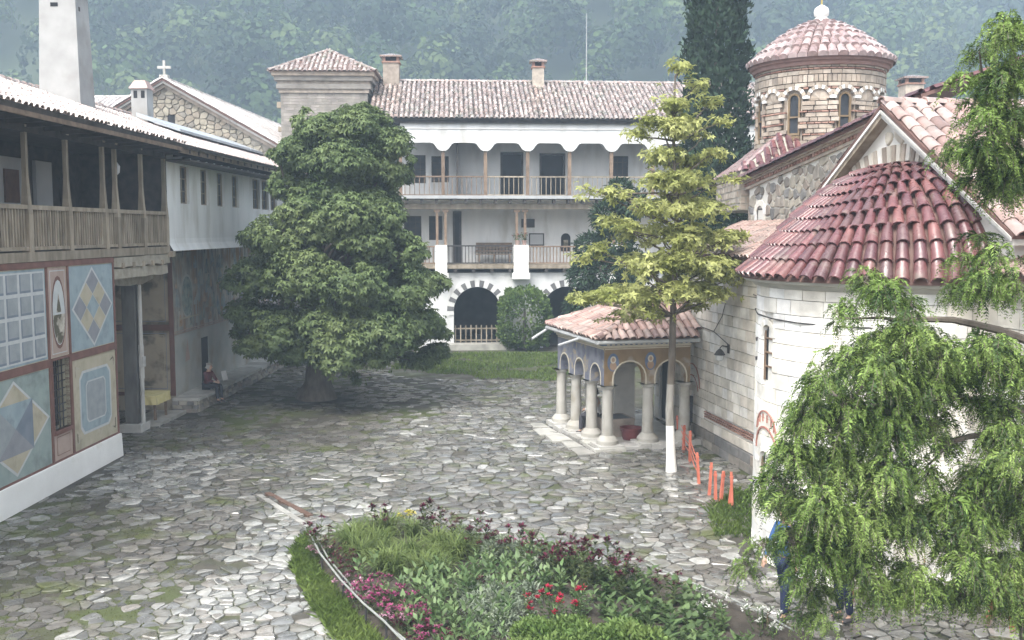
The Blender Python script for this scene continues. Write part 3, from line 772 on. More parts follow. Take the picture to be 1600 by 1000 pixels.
for k, (c3_, c4_) in enumerate([((.14, .20, .24), (.38, .42, .42)), ((.32, .20, .12), (.54, .42, .30)), ((.09, .14, .14), (.33, .37, .33))]):
    MAT['fig%d' % k] = M('fresco_paint', c3_, c4_, scale=5, rough=.9, c3=(.31, .27, .21), s3=4, lo3=.56, hi3=.62, detail=8)
FM = [MAT['fig0'], MAT['fig1'], MAT['fig2'], MAT['fresco_low'], MAT['cream_panel']]
m = MB()                                  # faded registers: an oval medallion, a dado, a crowd of upright weathered patches
ell = lambda k: [(8.0 + .52 * k * math.cos(q), 3.75 + .68 * k * math.sin(q)) for q in [math.pi * 2 * i / 20 for i in range(20)]]
sheet(m, ell(1.12), 0, 3, FL); sheet(m, ell(1.0), 1, 2, FL)
for i in range(190):
    u = 6.95 + random.random() * 15; z0 = random.uniform(2.7, 4.7); h = random.uniform(.22, .6); w = random.uniform(.08, .24)
    if abs(u - 8.0) < .75 and z0 > 2.75: continue
    pts = [(u - w, z0), (u + w, z0), (u + w * .9, z0 + h * .55), (u + w * .35, z0 + h * .75), (u + w * .35, z0 + h), (u - w * .3, z0 + h * 1.02), (u - w * .4, z0 + h * .75), (u - w, z0 + h * .5)]
    sheet(m, pts, 1 + i * .05, random.choice((0, 0, 1, 2, 2, 3, 4)), FL)
for u in (7.0, 9.0, 12.6, 16.2, 20): rect(m, u, u + .06, 2.64, 5.3, 11, 3, FL)
rect(m, 6.95, 9.05, 3.0, 3.05, 7, 4, FL)
m.build('fresco_figures', FM, wing)
m = MB(); sheet(m, [(7.3, .9), (8.3, .9), (8.75, 1.5), (8.2, 1.62), (7.9, 2.4), (7.55, 1.5)], 0, 0, FL); sheet(m, [(7.62, 1.5), (8.1, 1.55), (7.88, 2.3)], 1, 1, FL)
m.build('painted_shape', [MAT['fresco_low'], MAT['pink_panel']], wing)
# white room
WH = [(5.15, 5.95, 6.84, 8.02), (7.05, 7.85, 6.84, 8.02), (8.75, 9.55, 6.84, 8.02), (10.45, 11.25, 6.84, 8.02), (13.1, 14.1, 6.84, 8.02), (14.4, 15.4, 6.84, 8.02), (15.7, 16.7, 6.84, 8.02), (18.5, 19.5, 6.84, 8.02)]
b = MB(); wall_holes(b, L, 4.0, 25, 5.75, 8.36, WH, 0, .16, 0)
P = [(0, 5.75), (.03, 5.60), (.10, 5.47), (.16, 5.38)]
for (v0, z0), (v1, z1) in zip(P, P[1:]): b.face([L(4, v0, z0), L(25, v0, z0), L(25, v1, z1), L(4, v1, z1)])
b.face([L(4, .16, 5.38), L(25, .16, 5.38), L(25, -.95, 5.32), L(4, -.95, 5.32)])
b.build('white_room', MAT['plaster'], wing); b = MB(); b.face([L(4, 0, 8.36), L(4, -2.6, 8.36), L(4, -2.6, 5.4), L(4, .16, 5.38), L(4, .1, 5.47), L(4, .03, 5.6), L(4, 0, 5.75)])
b.build('side_boarding', MAT['dark_wood'], wing)
b = MB(); b.box(L, 4.0, 25, .006, .74, 8.07, 8.13); b.build('soffit', MAT['dark_wood'], wing)
for h in WH: window_at(L, wing, *h, -.14, MAT['old_wood'], 2, 3, bar=.03, fw=.045)
b = MB(); b.box(L, 3.9, 4.12, -.9, .18, 5.2, 5.37); b.build('beam', MAT['old_wood'], wing)
# roof
EV, EZ, RV, RZ = .92, 8.50, -4.7, 10.45
b = MB(); slab_roof(b, [L(-14, EV, EZ), L(25, EV, EZ), L(25, RV, RZ), L(-14, RV, RZ)], .10); slab_roof(b, [L(-14, RV, RZ), L(25, RV, RZ), L(25, -10, 8.6), L(-14, -10, 8.6)], .10)
roof = b.build('roof', MAT['dark_wood'], wing)
b = MB(); roof_joined(b, [L(-14, EV, EZ), L(3.0, EV, EZ), L(3.0, RV, RZ), L(-14, RV, RZ)], .23, .40, .08)
roof_joined(b, [L(3.05, EV - .12, EZ - .04), L(25, EV - .12, EZ - .04), L(25, RV, RZ - .03), L(3.05, RV, RZ - .03)], .23, .40, .08)
ridge_joined(b, L(-14, RV, RZ + .02), L(25, RV, RZ + .02)); b.build('tiles', MAT['sky_sheen_tile'], roof, kind='stuff', smooth=.6)
b = MB(); b.box(L, -14, 3.0, EV - .10, EV - .04, EZ - .20, EZ - .06); b.box(L, 3.05, 25, EV - .2, EV - .14, EZ - .24, EZ - .10); b.build('fascia', MAT['brown_wood'], wing)
for i in range(48):
    u = -13.8 + i * .8; b = MB(); b.prism([L(u, -.1, 8.36 - .12), L(u, EV - .12, EZ - .22), L(u, EV - .12, EZ - .11), L(u, -.1, 8.60)], L(.09, 0, 0) - L(0, 0, 0)); b.build('rafter', MAT['dark_wood'], roof)
def roofz(v): return EZ + (RZ - EZ) * (EV - v) / (EV - RV)
b = MB(); 
for (u0, u1, v0, v1) in ((10.6, 15.0, -1.9, -3.5), (15.1, 19.5, -1.9, -3.5), (19.6, 24, -1.9, -3.5)):
    b.hexa([L(u0, v0, roofz(v0) + .12), L(u1, v0, roofz(v0) + .12), L(u1, v1, roofz(v1) + .12), L(u0, v1, roofz(v1) + .12)] + [L(u0, v0, roofz(v0) + .22), L(u1, v0, roofz(v0) + .22), L(u1, v1, roofz(v1) + .26), L(u0, v1, roofz(v1) + .26)])
b.build('metal_sheet', MAT['zinc'], roof)
# chimneys of the wing
b = MB(); c0 = (5.4, -3.9)
b.hexa([L(5.24, -4.42, 9.4), L(6.3, -4.42, 9.4), L(6.3, -3.08, 9.4), L(5.24, -3.08, 9.4), L(5.32, -4.30, 13.42), L(6.2, -4.30, 13.42), L(6.2, -3.18, 13.42), L(5.32, -3.18, 13.42)])
ch = b.build('chimney', MAT['chimney_plaster'], wing, label='tall broad white plastered chimney shaft')
b = MB(); b.box(L, 5.18, 6.34, -4.45, -3.04, 13.42, 13.52); b.build('cap', MAT['orange_tile'], ch)
b = MB(); b.box(L, 5.30, 5.34, -3.95, -3.72, 12.92, 13.04); b.build('vent', MAT['void'], ch)
b = MB(); b.box(L, 5.5, 5.62, -3.2, -3.165, 12.75, 12.95); b.build('vent', MAT['dark_wood'], ch)
b = MB(); b.box(L, 11.65, 12.25, -4.1, -3.5, 9.6, 11.3); ch = b.build('chimney', MAT['chimney_plaster'], wing, label='small white chimney under a red tile hat')
b = MB()
for v in (-4.0, -3.72): b.box(L, 11.64, 11.66, v, v + .14, 10.95, 11.22)
b.build('slot', MAT['void'], ch)
b = MB()
ctr = L(11.95, -3.8, 0)
b.hexa([L(11.58, -4.17, 11.3), L(12.32, -4.17, 11.3), L(12.32, -3.43, 11.3), L(11.58, -3.43, 11.3), L(11.75, -4.0, 11.62), L(12.15, -4.0, 11.62), L(12.15, -3.6, 11.62), L(11.75, -3.6, 11.62)])
b.build('cap', MAT['orange_tile'], ch)

# bench of stone along the fresco wall
bench = thing('stone_bench', 'low rubble stone bench with flat slab top along the fresco wall', 'bench', L(6.3, -.4, 0))
b = MB(); b.box(L, 6.32, 24, -.88, -.08, 0, .38); b.build('core', MAT['old_mortar'], bench)
u = 6.3
while u < 23:
    w = random.uniform(.7, 1.4); b = MB(); b.box(L, u, u + w - .02, -.89, .04 + random.uniform(-.03, .03), .39, .48 + random.uniform(-.012, .012)); b.build('slab', MAT['slab'], bench); u += w
for k in range(3):
    u = 6.34 + random.uniform(0, .1)
    while u < 20:
        w = random.uniform(.22, .5); b = MB(); z0 = k * .128; r = random.uniform(-.02, .02)
        b.hexa([L(u, -.3, z0), L(u + w - .03, -.3, z0), L(u + w - .03, -.02 + r, z0), L(u, -.02 + r, z0), L(u, -.3, z0 + .115), L(u + w - .03, -.3, z0 + .115), L(u + w - .045, -.035 + r, z0 + .108), L(u + .015, -.035 + r, z0 + .108)])
        b.build('stone', MAT['rubble'], bench); u += w
    u = -.88
    while u < -.1:
        w = random.uniform(.2, .35); w = min(w, -.08 - u + .06); b = MB(); b.box(L, 6.27 + random.uniform(-.02, .02), 6.4, u, u + w - .03, k * .128, k * .128 + .115); b.build('stone', MAT['rubble'], bench); u += w
b = MB(); 
step = thing('stone_step', 'flat stone step in front of the portico pillar', 'step', L(4.5, -.9, 0))
b.box(L, 3.9, 6.2, -1.5, -.4, -.02, .10); b.build('slab', MAT['slab'], step)
# table under the portico
tb = thing('table', 'small wooden table under a yellow cloth behind the portico pillar', 'table', L(4.9, -1.1, 0))
MAT['yellow_cloth'] = M('yellow_cloth', (.58, .50, .22), (.66, .58, .30), scale=6, rough=.85)
for a in (4.45, 5.35):
    for c in (-1.5, -.75):
        b = MB(); b.box(L, a - .035, a + .035, c - .035, c + .035, 0, .82); b.build('leg', MAT['brown_wood'], tb)
b = MB(); b.box(L, 4.36, 5.44, -1.58, -.67, .82, .86); b.build('tabletop', MAT['brown_wood'], tb)
cl = MB(); cl.box(L, 4.33, 5.47, -1.61, -.64, .864, .876)
for (a0, c0, a1, c1) in ((4.33, -.64, 5.47, -.64), (4.33, -1.61, 4.33, -.64)):
    n = 8
    for i in range(n):
        f, g = i / n, (i + 1) / n; wv = lambda q: .02 * math.sin(q * 22)
        p = lambda q, z, o: L(a0 + (a1 - a0) * q - (o if a0 == a1 else 0), c0 + (c1 - c0) * q + (o if c0 == c1 else 0), z)
        cl.face([p(f, .874, 0), p(g, .874, 0), p(g, .60, .015 + wv(g)), p(f, .60, .015 + wv(f))])
tag(cl.build('tablecloth', MAT['yellow_cloth']), 'plain yellow cloth draped over the portico table', 'tablecloth')
# lantern on the balcony
ln = thing('lantern', 'small glass lantern hanging under the balcony ceiling', 'lantern', L(.9, -.2, 7.5))
b = MB(); b.tube([L(.9, -.2, 8.3), L(.9, -.2, 7.82)], .012, 5); b.build('rod', MAT['iron'], ln)
b = MB(); b.lathe(L(.9, -.2, 7.5), [(.04, 0), (.09, .05), (.11, .22), (.05, .30), (.02, .34)], 8); b.build('glass', M('lamp_glass', (.45, .46, .46), (.55, .56, .56), rough=.2), ln)
# ================================================================ STONE GABLE BUILDING behind the left wing
def brick_courses(mb, F, u0, u1, z0, z1, v, bw, bh, mi=0, depth=.12, gap=.014, keep=None, jit=.006):
    z = z0; k = 0
    while z < z1 - bh * .4:
        h = min(bh, z1 - z) ; u = u0 - (bw * .5 if k % 2 else 0)
        while u < u1:
            w = bw * random.uniform(.8, 1.2); a, c = max(u, u0), min(u + w, u1); u += w
            if c - a < .06: continue
            if keep is not None and not keep((a + c) / 2, z + h / 2): continue
            o = random.uniform(-jit, jit)
            mb.hexa([F(a, v - depth, z + gap), F(c - gap, v - depth, z + gap), F(c - gap, v + o, z + gap), F(a, v + o, z + gap), F(a, v - depth, z + h), F(c - gap, v - depth, z + h), F(c - gap, v + o, z + h), F(a, v + o, z + h)], mi)
        z += bh; k += 1
def rubble_wall(parent, F, u0, u1, z0, z1, cell, mat, name, keep=None, v=0.0, gap=(.025, .05), depth=.09, joined=False, jit=.012, asp=.75, rnd=None):
    """irregular field stones: rounded cells of a jittered lattice, each standing proud of the mortar"""
    sd_ = []; z = z0; J = MB()
    while z < z1:
        u = u0 + random.uniform(-cell, 0)
        while u < u1 + cell:
            if random.random() > .18: sd_.append((u + random.uniform(-.3, .3) * cell, z + random.uniform(-.25, .25) * cell * asp))
            u += cell
        z += cell * asp
    for i, poly in voronoi(sd_, cell * 2.4):
        if len(poly) < 3: continue
        x, y = sd_[i]
        if not (u0 < x < u1 and z0 < y < z1) or (keep and not keep(x, y)): continue
        outl, c = stone_shape(poly, random.uniform(*gap), rnd or random.uniform(.14, .24))
        n = len(outl); m = J if joined else MB(); o = random.uniform(0, jit)
        cl = lambda p, k: (min(u1, max(u0, x + c[0] + (p[0] - c[0]) * k)), min(z1, max(z0, y + c[1] + (p[1] - c[1]) * k)))
        A = [F(cl(p, 1)[0], v - depth, cl(p, 1)[1]) for p in outl]; B_ = [F(cl(p, 1)[0], v + o * .4, cl(p, 1)[1]) for p in outl]; D_ = [F(cl(p, .86)[0], v + o + .012, cl(p, .86)[1]) for p in outl]
        m.add(A + B_ + D_, [(k, (k + 1) % n, (k + 1) % n + n, k + n) for k in range(n)] + [(k + n, (k + 1) % n + n, (k + 1) % n + 2 * n, k + 2 * n) for k in range(n)] + [tuple(range(2 * n, 3 * n))])
        if not joined: m.build(name, mat, parent)
    return J.build(name, mat, parent, kind='stuff') if joined else None
G = Frame(-16.45, 48.0, .9997, -.0257)            # u to the right, n (u[1], -u[0]) faces the camera
gab = thing('stone_gable_building', 'rubble stone gabled building with pale tiled roof rising behind the left wing', 'building', G(0, 0, 0))
b = MB(); b.prism([G(-5.6, -.06, 0), G(5.6, -.06, 0), G(5.6, -.06, 9.75), G(0, -.06, 12.92), G(-5.6, -.06, 9.75)], G(0, -23, 0) - G(0, 0, 0)); b.build('wall', MAT['old_mortar'], gab)
b = MB(); gz = lambda u: 12.92 - abs(u) * .566
SL = (.05, .40, 10.7, 11.5)
gst = M('gable_stone', (0, 0, 0), scale=3, rough=.85, bump=.4, isl=.12, pal=[(.27, .245, .20), (.31, .28, .225), (.23, .21, .18), (.34, .31, .25), (.29, .25, .20)])
rubble_wall(gab, G, -5.5, 5.5, 9.3, 12.9, .36, gst, 'stones', keep=lambda u, z: z + .2 < gz(u) and not (SL[0] - .15 < u < SL[1] + .15 and SL[2] < z < SL[3]), joined=True, depth=.05, gap=(.012, .03), asp=.55)
b = MB(); b.box(G, SL[0], SL[1], -.05, -.045, SL[2], SL[3]); b.build('window', MAT['void'], gab)
for s in (-1, 1):
    b = MB(); P0, P1 = G(s * 5.8, .28, 9.64), G(0, .28, 12.92)
    b.prism([P0, P1, P1 + Vector((0, 0, .16)), P0 + Vector((0, 0, .16))], G(0, -.5, 0) - G(0, 0, 0)); b.build('cornice', MAT['cut_stone'], gab)
    b = MB(); P0, P1 = G(s * 5.5, .14, 9.62), G(0, .14, 12.74); b.prism([P0, P1, P1 + Vector((0, 0, .17)), P0 + Vector((0, 0, .17))], G(0, -.3, 0) - G(0, 0, 0)); b.build('cornice', MAT['drum_stone'], gab)
b = MB(); pr = [G(6.0, .36, 9.72), G(6.0, -23, 9.72), G(0, -23, 13.12), G(0, .36, 13.12)]; pl = [G(-6, -23, 9.72), G(-6, .36, 9.72), G(0, .36, 13.12), G(0, -23, 13.12)]
slab_roof(b, pr, .07); slab_roof(b, pl, .07); gr = b.build('roof', MAT['tile_bed'], gab)
MAT['pale_tile'] = M('pale_tile', (0, 0, 0), scale=5, rough=.38, rvar=.1, spec=.55, isl=.2, pal=[(.50, .47, .45), (.43, .38, .36), (.55, .53, .51), (.38, .33, .31), (.47, .42, .40)], c3=(.24, .22, .19), s3=1.5, lo3=.56, hi3=.68)
b = MB(); roof_joined(b, pr, .30, .48, .10); ridge_joined(b, G(0, .36, 13.14), G(0, -23, 13.14)); 
ridge_joined(b, G(6.0, .30, 9.74), G(0, .30, 13.14), w=.22); ridge_joined(b, G(-6.0, .30, 9.74), G(0, .30, 13.14), w=.22)
roof_joined(b, pl, .30, .48, .10); b.build('tiles', MAT['pale_tile'], gr, kind='stuff', smooth=.6)
b = MB(); b.box(G, -.05, .05, .0, .1, 13.2, 14.0); b.box(G, -.32, .32, .01, .09, 13.62, 13.74); b.box(G, -.2, .2, -.1, .2, 13.15, 13.32); b.build('cross', MAT['cut_stone'], gab)

H = Frame(-24.5, 57.0, 1, .02)
fw = thing('far_tiled_house', 'far house showing only a strip of weathered tiled roof behind the big white chimney', 'building', H(0, 0, 0))
b = MB(); b.box(H, -9, 4.0, -8, 0, 0, 12.3); b.build('wall', MAT['grey_plaster'], fw)
b = MB(); p = [H(-9.5, .5, 12.15), H(4.3, .5, 12.15), H(4.3, -4, 14.0), H(-9.5, -4, 14.0)]; slab_roof(b, p, .1); rr = b.build('roof', MAT['tile_bed'], fw)
b = MB(); roof_joined(b, p, .27, .42, .09); ridge_joined(b, p[3], p[2]); b.build('tiles', MAT['pale_tile'], rr, kind='stuff', smooth=.6)

# ================================================================ BRICK TOWER
T = Frame(-11.9, 52.0, .999, .035)
tow = thing('brick_tower', 'square beige brick tower with a low pyramid tiled roof at the corner of the court', 'tower', T(2.2, -2, 0))
b = MB(); b.box(T, 0.02, 4.43, -3.68, -.02, 0, 13.05); b.build('wall', MAT['old_mortar'], tow)
TR = Frame(*T(4.45, 0, 0)[:2], -T.n[0], -T.n[1])
b = MB(); brick_courses(b, T, 0, 4.45, 6.5, 13.05, 0, .42, .145, 0, .06, .02); brick_courses(b, TR, 0, 3.7, 6.5, 13.05, 0, .42, .145, 0, .06, .02)
b.build('bricks', MAT['tower_brick'], tow, kind='stuff')
for k, (e, z0, z1) in enumerate(((.08, 13.05, 13.22), (.18, 13.24, 13.46), (.12, 13.48, 13.62), (.27, 13.64, 13.86), (.38, 13.88, 14.08))):
    b = MB(); b.box(T, -e, 4.45 + e, -3.7 - e, e, z0, z1 + (.02 if k < 4 else 0)); b.build('cornice', MAT['tower_brick'] if k % 2 else MAT['drum_stone'], tow)
e = .5; A_ = [T(-e, e, 14.08), T(4.45 + e, e, 14.08), T(4.45 + e, -3.7 - e, 14.08), T(-e, -3.7 - e, 14.08)]; ap = T(2.22, -1.85, 15.5)
b = MB()
for i in range(4): b.face([A_[i], A_[(i + 1) % 4], ap])
b.face(A_[::-1]); tr_ = b.build('roof', MAT['tile_bed'], tow)
b = MB()
for i in range(4): roof_joined(b, [A_[i], A_[(i + 1) % 4], ap], .25, .36, .08); ridge_joined(b, A_[i], ap, w=.24)
b.build('tiles', MAT['old_tile'], tr_, kind='stuff', smooth=.6)
b = MB(); b.box(T, -.22, .0, -.4, -.1, 12.3, 12.6); b.build('putlog', MAT['old_wood'], tow); b = MB(); b.box(T, -.2, .0, -.5, -.2, 11.1, 11.35); b.build('putlog', MAT['old_wood'], tow)
def brick_chimney(parent, c, w, z0, z1, mat='drum_stone'):
    F = Frame(c[0], c[1], 1, .03); h = w / 2
    b = MB(); b.box(F, -h, h, -h, h, z0, z1 - .42); o = b.build('chimney', MAT[mat], parent)
    b = MB(); b.box(F, -h - .06, h + .06, -h - .06, h + .06, z1 - .42, z1 - .34); b.build('band', MAT['brick'], o)
    b = MB()
    for x in (-h + .06, h - .06):
        for y in (-h + .06, h - .06): b.box(F, x - .07, x + .07, y - .07, y + .07, z1 - .34, z1 - .12)
    b.box(F, -h + .1, h - .1, -h + .1, h - .1, z1 - .34, z1 - .12, 1); b.build('flue', [MAT['brick'], MAT['void']], o)
    b = MB(); q = [(-h - .16, -h - .16), (h + .16, -h - .16), (h + .16, h + .16), (-h - .16, h + .16)]
    b.box(F, -h - .16, h + .16, -h - .16, h + .16, z1 - .12, z1 - .04); ap = F(0, 0, z1 + .14)
    for i in range(4): b.face([F(*q[i], z1 - .038), F(*q[(i + 1) % 4], z1 - .038), ap])
    b.build('cap', MAT['old_tile'], o); return o

# ================================================================ BACK WING with arches and two balconies
W = Frame(-1.93, 50.5, math.cos(R(3.5)), math.sin(R(3.5)))
bw = thing('arched_wing', 'white three storey wing with arches below and two open wooden balconies closing the courtyard', 'building', W(4, -3, 0))
U0, U1 = -5.2, 17.0
def arch_front(mb, F, u0, u1, z0, z1, arches, v, depth, mi=0, n=14):
    """wall sheet with round-headed openings (centre, half width, springing, sill)"""
    u = u0
    for (c, r, zs, zb) in sorted(arches):
        mb.face([F(u, v, z0), F(c - r, v, z0), F(c - r, v, z1), F(u, v, z1)], mi)
        if zb > z0: mb.face([F(c - r, v, z0), F(c + r, v, z0), F(c + r, v, zb), F(c - r, v, zb)], mi)
        pts = [(c - r * math.cos(math.pi * k / n), zs + r * math.sin(math.pi * k / n)) for k in range(n + 1)]
        for (a, z), (e, y) in zip(pts, pts[1:]):
            mb.face([F(a, v, z), F(e, v, y), F(e, v, z1), F(a, v, z1)], mi); mb.face([F(a, v, z), F(a, v - depth, z), F(e, v - depth, y), F(e, v, y)], mi)
        for x in (c - r, c + r): mb.face([F(x, v, zb), F(x, v - depth, zb), F(x, v - depth, zs), F(x, v, zs)], mi)
        u = c + r
    mb.face([F(u, v, z0), F(u1, v, z0), F(u1, v, z1), F(u, v, z1)], mi)
ARCH = [(.16, 1.19, 1.95, .0), (4.72, 1.19, 1.95, .0), (9.3, 1.19, 1.95, .0)]
b = MB(); arch_front(b, W, U0, U1, 0, 3.86, ARCH, 0, .55)
b.face([W(U0, 0, 0), W(U0, -8, 0), W(U0, -8, 11.4), W(U0, -2.3, 11.4), W(U0, -2.3, 3.86), W(U0, 0, 3.86)]); b.build('arcade_wall', MAT['plaster'], bw)
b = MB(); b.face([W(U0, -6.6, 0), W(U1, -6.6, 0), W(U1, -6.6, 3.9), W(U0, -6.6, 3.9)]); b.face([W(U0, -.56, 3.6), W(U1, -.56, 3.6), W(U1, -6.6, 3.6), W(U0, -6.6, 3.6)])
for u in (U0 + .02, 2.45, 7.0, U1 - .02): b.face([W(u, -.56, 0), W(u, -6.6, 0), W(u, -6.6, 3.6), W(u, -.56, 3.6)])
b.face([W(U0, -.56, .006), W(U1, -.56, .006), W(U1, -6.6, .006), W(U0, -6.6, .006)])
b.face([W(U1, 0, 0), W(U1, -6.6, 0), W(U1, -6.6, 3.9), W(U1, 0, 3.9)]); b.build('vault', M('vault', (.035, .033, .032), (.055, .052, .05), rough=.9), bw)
VB, VW = MAT['iron'], MAT['plaster']
VD = M('voussoir_dark', (.12, .12, .125), (.18, .18, .18), scale=5, rough=.8); VL = M('voussoir_pale', (.66, .66, .64), (.74, .74, .72), scale=5, rough=.8)
for (c, r, zs, zb) in ARCH[:2]:
    n = 21
    for k in range(n):
        a0, a1 = math.pi * (k + .03) / n * 1.12 - .06 * math.pi, math.pi * (k + .97) / n * 1.12 - .06 * math.pi
        r0, r1 = r + .012, r + (.34 if k != n // 2 else .46); m = MB(); pts = []
        P = lambda rr, a, v: W(c - rr * math.cos(a), v, zs + rr * math.sin(a))
        m.hexa([P(r0, a0, -.1), P(r0, a1, -.1), P(r0, a1, .035), P(r0, a0, .035), P(r1, a0, -.1), P(r1, a1, -.1), P(r1, a1, .035), P(r1, a0, .035)])
        m.build('voussoir', VL if k % 2 == 0 else VD, bw)
b = MB(); b.box(W, -1.9, 2.0, 0.01, .9, 0, .30); b.build('landing', MAT['slab'], bw)
# low paling in the arch
for i in range(9):
    u = -.95 + i * .265; b = MB(); b.box(W, u - .03, u + .03, -.32, -.28, .0, 1.15 + .02 * (i % 2)); b.build('pale', MAT['old_wood'], bw)
for z in (.35, .95): 
    b = MB(); b.box(W, -1.02, 1.34, -.36, -.325, z, z + .07); b.build('pale_rail', MAT['old_wood'], bw)
# first balcony
b = MB(); b.box(W, U0, U1, -2.3, .32, 4.08, 4.28); b.build('balcony_floor', MAT['old_wood'], bw)
for i in range(24):
    u = U0 + .5 + i * .92; b = MB(); b.box(W, u, u + .16, -.3, .30, 3.88, 4.07); b.build('joist', MAT['dark_wood'], bw)
PIERS = [(-1.95, -1.35), (2.0, 2.75), (7.0, 7.7)]
for a, c in PIERS:
    b = MB(); b.box(W, a, c, -.4, .42, 3.86, 5.26); b.box(W, a - .07, c + .07, -.46, .48, 3.55, 3.855); b.build('pier', MAT['whitewash'], bw)
    for z in (4.3, 4.62, 4.94): 
        m = MB(); m.box(W, a - .006, c + .006, .3, .427, z, z + .018); m.build('joint', MAT['grey_plaster'], bw)
    for d in (-.2, .22):
        u = (a + c) / 2 + d; b = MB(); b.box(W, u - .065, u + .065, -.1, .03, 5.27, 7.05); b.box(W, u - .16, u + .16, -.12, .05, 6.92, 7.06); b.build('post', MAT['brown_wood'], bw)
def railing(F, parent, u0, u1, v, z0, z1, sp, mat, w=.03, name='baluster'):
    b = MB(); b.box(F, u0, u1, v - .05, v + .05, z1 - .07, z1); b.build('handrail', mat, parent)
    b = MB(); b.box(F, u0, u1, v - .04, v + .04, z0 + .05, z0 + .11); b.build('bottom_rail', mat, parent)
    n = max(1, round((u1 - u0) / sp)); me = None
    for i in range(n):
        u = u0 + (u1 - u0) * (i + .5) / n
        if me is None:
            m = MB(); h = z1 - .07 - z0 - .11; m.box(WORLD, -w / 2, w / 2, -w / 2, w / 2, 0, h); o = m.build(name, mat); me = o.data
            o.parent = parent; OFF[o.name] = F(u, v, z0 + .11); o.location = F(u, v, z0 + .11) - off(parent); o.rotation_euler.z = F.ang
        else: inst(name, me, parent, F(u, v, z0 + .11), (0, 0, F.ang))
railing(W, bw, -1.35, 2.0, .22, 4.28, 5.26, .17, MAT['iron'], .035); railing(W, bw, 2.75, 7.0, .22, 4.28, 5.22, .17, MAT['brown_wood'], .05); railing(W, bw, U0, -1.95, .22, 4.28, 5.22, .2, MAT['brown_wood'], .05)
# lintel, second balcony
b = MB(); b.box(W, U0, U1, -.16, .09, 7.07, 7.34); b.build('lintel', MAT['old_wood'], bw)
b = MB(); b.box(W, U0, U1, -2.3, .42, 7.55, 7.68); b.build('balcony_floor', MAT['dark_wood'], bw)
b = MB(); b.box(W, U0, U1, .43, .47, 7.58, 7.74); b.build('floor_edge', MAT['gutter'], bw)
for i in range(30):
    u = U0 + .3 + i * .74; b = MB(); b.box(W, u, u + .13, -.3, .40, 7.36, 7.545); b.build('joist', MAT['dark_wood'], bw)
UP = [-1.53 + 2.12 * k for k in range(-1, 9)]
for u in UP:
    b = MB(); b.box(W, u - .085, u + .085, .05, .22, 7.69, 10.02); b.build('post', MAT['brown_wood'], bw)
for a, c in zip(UP, UP[1:]): railing(W, bw, a + .09, c - .09, .13, 7.69, 8.72, .235, MAT['old_wood'] if a > 0 else MAT['brown_wood'], .034)
# scalloped white fascia
b = MB(); TOP = 11.42
for a, c in zip(UP, UP[1:]):
    sc = [(0, 9.95), (.10, 9.95), (.20, 9.99), (.30, 10.08), (.38, 10.20), (.46, 10.30), (.58, 10.35)]; pts = [(a + p, z) for p, z in sc] + [(c - p, z) for p, z in sc[::-1]]
    for (x, z), (x2, z2) in zip(pts, pts[1:]):
        b.face([W(x, .30, z), W(x2, .30, z2), W(x2, .30, TOP), W(x, .30, TOP)]); b.face([W(x, .30, z), W(x, -.05, z), W(x2, -.05, z2), W(x2, .30, z2)]); b.face([W(x2, -.05, z2), W(x, -.05, z), W(x, -.05, TOP), W(x2, -.05, TOP)])
b.build('scalloped_fascia', MAT['plaster'], bw)
b = MB(); b.box(W, U0, U1, .302, .34, 11.02, 11.06); b.build('moulding', MAT['whitewash'], bw)
# inner walls
GW = MAT['grey_plaster']; LW = MAT['plaster']
HL = [(-3.6, -2.7, 5.5, 6.75), (-2.3, -1.6, 5.5, 6.75)]
HU = [(-3.3, -2.45, 8.45, 9.9), (-2.15, -1.25, 8.5, 9.85), (7.35, 8.2, 8.6, 9.9)]
DU = [(1.55, 2.55, 7.69, 9.98), (3.6, 4.75, 7.69, 9.92)]
b = MB(); wall_holes(b, W, U0, U1, 4.28, 7.55, HL + [(-.95, -.7, 4.28, 6.9)], -2.0, .15, 0); wall_holes(b, W, U0, U1, 7.68, 11.4, HU + DU, -2.0, .15, 0)
b.face([W(U0, -2.3, 7.54), W(U1, -2.3, 7.54), W(U1, .4, 7.54), W(U0, .4, 7.54)][::-1]); b.build('inner_wall', MAT['plaster'], bw)
b = MB(); b.face([W(U0, -2.3, 10.9), W(U1, -2.3, 10.9), W(U1, -.06, 10.9), W(U0, -.06, 10.9)]); b.build('balcony_ceiling', MAT['grey_plaster'], bw)
for h in HL + HU: window_at(W, bw, *h, -2.12, MAT['dark_wood'], 3, 4, bar=.035, fw=.07)
for h in DU + [(-.95, -.7, 4.28, 6.9)]:
    m = MB(); m.box(W, h[0], h[1], -2.16, -2.10, h[2], h[3]); m.build('door', MAT['void'], bw)
    m = MB(); m.box(W, h[0] - .1, h[0], -2.05, -1.96, h[2], h[3]); m.box(W, h[1], h[1] + .1, -2.05, -1.96, h[2], h[3]); m.box(W, h[0] - .1, h[1] + .1, -2.05, -1.96, h[3], h[3] + .1); m.build('door_frame', MAT['dark_wood'], bw)
m = MB(); m.box(W, -.85, -.78, -2.0, -.1, 7.7, 10.6); m.build('partition_edge', MAT['dark_wood'], bw)
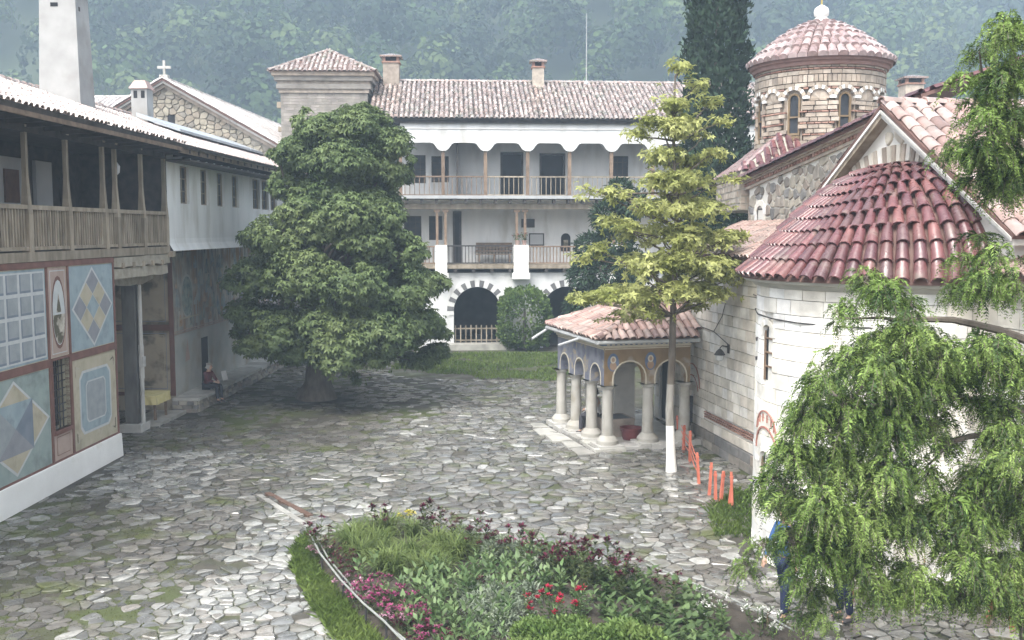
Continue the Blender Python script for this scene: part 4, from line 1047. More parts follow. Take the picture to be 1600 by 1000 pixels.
# roof
EV2, EZ2, RV2, RZ2 = .62, 11.52, -4.6, 14.05
b = MB(); p = [W(U0, EV2, EZ2), W(U1, EV2, EZ2), W(U1, RV2, RZ2), W(U0, RV2, RZ2)]; p2 = [W(U1, -9.6, EZ2), W(U0, -9.6, EZ2), W(U0, RV2, RZ2), W(U1, RV2, RZ2)]
slab_roof(b, p, .1); slab_roof(b, p2, .1); rf = b.build('roof', MAT['dark_wood'], bw)
b = MB(); roof_joined(b, p, .25, .40, .085); ridge_joined(b, p[3], p[2]); b.build('tiles', MAT['old_tile'], rf, kind='stuff', smooth=.6)
b = MB(); b.box(W, U0, U1, .40, .46, 11.30, 11.44); b.build('eave_board', MAT['dark_wood'], bw)
b = MB(); b.box(W, U0, U1, -9.2, -2.32, 3.92, 11.4); b.box(W, U0, U1, -9.2, -6.62, 0, 3.9); b.build('rear_block', MAT['grey_plaster'], bw)
brick_chimney(bw, W(3.6, -4.2, 0), .62, 13.6, 15.15); brick_chimney(bw, W(-4.3, -4.4, 0), .85, 13.2, 15.35)
# things on the balconies
bn = thing('balcony_bench', 'brown slatted wooden bench against the middle balcony wall', 'bench', W(1.1, -1.6, 4.28))
for u in (.3, 1.1, 1.9):
    b = MB(); b.box(W, u - .04, u + .04, -1.8, -1.3, 4.29, 4.74); b.build('leg', MAT['brown_wood'], bn)
for k in range(3): b = MB(); b.box(W, .15, 2.05, -1.75 + k * .16, -1.62 + k * .16, 4.742, 4.78); b.build('seat_slat', MAT['brown_wood'], bn)
for k in range(3): b = MB(); b.box(W, .15, 2.05, -1.84, -1.80, 4.86 + k * .18, 5.0 + k * .18); b.build('back_slat', MAT['brown_wood'], bn)
for nm, lab, (u0, u1, z0, z1), mt in (('picture_frame', 'small dark framed picture hanging high on the middle balcony wall', (2.55, 3.25, 6.15, 6.6), 'dark_wood'), ('notice_board', 'dark framed board leaning low on the middle balcony wall', (2.95, 3.75, 5.2, 5.85), 'old_wood')):
    o = thing(nm, lab, 'picture', W((u0 + u1) / 2, -1.98, z0))
    b = MB(); b.box(W, u0, u1, -1.99, -1.95, z0, z1); b.build('frame', MAT['dark_wood'], o)
    b = MB(); b.box(W, u0 + .06, u1 - .06, -1.95, -1.942, z0 + .06, z1 - .06); b.build('board', MAT['iron'] if mt == 'dark_wood' else MAT['grey_plaster'], o)
o = thing('icon_niche', 'small arched dark niche with icon on the middle balcony wall', 'niche', W(4.9, -1.98, 5.0))
b = MB(); pts = [(4.65, 4.9), (5.15, 4.9), (5.15, 5.6)] + [(4.9 + .25 * math.cos(q), 5.6 + .25 * math.sin(q)) for q in [math.pi * k / 8 for k in range(1, 8)]] + [(4.65, 5.6)]
b.prism([W(u, -1.99, z) for u, z in pts], W(0, .03, 0) - W(0, 0, 0)); b.build('recess', MAT['void'], o)
b = MB(); b.box(W, 4.78, 5.02, -1.955, -1.94, 5.1, 5.5); b.build('icon', MAT['scene_paint'], o)
# building behind on the right
K = Frame(20, 52, .998, -.05)
kb = thing('rear_tiled_building', 'distant building behind the church with pale tiled roof and one brick chimney', 'building', K(5, -3, 0))
b = MB(); b.box(K, -4, 20, -7, 0, 0, 11.1); b.build('wall', MAT['grey_plaster'], kb)
b = MB(); p = [K(-4.3, .5, 11.05), K(20.3, .5, 11.05), K(20.3, -3.6, 13.05), K(-4.3, -3.6, 13.05)]; slab_roof(b, p, .1); rr = b.build('roof', MAT['tile_bed'], kb)
b = MB(); roof_joined(b, p, .27, .42, .09); ridge_joined(b, p[3], p[2]); b.build('tiles', MAT['old_tile'], rr, kind='stuff', smooth=.6)
brick_chimney(kb, K(.9, -1.2, 0), .95, 11.6, 14.0)

mast = thing('roof_mast', 'thin pale mast rising from the middle of the long back roof', 'mast', W(6.25, -4.3, 13.9))
b = MB(); b.tube([W(6.25, -4.3, 13.6), W(6.25, -4.3, 17.7)], [.03, .018], 6); b.build('pole', MAT['gutter'], mast)
b = MB(); b.lathe(W(6.25, -4.3, 13.9), [(.10, 0), (.10, .12), (.05, .2), (0, .2)], 8); b.build('socket', MAT['zinc'], mast)
# ================================================================ CHURCH
# u runs along the courtyard wall towards the camera, n points into the courtyard (to the left)
S = Frame(5.2, 28.3, .168, -.986); S.n = (-S.u[1] * -1, S.u[0] * -1)
S.n = (S.u[1], -S.u[0])                       # (-.986, -.168)
church = thing('church', 'pale stone church with a round dome drum and a big round tiled apse', 'church', S(4, -4, 0))
def blocks(parent, F, u0, u1, z0, z1, v, bw, bh, mat, name='stone_block', depth=.08, gap=.014, holes=(), join=None, jit=.006, keep=None, kind=None):
    """courses of single cut stones; joined into one part when join is a name"""
    J = MB() if join else None; z = z0; k = 0
    while z < z1 - .02:
        h = min(bh * random.uniform(.88, 1.12), z1 - z)
        if z1 - z - h < bh * .35: h = z1 - z
        u = u0 - random.uniform(0, bw)
        while u < u1:
            w = bw * random.uniform(.65, 1.4); segs = [(max(u, u0), min(u + w, u1))]; u += w
            for (a, c, e, g) in holes:
                if z + h > e and z < g:
                    ns = []
                    for s, q in segs:
                        if s < a: ns.append((s, min(q, a)))
                        if q > c: ns.append((max(s, c), q))
                    segs = [x for x in ns if x[1] > x[0]]
            for s, q in segs:
                if q - s < .05: continue
                if keep and not keep((s + q) / 2, z + h / 2): continue
                o = random.uniform(-jit, jit); m = J or MB(); g_ = gap / 2; e_ = .008
                m.hexa([F(s + g_, v - depth, z + g_), F(q - g_, v - depth, z + g_), F(q - g_, v + o, z + g_), F(s + g_, v + o, z + g_), F(s + g_, v - depth, z + h - g_), F(q - g_, v - depth, z + h - g_), F(q - g_, v + o, z + h - g_), F(s + g_, v + o, z + h - g_)])
                if not J: m.build(name, mat, parent)
        z += h; k += 1
    return J.build(join, mat, parent, kind=kind or 'stuff') if J else None

# --- nave wall on the courtyard side
NW = (-.30, .12, .36, 1.02)
b = MB(); b.box(S, -.6, 20, -.5, -.07, 0, 5.45); b.box(S, -3.6, -.61, -.5, -.07, 0, 3.3); b.box(S, -.6, .0, -4, -.52, 0, 5.3); nw = b.build('nave_wall', MAT['mortar'], church)
blocks(church, S, .0, 5.8, .5, 5.42, 0, .44, .27, MAT['nave_stone'], holes=[(.9, 8.6, .80, 1.02)], jit=.008)
blocks(church, S, 5.8, 8.6, .5, 5.42, 0, .44, .27, MAT['nave_stone'], holes=[(.9, 8.6, .80, 1.02)], jit=.008, join='stone_courses')
blocks(church, S, -.6, 0, .0, 5.42, 0, .50, .34, MAT['nave_stone'], holes=[(NW[0], NW[1], NW[2], NW[3] + .22), (-2.9, -1.9, 0, 2.0)], join='stone_courses', jit=.008)
blocks(church, S, -3.6, -.6, .0, 3.3, 0, .50, .34, MAT['nave_stone'], holes=[(-2.9, -1.9, 0, 2.0)], join='stone_courses', jit=.008)
blocks(church, S, 12.6, 20, .0, 5.42, 0, .55, .34, MAT['nave_stone'], join='stone_courses')
blocks(church, S, .0, 8.6, .0, .49, .05, .7, .25, MAT['rubble'], name='base_stone', depth=.12, jit=.02)
for z in (.82, .885, .95): blocks(church, S, .9, 8.6, z, z + .05, .004, .26, .05, MAT['brick'], join='brick_band', gap=.02, depth=.05)
w = window_at(S, church, NW[0] - .03, NW[1] + .03, NW[2], NW[3] + .2, -.069, MAT['iron'], 3, 4, bar=.025, fw=.04)
def arc_strip(mb, F, c, z, r0, r1, a0, a1, v, n=12, mi=0):
    for k in range(n):
        p, q = a0 + (a1 - a0) * k / n, a0 + (a1 - a0) * (k + 1) / n
        mb.hexa([F(c + r0 * math.cos(p), v - .03, z + r0 * math.sin(p)), F(c + r0 * math.cos(q), v - .03, z + r0 * math.sin(q)), F(c + r0 * math.cos(q), v, z + r0 * math.sin(q)), F(c + r0 * math.cos(p), v, z + r0 * math.sin(p)),
                 F(c + r1 * math.cos(p), v - .03, z + r1 * math.sin(p)), F(c + r1 * math.cos(q), v - .03, z + r1 * math.sin(q)), F(c + r1 * math.cos(q), v, z + r1 * math.sin(q)), F(c + r1 * math.cos(p), v, z + r1 * math.sin(p))], mi)
MAT['red_line'] = M('red_line', (.33, .15, .12), (.42, .22, .18), scale=6, rough=.85)
b = MB(); arc_strip(b, S, -.09, 1.55, .62, .66, 0, math.pi, .012); b.build('painted_arch', MAT['red_line'], church); b = MB(); arc_strip(b, S, -.09, 1.35, .50, .53, .2, math.pi - .2, .012)
for k in range(0): b.box(S, -.3 + k * .1, -.28 + k * .1, -.02, .012, 1.95, 2.06)
b.build('painted_arch', MAT['red_line'], church)
# --- nave lean-to roof, clerestory of rubble, upper roofs
b = MB(); p = [S(-.9, .32, 5.36), S(8.0, .32, 5.36), S(8.0, -1.85, 6.25), S(-.9, -1.85, 6.25)]; slab_roof(b, p, .09); nr = b.build('aisle_roof', MAT['tile_bed'], church)
b = MB(); roof_joined(b, p, .24, .38, .085); b.build('tiles', MAT['orange_tile'], nr, kind='stuff', smooth=.6)
b = MB(); p = [S(13.2, .32, 5.36), S(20, .32, 5.36), S(20, -3.2, 6.7), S(13.2, -3.2, 6.7)]; slab_roof(b, p, .09); nr = b.build('aisle_roof', MAT['tile_bed'], church)
b = MB(); roof_joined(b, p, .24, .38, .085); b.build('tiles', MAT['orange_tile'], nr, kind='stuff', smooth=.6)
CL = Frame(*S(0, -1.85, 0)[:2], *S.u); CL.n = S.n
rk = lambda u: 7.30 + (u + .65) * .135
b = MB(); b.prism([CL(-.65, -.018, 5.0), CL(8.2, -.018, 5.0), CL(8.2, -.018, rk(8.2)), CL(-.65, -.018, rk(-.65))], CL(0, -.6, 0) - CL(0, 0, 0)); b.build('clerestory', MAT['mortar'], church)
AW = (-.05, .42, 5.95, 6.62)
rubble_wall(church, CL, -.64, 7.9, 5.9, 8.3, .33, MAT['rubble'], 'rubble_stone', gap=(.018, .034), asp=.62, rnd=.10, keep=lambda u, z: z < rk(u) - .14 and not (AW[0] - .2 < u < AW[1] + .2 and z < 6.95), depth=.05)
b = MB(); arc_strip(b, CL, .185, 6.45, .25, .42, 0, math.pi, .03, 9); b.box(CL, AW[0] - .14, AW[0], -.1, .02, 5.95, 6.45); b.box(CL, AW[1], AW[1] + .14, -.1, .02, 5.95, 6.45); b.build('window_arch', MAT['ashlar'], church)
window_at(CL, church, AW[0], AW[1], AW[2], AW[3], -.07, MAT['iron'], 2, 4, bar=.03, fw=.04)
CE = Frame(*CL(-.652, 0, 0)[:2], -S.n[0], -S.n[1]); CE.n = (-S.u[0], -S.u[1])
blocks(church, CE, .0, .6, 5.4, 7.2, 0, .35, .21, MAT['rubble'], gap=.07, jit=.012, join='end_stones')
# raking cornice: dentils, bricks, white line, tiles
for (v, z0, z1, mt, nm) in ((.05, -.10, -.02, 'drum_stone', 'cornice'), (.11, .06, .13, 'drum_stone', 'cornice'), (.16, .135, .20, 'ashlar', 'cornice')):
    b = MB(); b.hexa([CL(-.85, -.3, rk(-.85) + z0), CL(8.2, -.3, rk(8.2) + z0), CL(8.2, v, rk(8.2) + z0), CL(-.85, v, rk(-.85) + z0), CL(-.85, -.3, rk(-.85) + z1), CL(8.2, -.3, rk(8.2) + z1), CL(8.2, v, rk(8.2) + z1), CL(-.85, v, rk(-.85) + z1)]); b.build(nm, MAT[mt], church)
b = MB()
u = -.8
while u < 8.0: b.hexa([CL(u, -.1, rk(u) - .02), CL(u + .09, -.1, rk(u) - .01), CL(u + .09, .09, rk(u) - .01), CL(u, .09, rk(u) - .02), CL(u, -.1, rk(u) + .055), CL(u + .09, -.1, rk(u) + .065), CL(u + .09, .09, rk(u) + .065), CL(u, .09, rk(u) + .055)]); u += .17
b.build('dentils', MAT['brick'], church, kind='stuff')
b = MB(); p = [CL(-.95, .24, rk(-.95) + .21), CL(8.4, .24, rk(8.4) + .21), CL(8.4, -2.6, rk(8.4) + 1.15), CL(-.95, -2.6, rk(-.95) + 1.15)]; slab_roof(b, p, .07); nr = b.build('arm_roof', MAT['tile_bed'], church)
b = MB(); roof_joined(b, p, .24, .36, .085); ridge_joined(b, p[0], p[1], w=.22); b.build('tiles', MAT['wet_tile'], nr, kind='stuff', smooth=.6)
# --- dome drum
DC = Vector((9.72, 32.0, 0)); DR = 1.98
DZ = -.36
def DP(r, a, z): return Vector((DC.x + r * math.sin(a), DC.y - r * math.cos(a), z + DZ))       # a = 0 faces the camera, grows to the right
NBAY = 16
b = MB(); b.lathe((DC.x, DC.y, DZ), [(DR - .16, 7.0), (DR - .16, 11.3)], 48); drum = b.build('drum', MAT['old_mortar'], church)
bays = [(math.radians(-16.5 + 22.5 * k), k % 2 == 1) for k in range(-4, 7)]
ZS, ZB = 10.28, 9.05
def on_bay(a, z):
    for c, win in bays:
        d = abs(a - c) * DR
        if win and d < .20 and 9.25 < z < 10.3: return True
        if d < .30 and 9.0 < z < ZS + math.sqrt(max(0, .09 - d * d)): return not win and z > 10.15 and False or win
    return False
stone, brk = MB(), MB()
z = 7.9; k = 0
while z < 11.3:
    isb = (k % 3 == 2) if z < 10.2 else (k % 2 == 1)
    h = .055 if isb else .125
    if z > 10.72 and z < 10.95: isb, h = False, .22
    a = -1.9 + random.uniform(0, .1)
    while a < 1.9:
        w = (random.uniform(.16, .26) if isb else (random.uniform(.12, .2) if h > .2 else random.uniform(.22, .42))) / DR
        mid = a + w / 2
        inn = None
        for c, win in bays:
            d = abs(mid - c) * DR
            if 9.0 < z < ZS + math.sqrt(max(0, .085 - d * d)) and d < .29: inn = win
            elif ZS < z + h / 2 and (z + h / 2 - ZS) ** 2 + d * d < .39 ** 2: inn = True
        if inn is None or inn is False:
            r0 = DR + random.uniform(-.008, .012) - (.055 if inn is False else 0); g = .012; e = .02 / DR / 2
            m = brk if isb else stone
            m.hexa([DP(DR - .2, a + e, z + g), DP(DR - .2, a + w - e, z + g), DP(r0, a + w - e, z + g), DP(r0, a + e, z + g), DP(DR - .2, a + e, z + h), DP(DR - .2, a + w - e, z + h), DP(r0, a + w - e, z + h), DP(r0, a + e, z + h)])
        a += w
    z += h + .012; k += 1
stone.build('stones', MAT['drum_stone'], drum, kind='stuff'); brk.build('bricks', MAT['brick'], drum, kind='stuff')
for c, win in bays:
    def Fb(u, v, z, c=c): return DP(DR + v, c + u / DR, z)
    n = 11
    for k in range(n):
        p0, p1 = math.pi * (k + .06) / n, math.pi * (k + .94) / n; m = MB()
        m.hexa([Fb(.29 * math.cos(q), v, ZS + .29 * math.sin(q)) for q, v in ((p0, -.12), (p1, -.12), (p1, .012), (p0, .012))] + [Fb(.40 * math.cos(q), v, ZS + .40 * math.sin(q)) for q, v in ((p0, -.12), (p1, -.12), (p1, .012), (p0, .012))])
        m.build('voussoir', MAT['drum_stone'] if k % 2 else VL, drum)
    if win:
        m = MB(); m.face([Fb(-.29, -.13, 8.9), Fb(.29, -.13, 8.9), Fb(.29, -.13, 10.6), Fb(-.29, -.13, 10.6)])
        for s in (-.29, .29): m.face([Fb(s, -.13, 8.9), Fb(s, .0, 8.9), Fb(s, .0, 10.3), Fb(s, -.13, 10.3)])
        m.build('recess', MAT['drum_stone'], drum)
        m = MB(); wd = M('yellow_wood', (.15, .105, .06), (.21, .15, .085), scale=6, rough=.6) if 'yw' not in MAT else MAT['yw']; MAT['yw'] = wd
        for (u0, u1, z0, z1) in ((-.20, -.14, 9.22, 10.28), (.14, .20, 9.22, 10.28), (-.14, .14, 9.22, 9.29), (-.14, .14, 9.74, 9.79), (-.2, .2, 9.0, 9.2)): m.box(Fb, u0, u1, -.125, -.06, z0, z1)
        arc_strip(m, Fb, 0, 10.28, .14, .2, 0, math.pi, -.06, 8); wf = m.build('window', wd, drum)
        m = MB(); m.face([Fb(-.14, -.11, 9.29), Fb(.14, -.11, 9.29), Fb(.14, -.11, 10.28)] + [Fb(.14 * math.cos(q), -.11, 10.28 + .14 * math.sin(q)) for q in [math.pi * j / 6 for j in range(1, 6)]] + [Fb(-.14, -.11, 10.28)]); m.build('pane', MAT['pane'], wf)
    else:
        m = MB(); arc_strip(m, Fb, 0, ZS, .02, .285, 0, math.pi, -.045, 9); m.build('tympanum', MAT['drum_stone'], drum)
# dome roof
b = MB(); b.lathe((DC.x, DC.y, DZ), [(DR - .05, 11.25), (DR + .07, 11.27), (DR + .10, 11.36), (DR + .17, 11.40), (DR + .20, 11.52), (DR + .21, 11.52)], 56, mi=0); b.build('cornice', M('dome_cornice', (.23, .14, .12), (.30, .19, .165), scale=5, rough=.8), drum, smooth=.5)
def dome_prof(t): # t 0 at the eave, 1 at the top
    r = 1 - t; return 2.22 * r, 11.50 + 1.36 * (1 - r ** 1.65)
b = MB(); b.lathe((DC.x, DC.y, DZ), [(dome_prof(i / 12)[0] - .02, dome_prof(i / 12)[1] - .01) for i in range(13)], 56); dr_ = b.build('dome_roof', MAT['tile_bed'], church, smooth=True)
NR = 7
b = MB()
for r in range(NR):
    t0, t1 = r / NR * .96, (r + 1) / NR * .96
    (r0, z0), (r1, z1) = dome_prof(t0), dome_prof(min(.99, t1 + .012)); ntile = max(10, int(2 * math.pi * r0 / .285))
    for k in range(ntile):
        a = 2 * math.pi * (k + .5 * (r % 2)) / ntile; pts = []
        hw0, hw1 = math.pi / ntile * .95, math.pi / ntile * .86; lo, hi = [], []
        for j in range(5):
            q = math.pi * j / 4; x = -math.cos(q); hgt = math.sin(q)
            lo.append(DP(r0 + .045 + hgt * .03, a + x * hw0, z0 + .055 + hgt * .075)); hi.append(DP(r1 + .01 + hgt * .05, a + x * hw1, z1 + .01 + hgt * .06))
        b.add(lo + hi, [(j, j + 1, j + 6, j + 5) for j in range(4)]); b.add(lo + [DP(r0 + .03, a + hw0, z0 - .02), DP(r0 + .03, a - hw0, z0 - .02)], [(6, 5, 4, 3, 2, 1, 0)])
b.build('tiles', M('dome_tile', (0, 0, 0), scale=6, rough=.30, rvar=.1, spec=.6, isl=.18, pal=[(.34, .255, .25), (.29, .205, .20), (.40, .315, .31), (.26, .185, .175), (.37, .285, .275)], c3=(.22, .18, .17), s3=2.0, lo3=.55, hi3=.7), dr_, kind='stuff', smooth=.8)
b = MB(); b.lathe((DC.x, DC.y, 12.86 + DZ), [(.0, .0), (.26, .0), (.24, .10), (.16, .16), (.22, .22), (.235, .34), (.20, .44), (.11, .50), (.05, .54), (0, .55)], 16); b.build('finial', MAT['white_paint'], dr_, smooth=True)
b = MB(); b.box(Frame(DC.x, DC.y, 1, 0), -.022, .022, -.022, .022, 13.38 + DZ, 14.0 + DZ); b.box(Frame(DC.x, DC.y, 1, 0), -.17, .17, -.019, .019, 13.70 + DZ, 13.75 + DZ); b.build('cross', M('gilt', (.55, .42, .15), rough=.3, metal=.8), dr_)
# roofs below the drum
b = MB(); q = [(DC.x - 3.0, DC.y - 2.5), (DC.x + 2.6, DC.y - 2.9), (DC.x + 3.2, DC.y + 2.6), (DC.x - 2.6, DC.y + 3.0)]; ap = (DC.x, DC.y)
for i in range(4):
    p0, p1 = q[i], q[(i + 1) % 4]; b.face([(*p0, 7.75), (*p1, 7.75), (*ap, 10.0)])
b.prism([(*p, 6.6) for p in q], (0, 0, 1.14)); ur = b.build('drum_base', MAT['old_mortar'], church)
for i in (3, 0):
    p0, p1 = q[i], q[(i + 1) % 4]; DFm = Frame(p0[0], p0[1], p1[0] - p0[0], p1[1] - p0[1]); blocks(ur, DFm, 0, math.hypot(p1[0] - p0[0], p1[1] - p0[1]), 6.6, 7.72, .012, .4, .2, MAT['drum_stone'], gap=.05, jit=.01, join='stones', depth=.03)
b = MB()
for i in (0, 3): roof_joined(b, [(*q[i], 7.76), (*q[(i + 1) % 4], 7.76), (*ap, 10.01)], .24, .36, .085)
b.build('tiles', MAT['wet_tile'], ur, kind='stuff', smooth=.6)
# --- cross gable over the apse
GA = 10.1; gsl = lambda u: 8.050 - abs(u - GA) * .60
b = MB(); b.prism([S(GA - 3.5, -.018, 4.6), S(GA + 3.5, -.018, 4.6), S(GA + 3.5, -.018, gsl(GA + 3.5)), S(GA, -.018, 8.050), S(GA - 3.5, -.018, gsl(GA - 3.5))], S(0, -.5, 0) - S(0, 0, 0)); gw = b.build('gable_wall', MAT['mortar'], church)
CON = S(10.3, 0, 0); AR0, AR1 = 2.0, 2.30     # pale arch above the half dome
ARZ = 5.45
rubble_wall(church, S, GA - 3.3, GA + 3.4, 5.7, 8.0, .30, M('gable_stone', (0, 0, 0), scale=4, rough=.85, bump=.4, isl=.14, pal=[(.50, .46, .39), (.42, .38, .32), (.55, .52, .46), (.38, .35, .30), (.58, .53, .44)]), 'gable_stone', depth=.05, gap=(.03, .05), keep=lambda u, z: z + .15 < gsl(u) and ((u - 10.3) / (AR1 + .92)) ** 2 + ((z - 5.18) / (AR1 + .12)) ** 2 > 1)
b = MB(); n = 36
for k in range(n):
    p0, p1 = math.pi * (.20 + .60 * (k + .14) / n), math.pi * (.20 + .60 * (k + .86) / n); m = MB()
    f = lambda r, q, v: S(10.3 + (r + .88) * math.cos(q), v, 5.18 + (r + .06) * math.sin(q))
    m.hexa([f(AR0, p0, -.1), f(AR0, p1, -.1), f(AR0, p1, .015), f(AR0, p0, .015), f(AR1, p0, -.1), f(AR1, p1, -.1), f(AR1, p1, .015), f(AR1, p0, .015)])
    m.build('voussoir', MAT['nave_stone'] if k % 2 else MAT['drum_stone'], gw)
for s in (-1, 1):
    e = GA + s * 3.75
    b = MB(); b.hexa([S(e, -.3, gsl(e) - .02), S(GA, -.3, 8.030), S(GA, .20, 8.030), S(e, .20, gsl(e) - .02), S(e, -.3, gsl(e) + .09), S(GA, -.3, 8.160), S(GA, .20, 8.160), S(e, .20, gsl(e) + .09)]); b.build('rake_board', MAT['old_wood'] if s < 0 else MAT['cut_stone'], church)
    if True:
        b = MB(); b.hexa([S(e, .202, gsl(e) + .045), S(GA, .202, 8.115), S(GA, .235, 8.115), S(e, .235, gsl(e) + .045), S(e, .202, gsl(e) + .10), S(GA, .202, 8.170), S(GA, .235, 8.170), S(e, .235, gsl(e) + .10)]); b.build('rake_trim', MAT['cut_stone'] if s > 0 else MAT['white_paint'], church)
pR = [S(GA + 3.8, .22, gsl(GA + 3.8) + .16), S(GA + 3.8, -9, gsl(GA + 3.8) + .16), S(GA, -9, 8.290), S(GA, .22, 8.290)]; pL = [S(GA - 3.8, -9, gsl(GA - 3.8) + .16), S(GA - 3.8, .22, gsl(GA - 3.8) + .16), S(GA, .22, 8.290), S(GA, -9, 8.290)]
b = MB(); slab_roof(b, pR, .06); slab_roof(b, pL, .06); gr = b.build('gable_roof', MAT['tile_bed'], church)
t = tile_arc(.26, .42, .10, 5); tm = None
pl = roof_places(pR, .29, .38); 
pl.sort(key=lambda m: (m.translation - Vector((0, 0, 6))).length)
near, far = [], []
for m in pl:
    q = m.translation; (near if (q.x / q.y < .53 and q.y > 12) else far).append(m)
me = t.build('tile', MAT['pink_tile'], smooth=.9); tmesh = me.data; bpy.data.objects.remove(me)
for m in near[:120]: inst_m('tile', tmesh, gr, m)
b = MB()
for m in near[120:] + far: b.add([m @ Vector(v) for v in t.v], t.f)
ridge_joined(b, pR[3], pR[2], w=.3, h=.12); roof_joined(b, pL, .28, .38, .09); b.build('tiles', MAT['pink_tile'], gr, kind='stuff', smooth=.9)
b = MB(); b.box(S, GA + 3.4, GA + 6.5, -3.4, -2.9, 5.3, 7.4); b.build('side_wall', MAT['rubble'], church)

# --- the round apse
AX_R, EAVE_R, WALL_Z = 2.39, 2.71, 5.12
def AP(r, a, z): return Vector((CON.x + r * (math.cos(a) * S.n[0] + math.sin(a) * S.u[0]), CON.y + r * (math.cos(a) * S.n[1] + math.sin(a) * S.u[1]), z))   # a=0 is the axis, grows towards the camera
def apse_band(mb, prof, n=40, a0=-1.75, a1=1.75, mi=0):
    b0 = len(mb.v)
    for r, z in prof:
        for k in range(n + 1): mb.v.append(tuple(AP(r, a0 + (a1 - a0) * k / n, z)))
    for i in range(len(prof) - 1):
        for k in range(n): mb.f.append((b0 + i * (n + 1) + k, b0 + i * (n + 1) + k + 1, b0 + (i + 1) * (n + 1) + k + 1, b0 + (i + 1) * (n + 1) + k)); mb.m.append(mi)
b = MB(); apse_band(b, [(AX_R - .07, 0), (AX_R - .07, WALL_Z)]); apse = b.build('apse_wall', MAT['mortar'], church, smooth=True)
WA = .21 / AX_R
HOLES = [(-WA, WA, 3.30, 4.32), (-WA * 1.1, WA * 1.1, .95, 2.02)]
ap_me = 0; z = .0; row = 0; extra = MB()
while z < WALL_Z - .02:
    h = random.uniform(.25, .33); h = min(h, WALL_Z - z)
    if WALL_Z - z - h < .12: h = WALL_Z - z
    a = -1.7 + random.uniform(0, .15)
    while a < 1.62:
        w = random.uniform(.34, .74) / AX_R; segs = [(a, a + w)]; a += w
        for (s, q, z0, z1) in HOLES:
            if z + h > z0 and z < z1:
                ns = []
                for x, y in segs:
                    if x < s: ns.append((x, min(y, s)))
                    if y > q: ns.append((max(x, q), y))
                segs = [x for x in ns if x[1] > x[0]]
        for s, q in segs:
            if q - s < .03: continue
            g, e = .006, .006 / AX_R; r = AX_R + random.uniform(-.006, .008); nn = max(1, int((q - s) / .09)); vis = -.62 < (s + q) / 2 < 1.25 and z > 1.6
            m = MB() if vis else extra; base = len(m.v)
            for i in range(nn + 1):
                x = s + e + (q - s - 2 * e) * i / nn
                for rr, zz in ((AX_R - .09, z + g), (r, z + g), (r, z + h - g), (AX_R - .09, z + h - g)): m.v.append(tuple(AP(rr, x, zz)))
            for i in range(nn):
                for k in range(4): m.f.append((base + 4 * i + k, base + 4 * i + 4 + k, base + 4 * i + 4 + (k + 1) % 4, base + 4 * i + (k + 1) % 4)); m.m.append(0)
            m.f.append((base, base + 1, base + 2, base + 3)); m.m.append(0); m.f.append((base + 4 * nn + 3, base + 4 * nn + 2, base + 4 * nn + 1, base + 4 * nn)); m.m.append(0)
            if vis: m.build('stone_block', MAT['ashlar'], church)
    z += h; row += 1
extra.build('stone_courses', MAT['ashlar'], church, kind='stuff')
for (s, q, z0, z1) in HOLES:
    def Fa(u, v, z): return AP(AX_R + v, u / AX_R, z)
    rr = (q - s) / 2 * AX_R
    m = MB(); m.face([Fa(-rr, -.065, z0), Fa(rr, -.065, z0), Fa(rr, -.065, z1), Fa(-rr, -.065, z1)]); wv = m.build('window', MAT['pane'], church)
    m = MB()
    for u in (-rr + .02, rr - .02): m.box(Fa, u - .018, u + .018, -.062, -.03, z0, z1 - .03)
    for k in range(1, 4): zz = z0 + (z1 - z0) * k / 4; m.box(Fa, -rr, rr, -.058, -.034, zz - .015, zz + .015)
    m.build('sash', MAT['brown_wood'], wv)
    m = MB()
    for k in range(9):                     # stone arch ring closing the square opening
        p0, p1 = math.pi * k / 9, math.pi * (k + 1) / 9; r1 = rr + .10
        m.hexa([Fa(rr * math.cos(p0), -.09, z1 - rr + rr * math.sin(p0)), Fa(rr * math.cos(p1), -.09, z1 - rr + rr * math.sin(p1)), Fa(rr * math.cos(p1), .018, z1 - rr + rr * math.sin(p1)), Fa(rr * math.cos(p0), .018, z1 - rr + rr * math.sin(p0)),
                Fa(r1 * math.cos(p0), -.09, z1 - rr + r1 * math.sin(p0)), Fa(r1 * math.cos(p1), -.09, z1 - rr + r1 * math.sin(p1)), Fa(r1 * math.cos(p1), .018, z1 - rr + r1 * math.sin(p1)), Fa(r1 * math.cos(p0), .018, z1 - rr + r1 * math.sin(p0))])
    for s_ in (-1, 1):
        m.hexa([Fa(s_ * rr * .62, -.09, z1 - rr * .05), Fa(s_ * rr, -.09, z1 - rr), Fa(s_ * rr, .01, z1 - rr), Fa(s_ * rr * .62, .01, z1 - rr * .05), Fa(s_ * rr * .7, -.09, z1 + .01), Fa(s_ * (rr + .01), -.09, z1 + .01), Fa(s_ * (rr + .01), .01, z1 + .01), Fa(s_ * rr * .7, .01, z1 + .01)])
    m.build('arch_stones', MAT['ashlar'], wv)
def Fa(u, v, z): return AP(AX_R + v, u / AX_R, z)
m = MB(); arc_strip(m, Fa, 0, 2.02, .42, .455, .0, math.pi, .022); m.build('painted_arch', MAT['red_line'], church); m = MB(); arc_strip(m, Fa, .0, 2.34, .40, .425, .1, math.pi - .1, .022)
m.build('painted_arch', MAT['red_line'], church); m = MB()
for k in range(6): q = math.pi * (k + .7) / 6.5; m.box(Fa, .36 * math.cos(q) - .012, .36 * math.cos(q) + .012, -.02, .022, 2.36 + .2 * math.sin(q), 2.46 + .24 * math.sin(q))
m.build('painted_rays', MAT['red_line'], church, kind='stuff')
for zz in (3.66, 4.02): m = MB(); arc_strip(m, Fa, -.62, zz, .05, .066, -math.pi, 0.3, .02, 8); m.build('iron_hook', MAT['iron'], church)
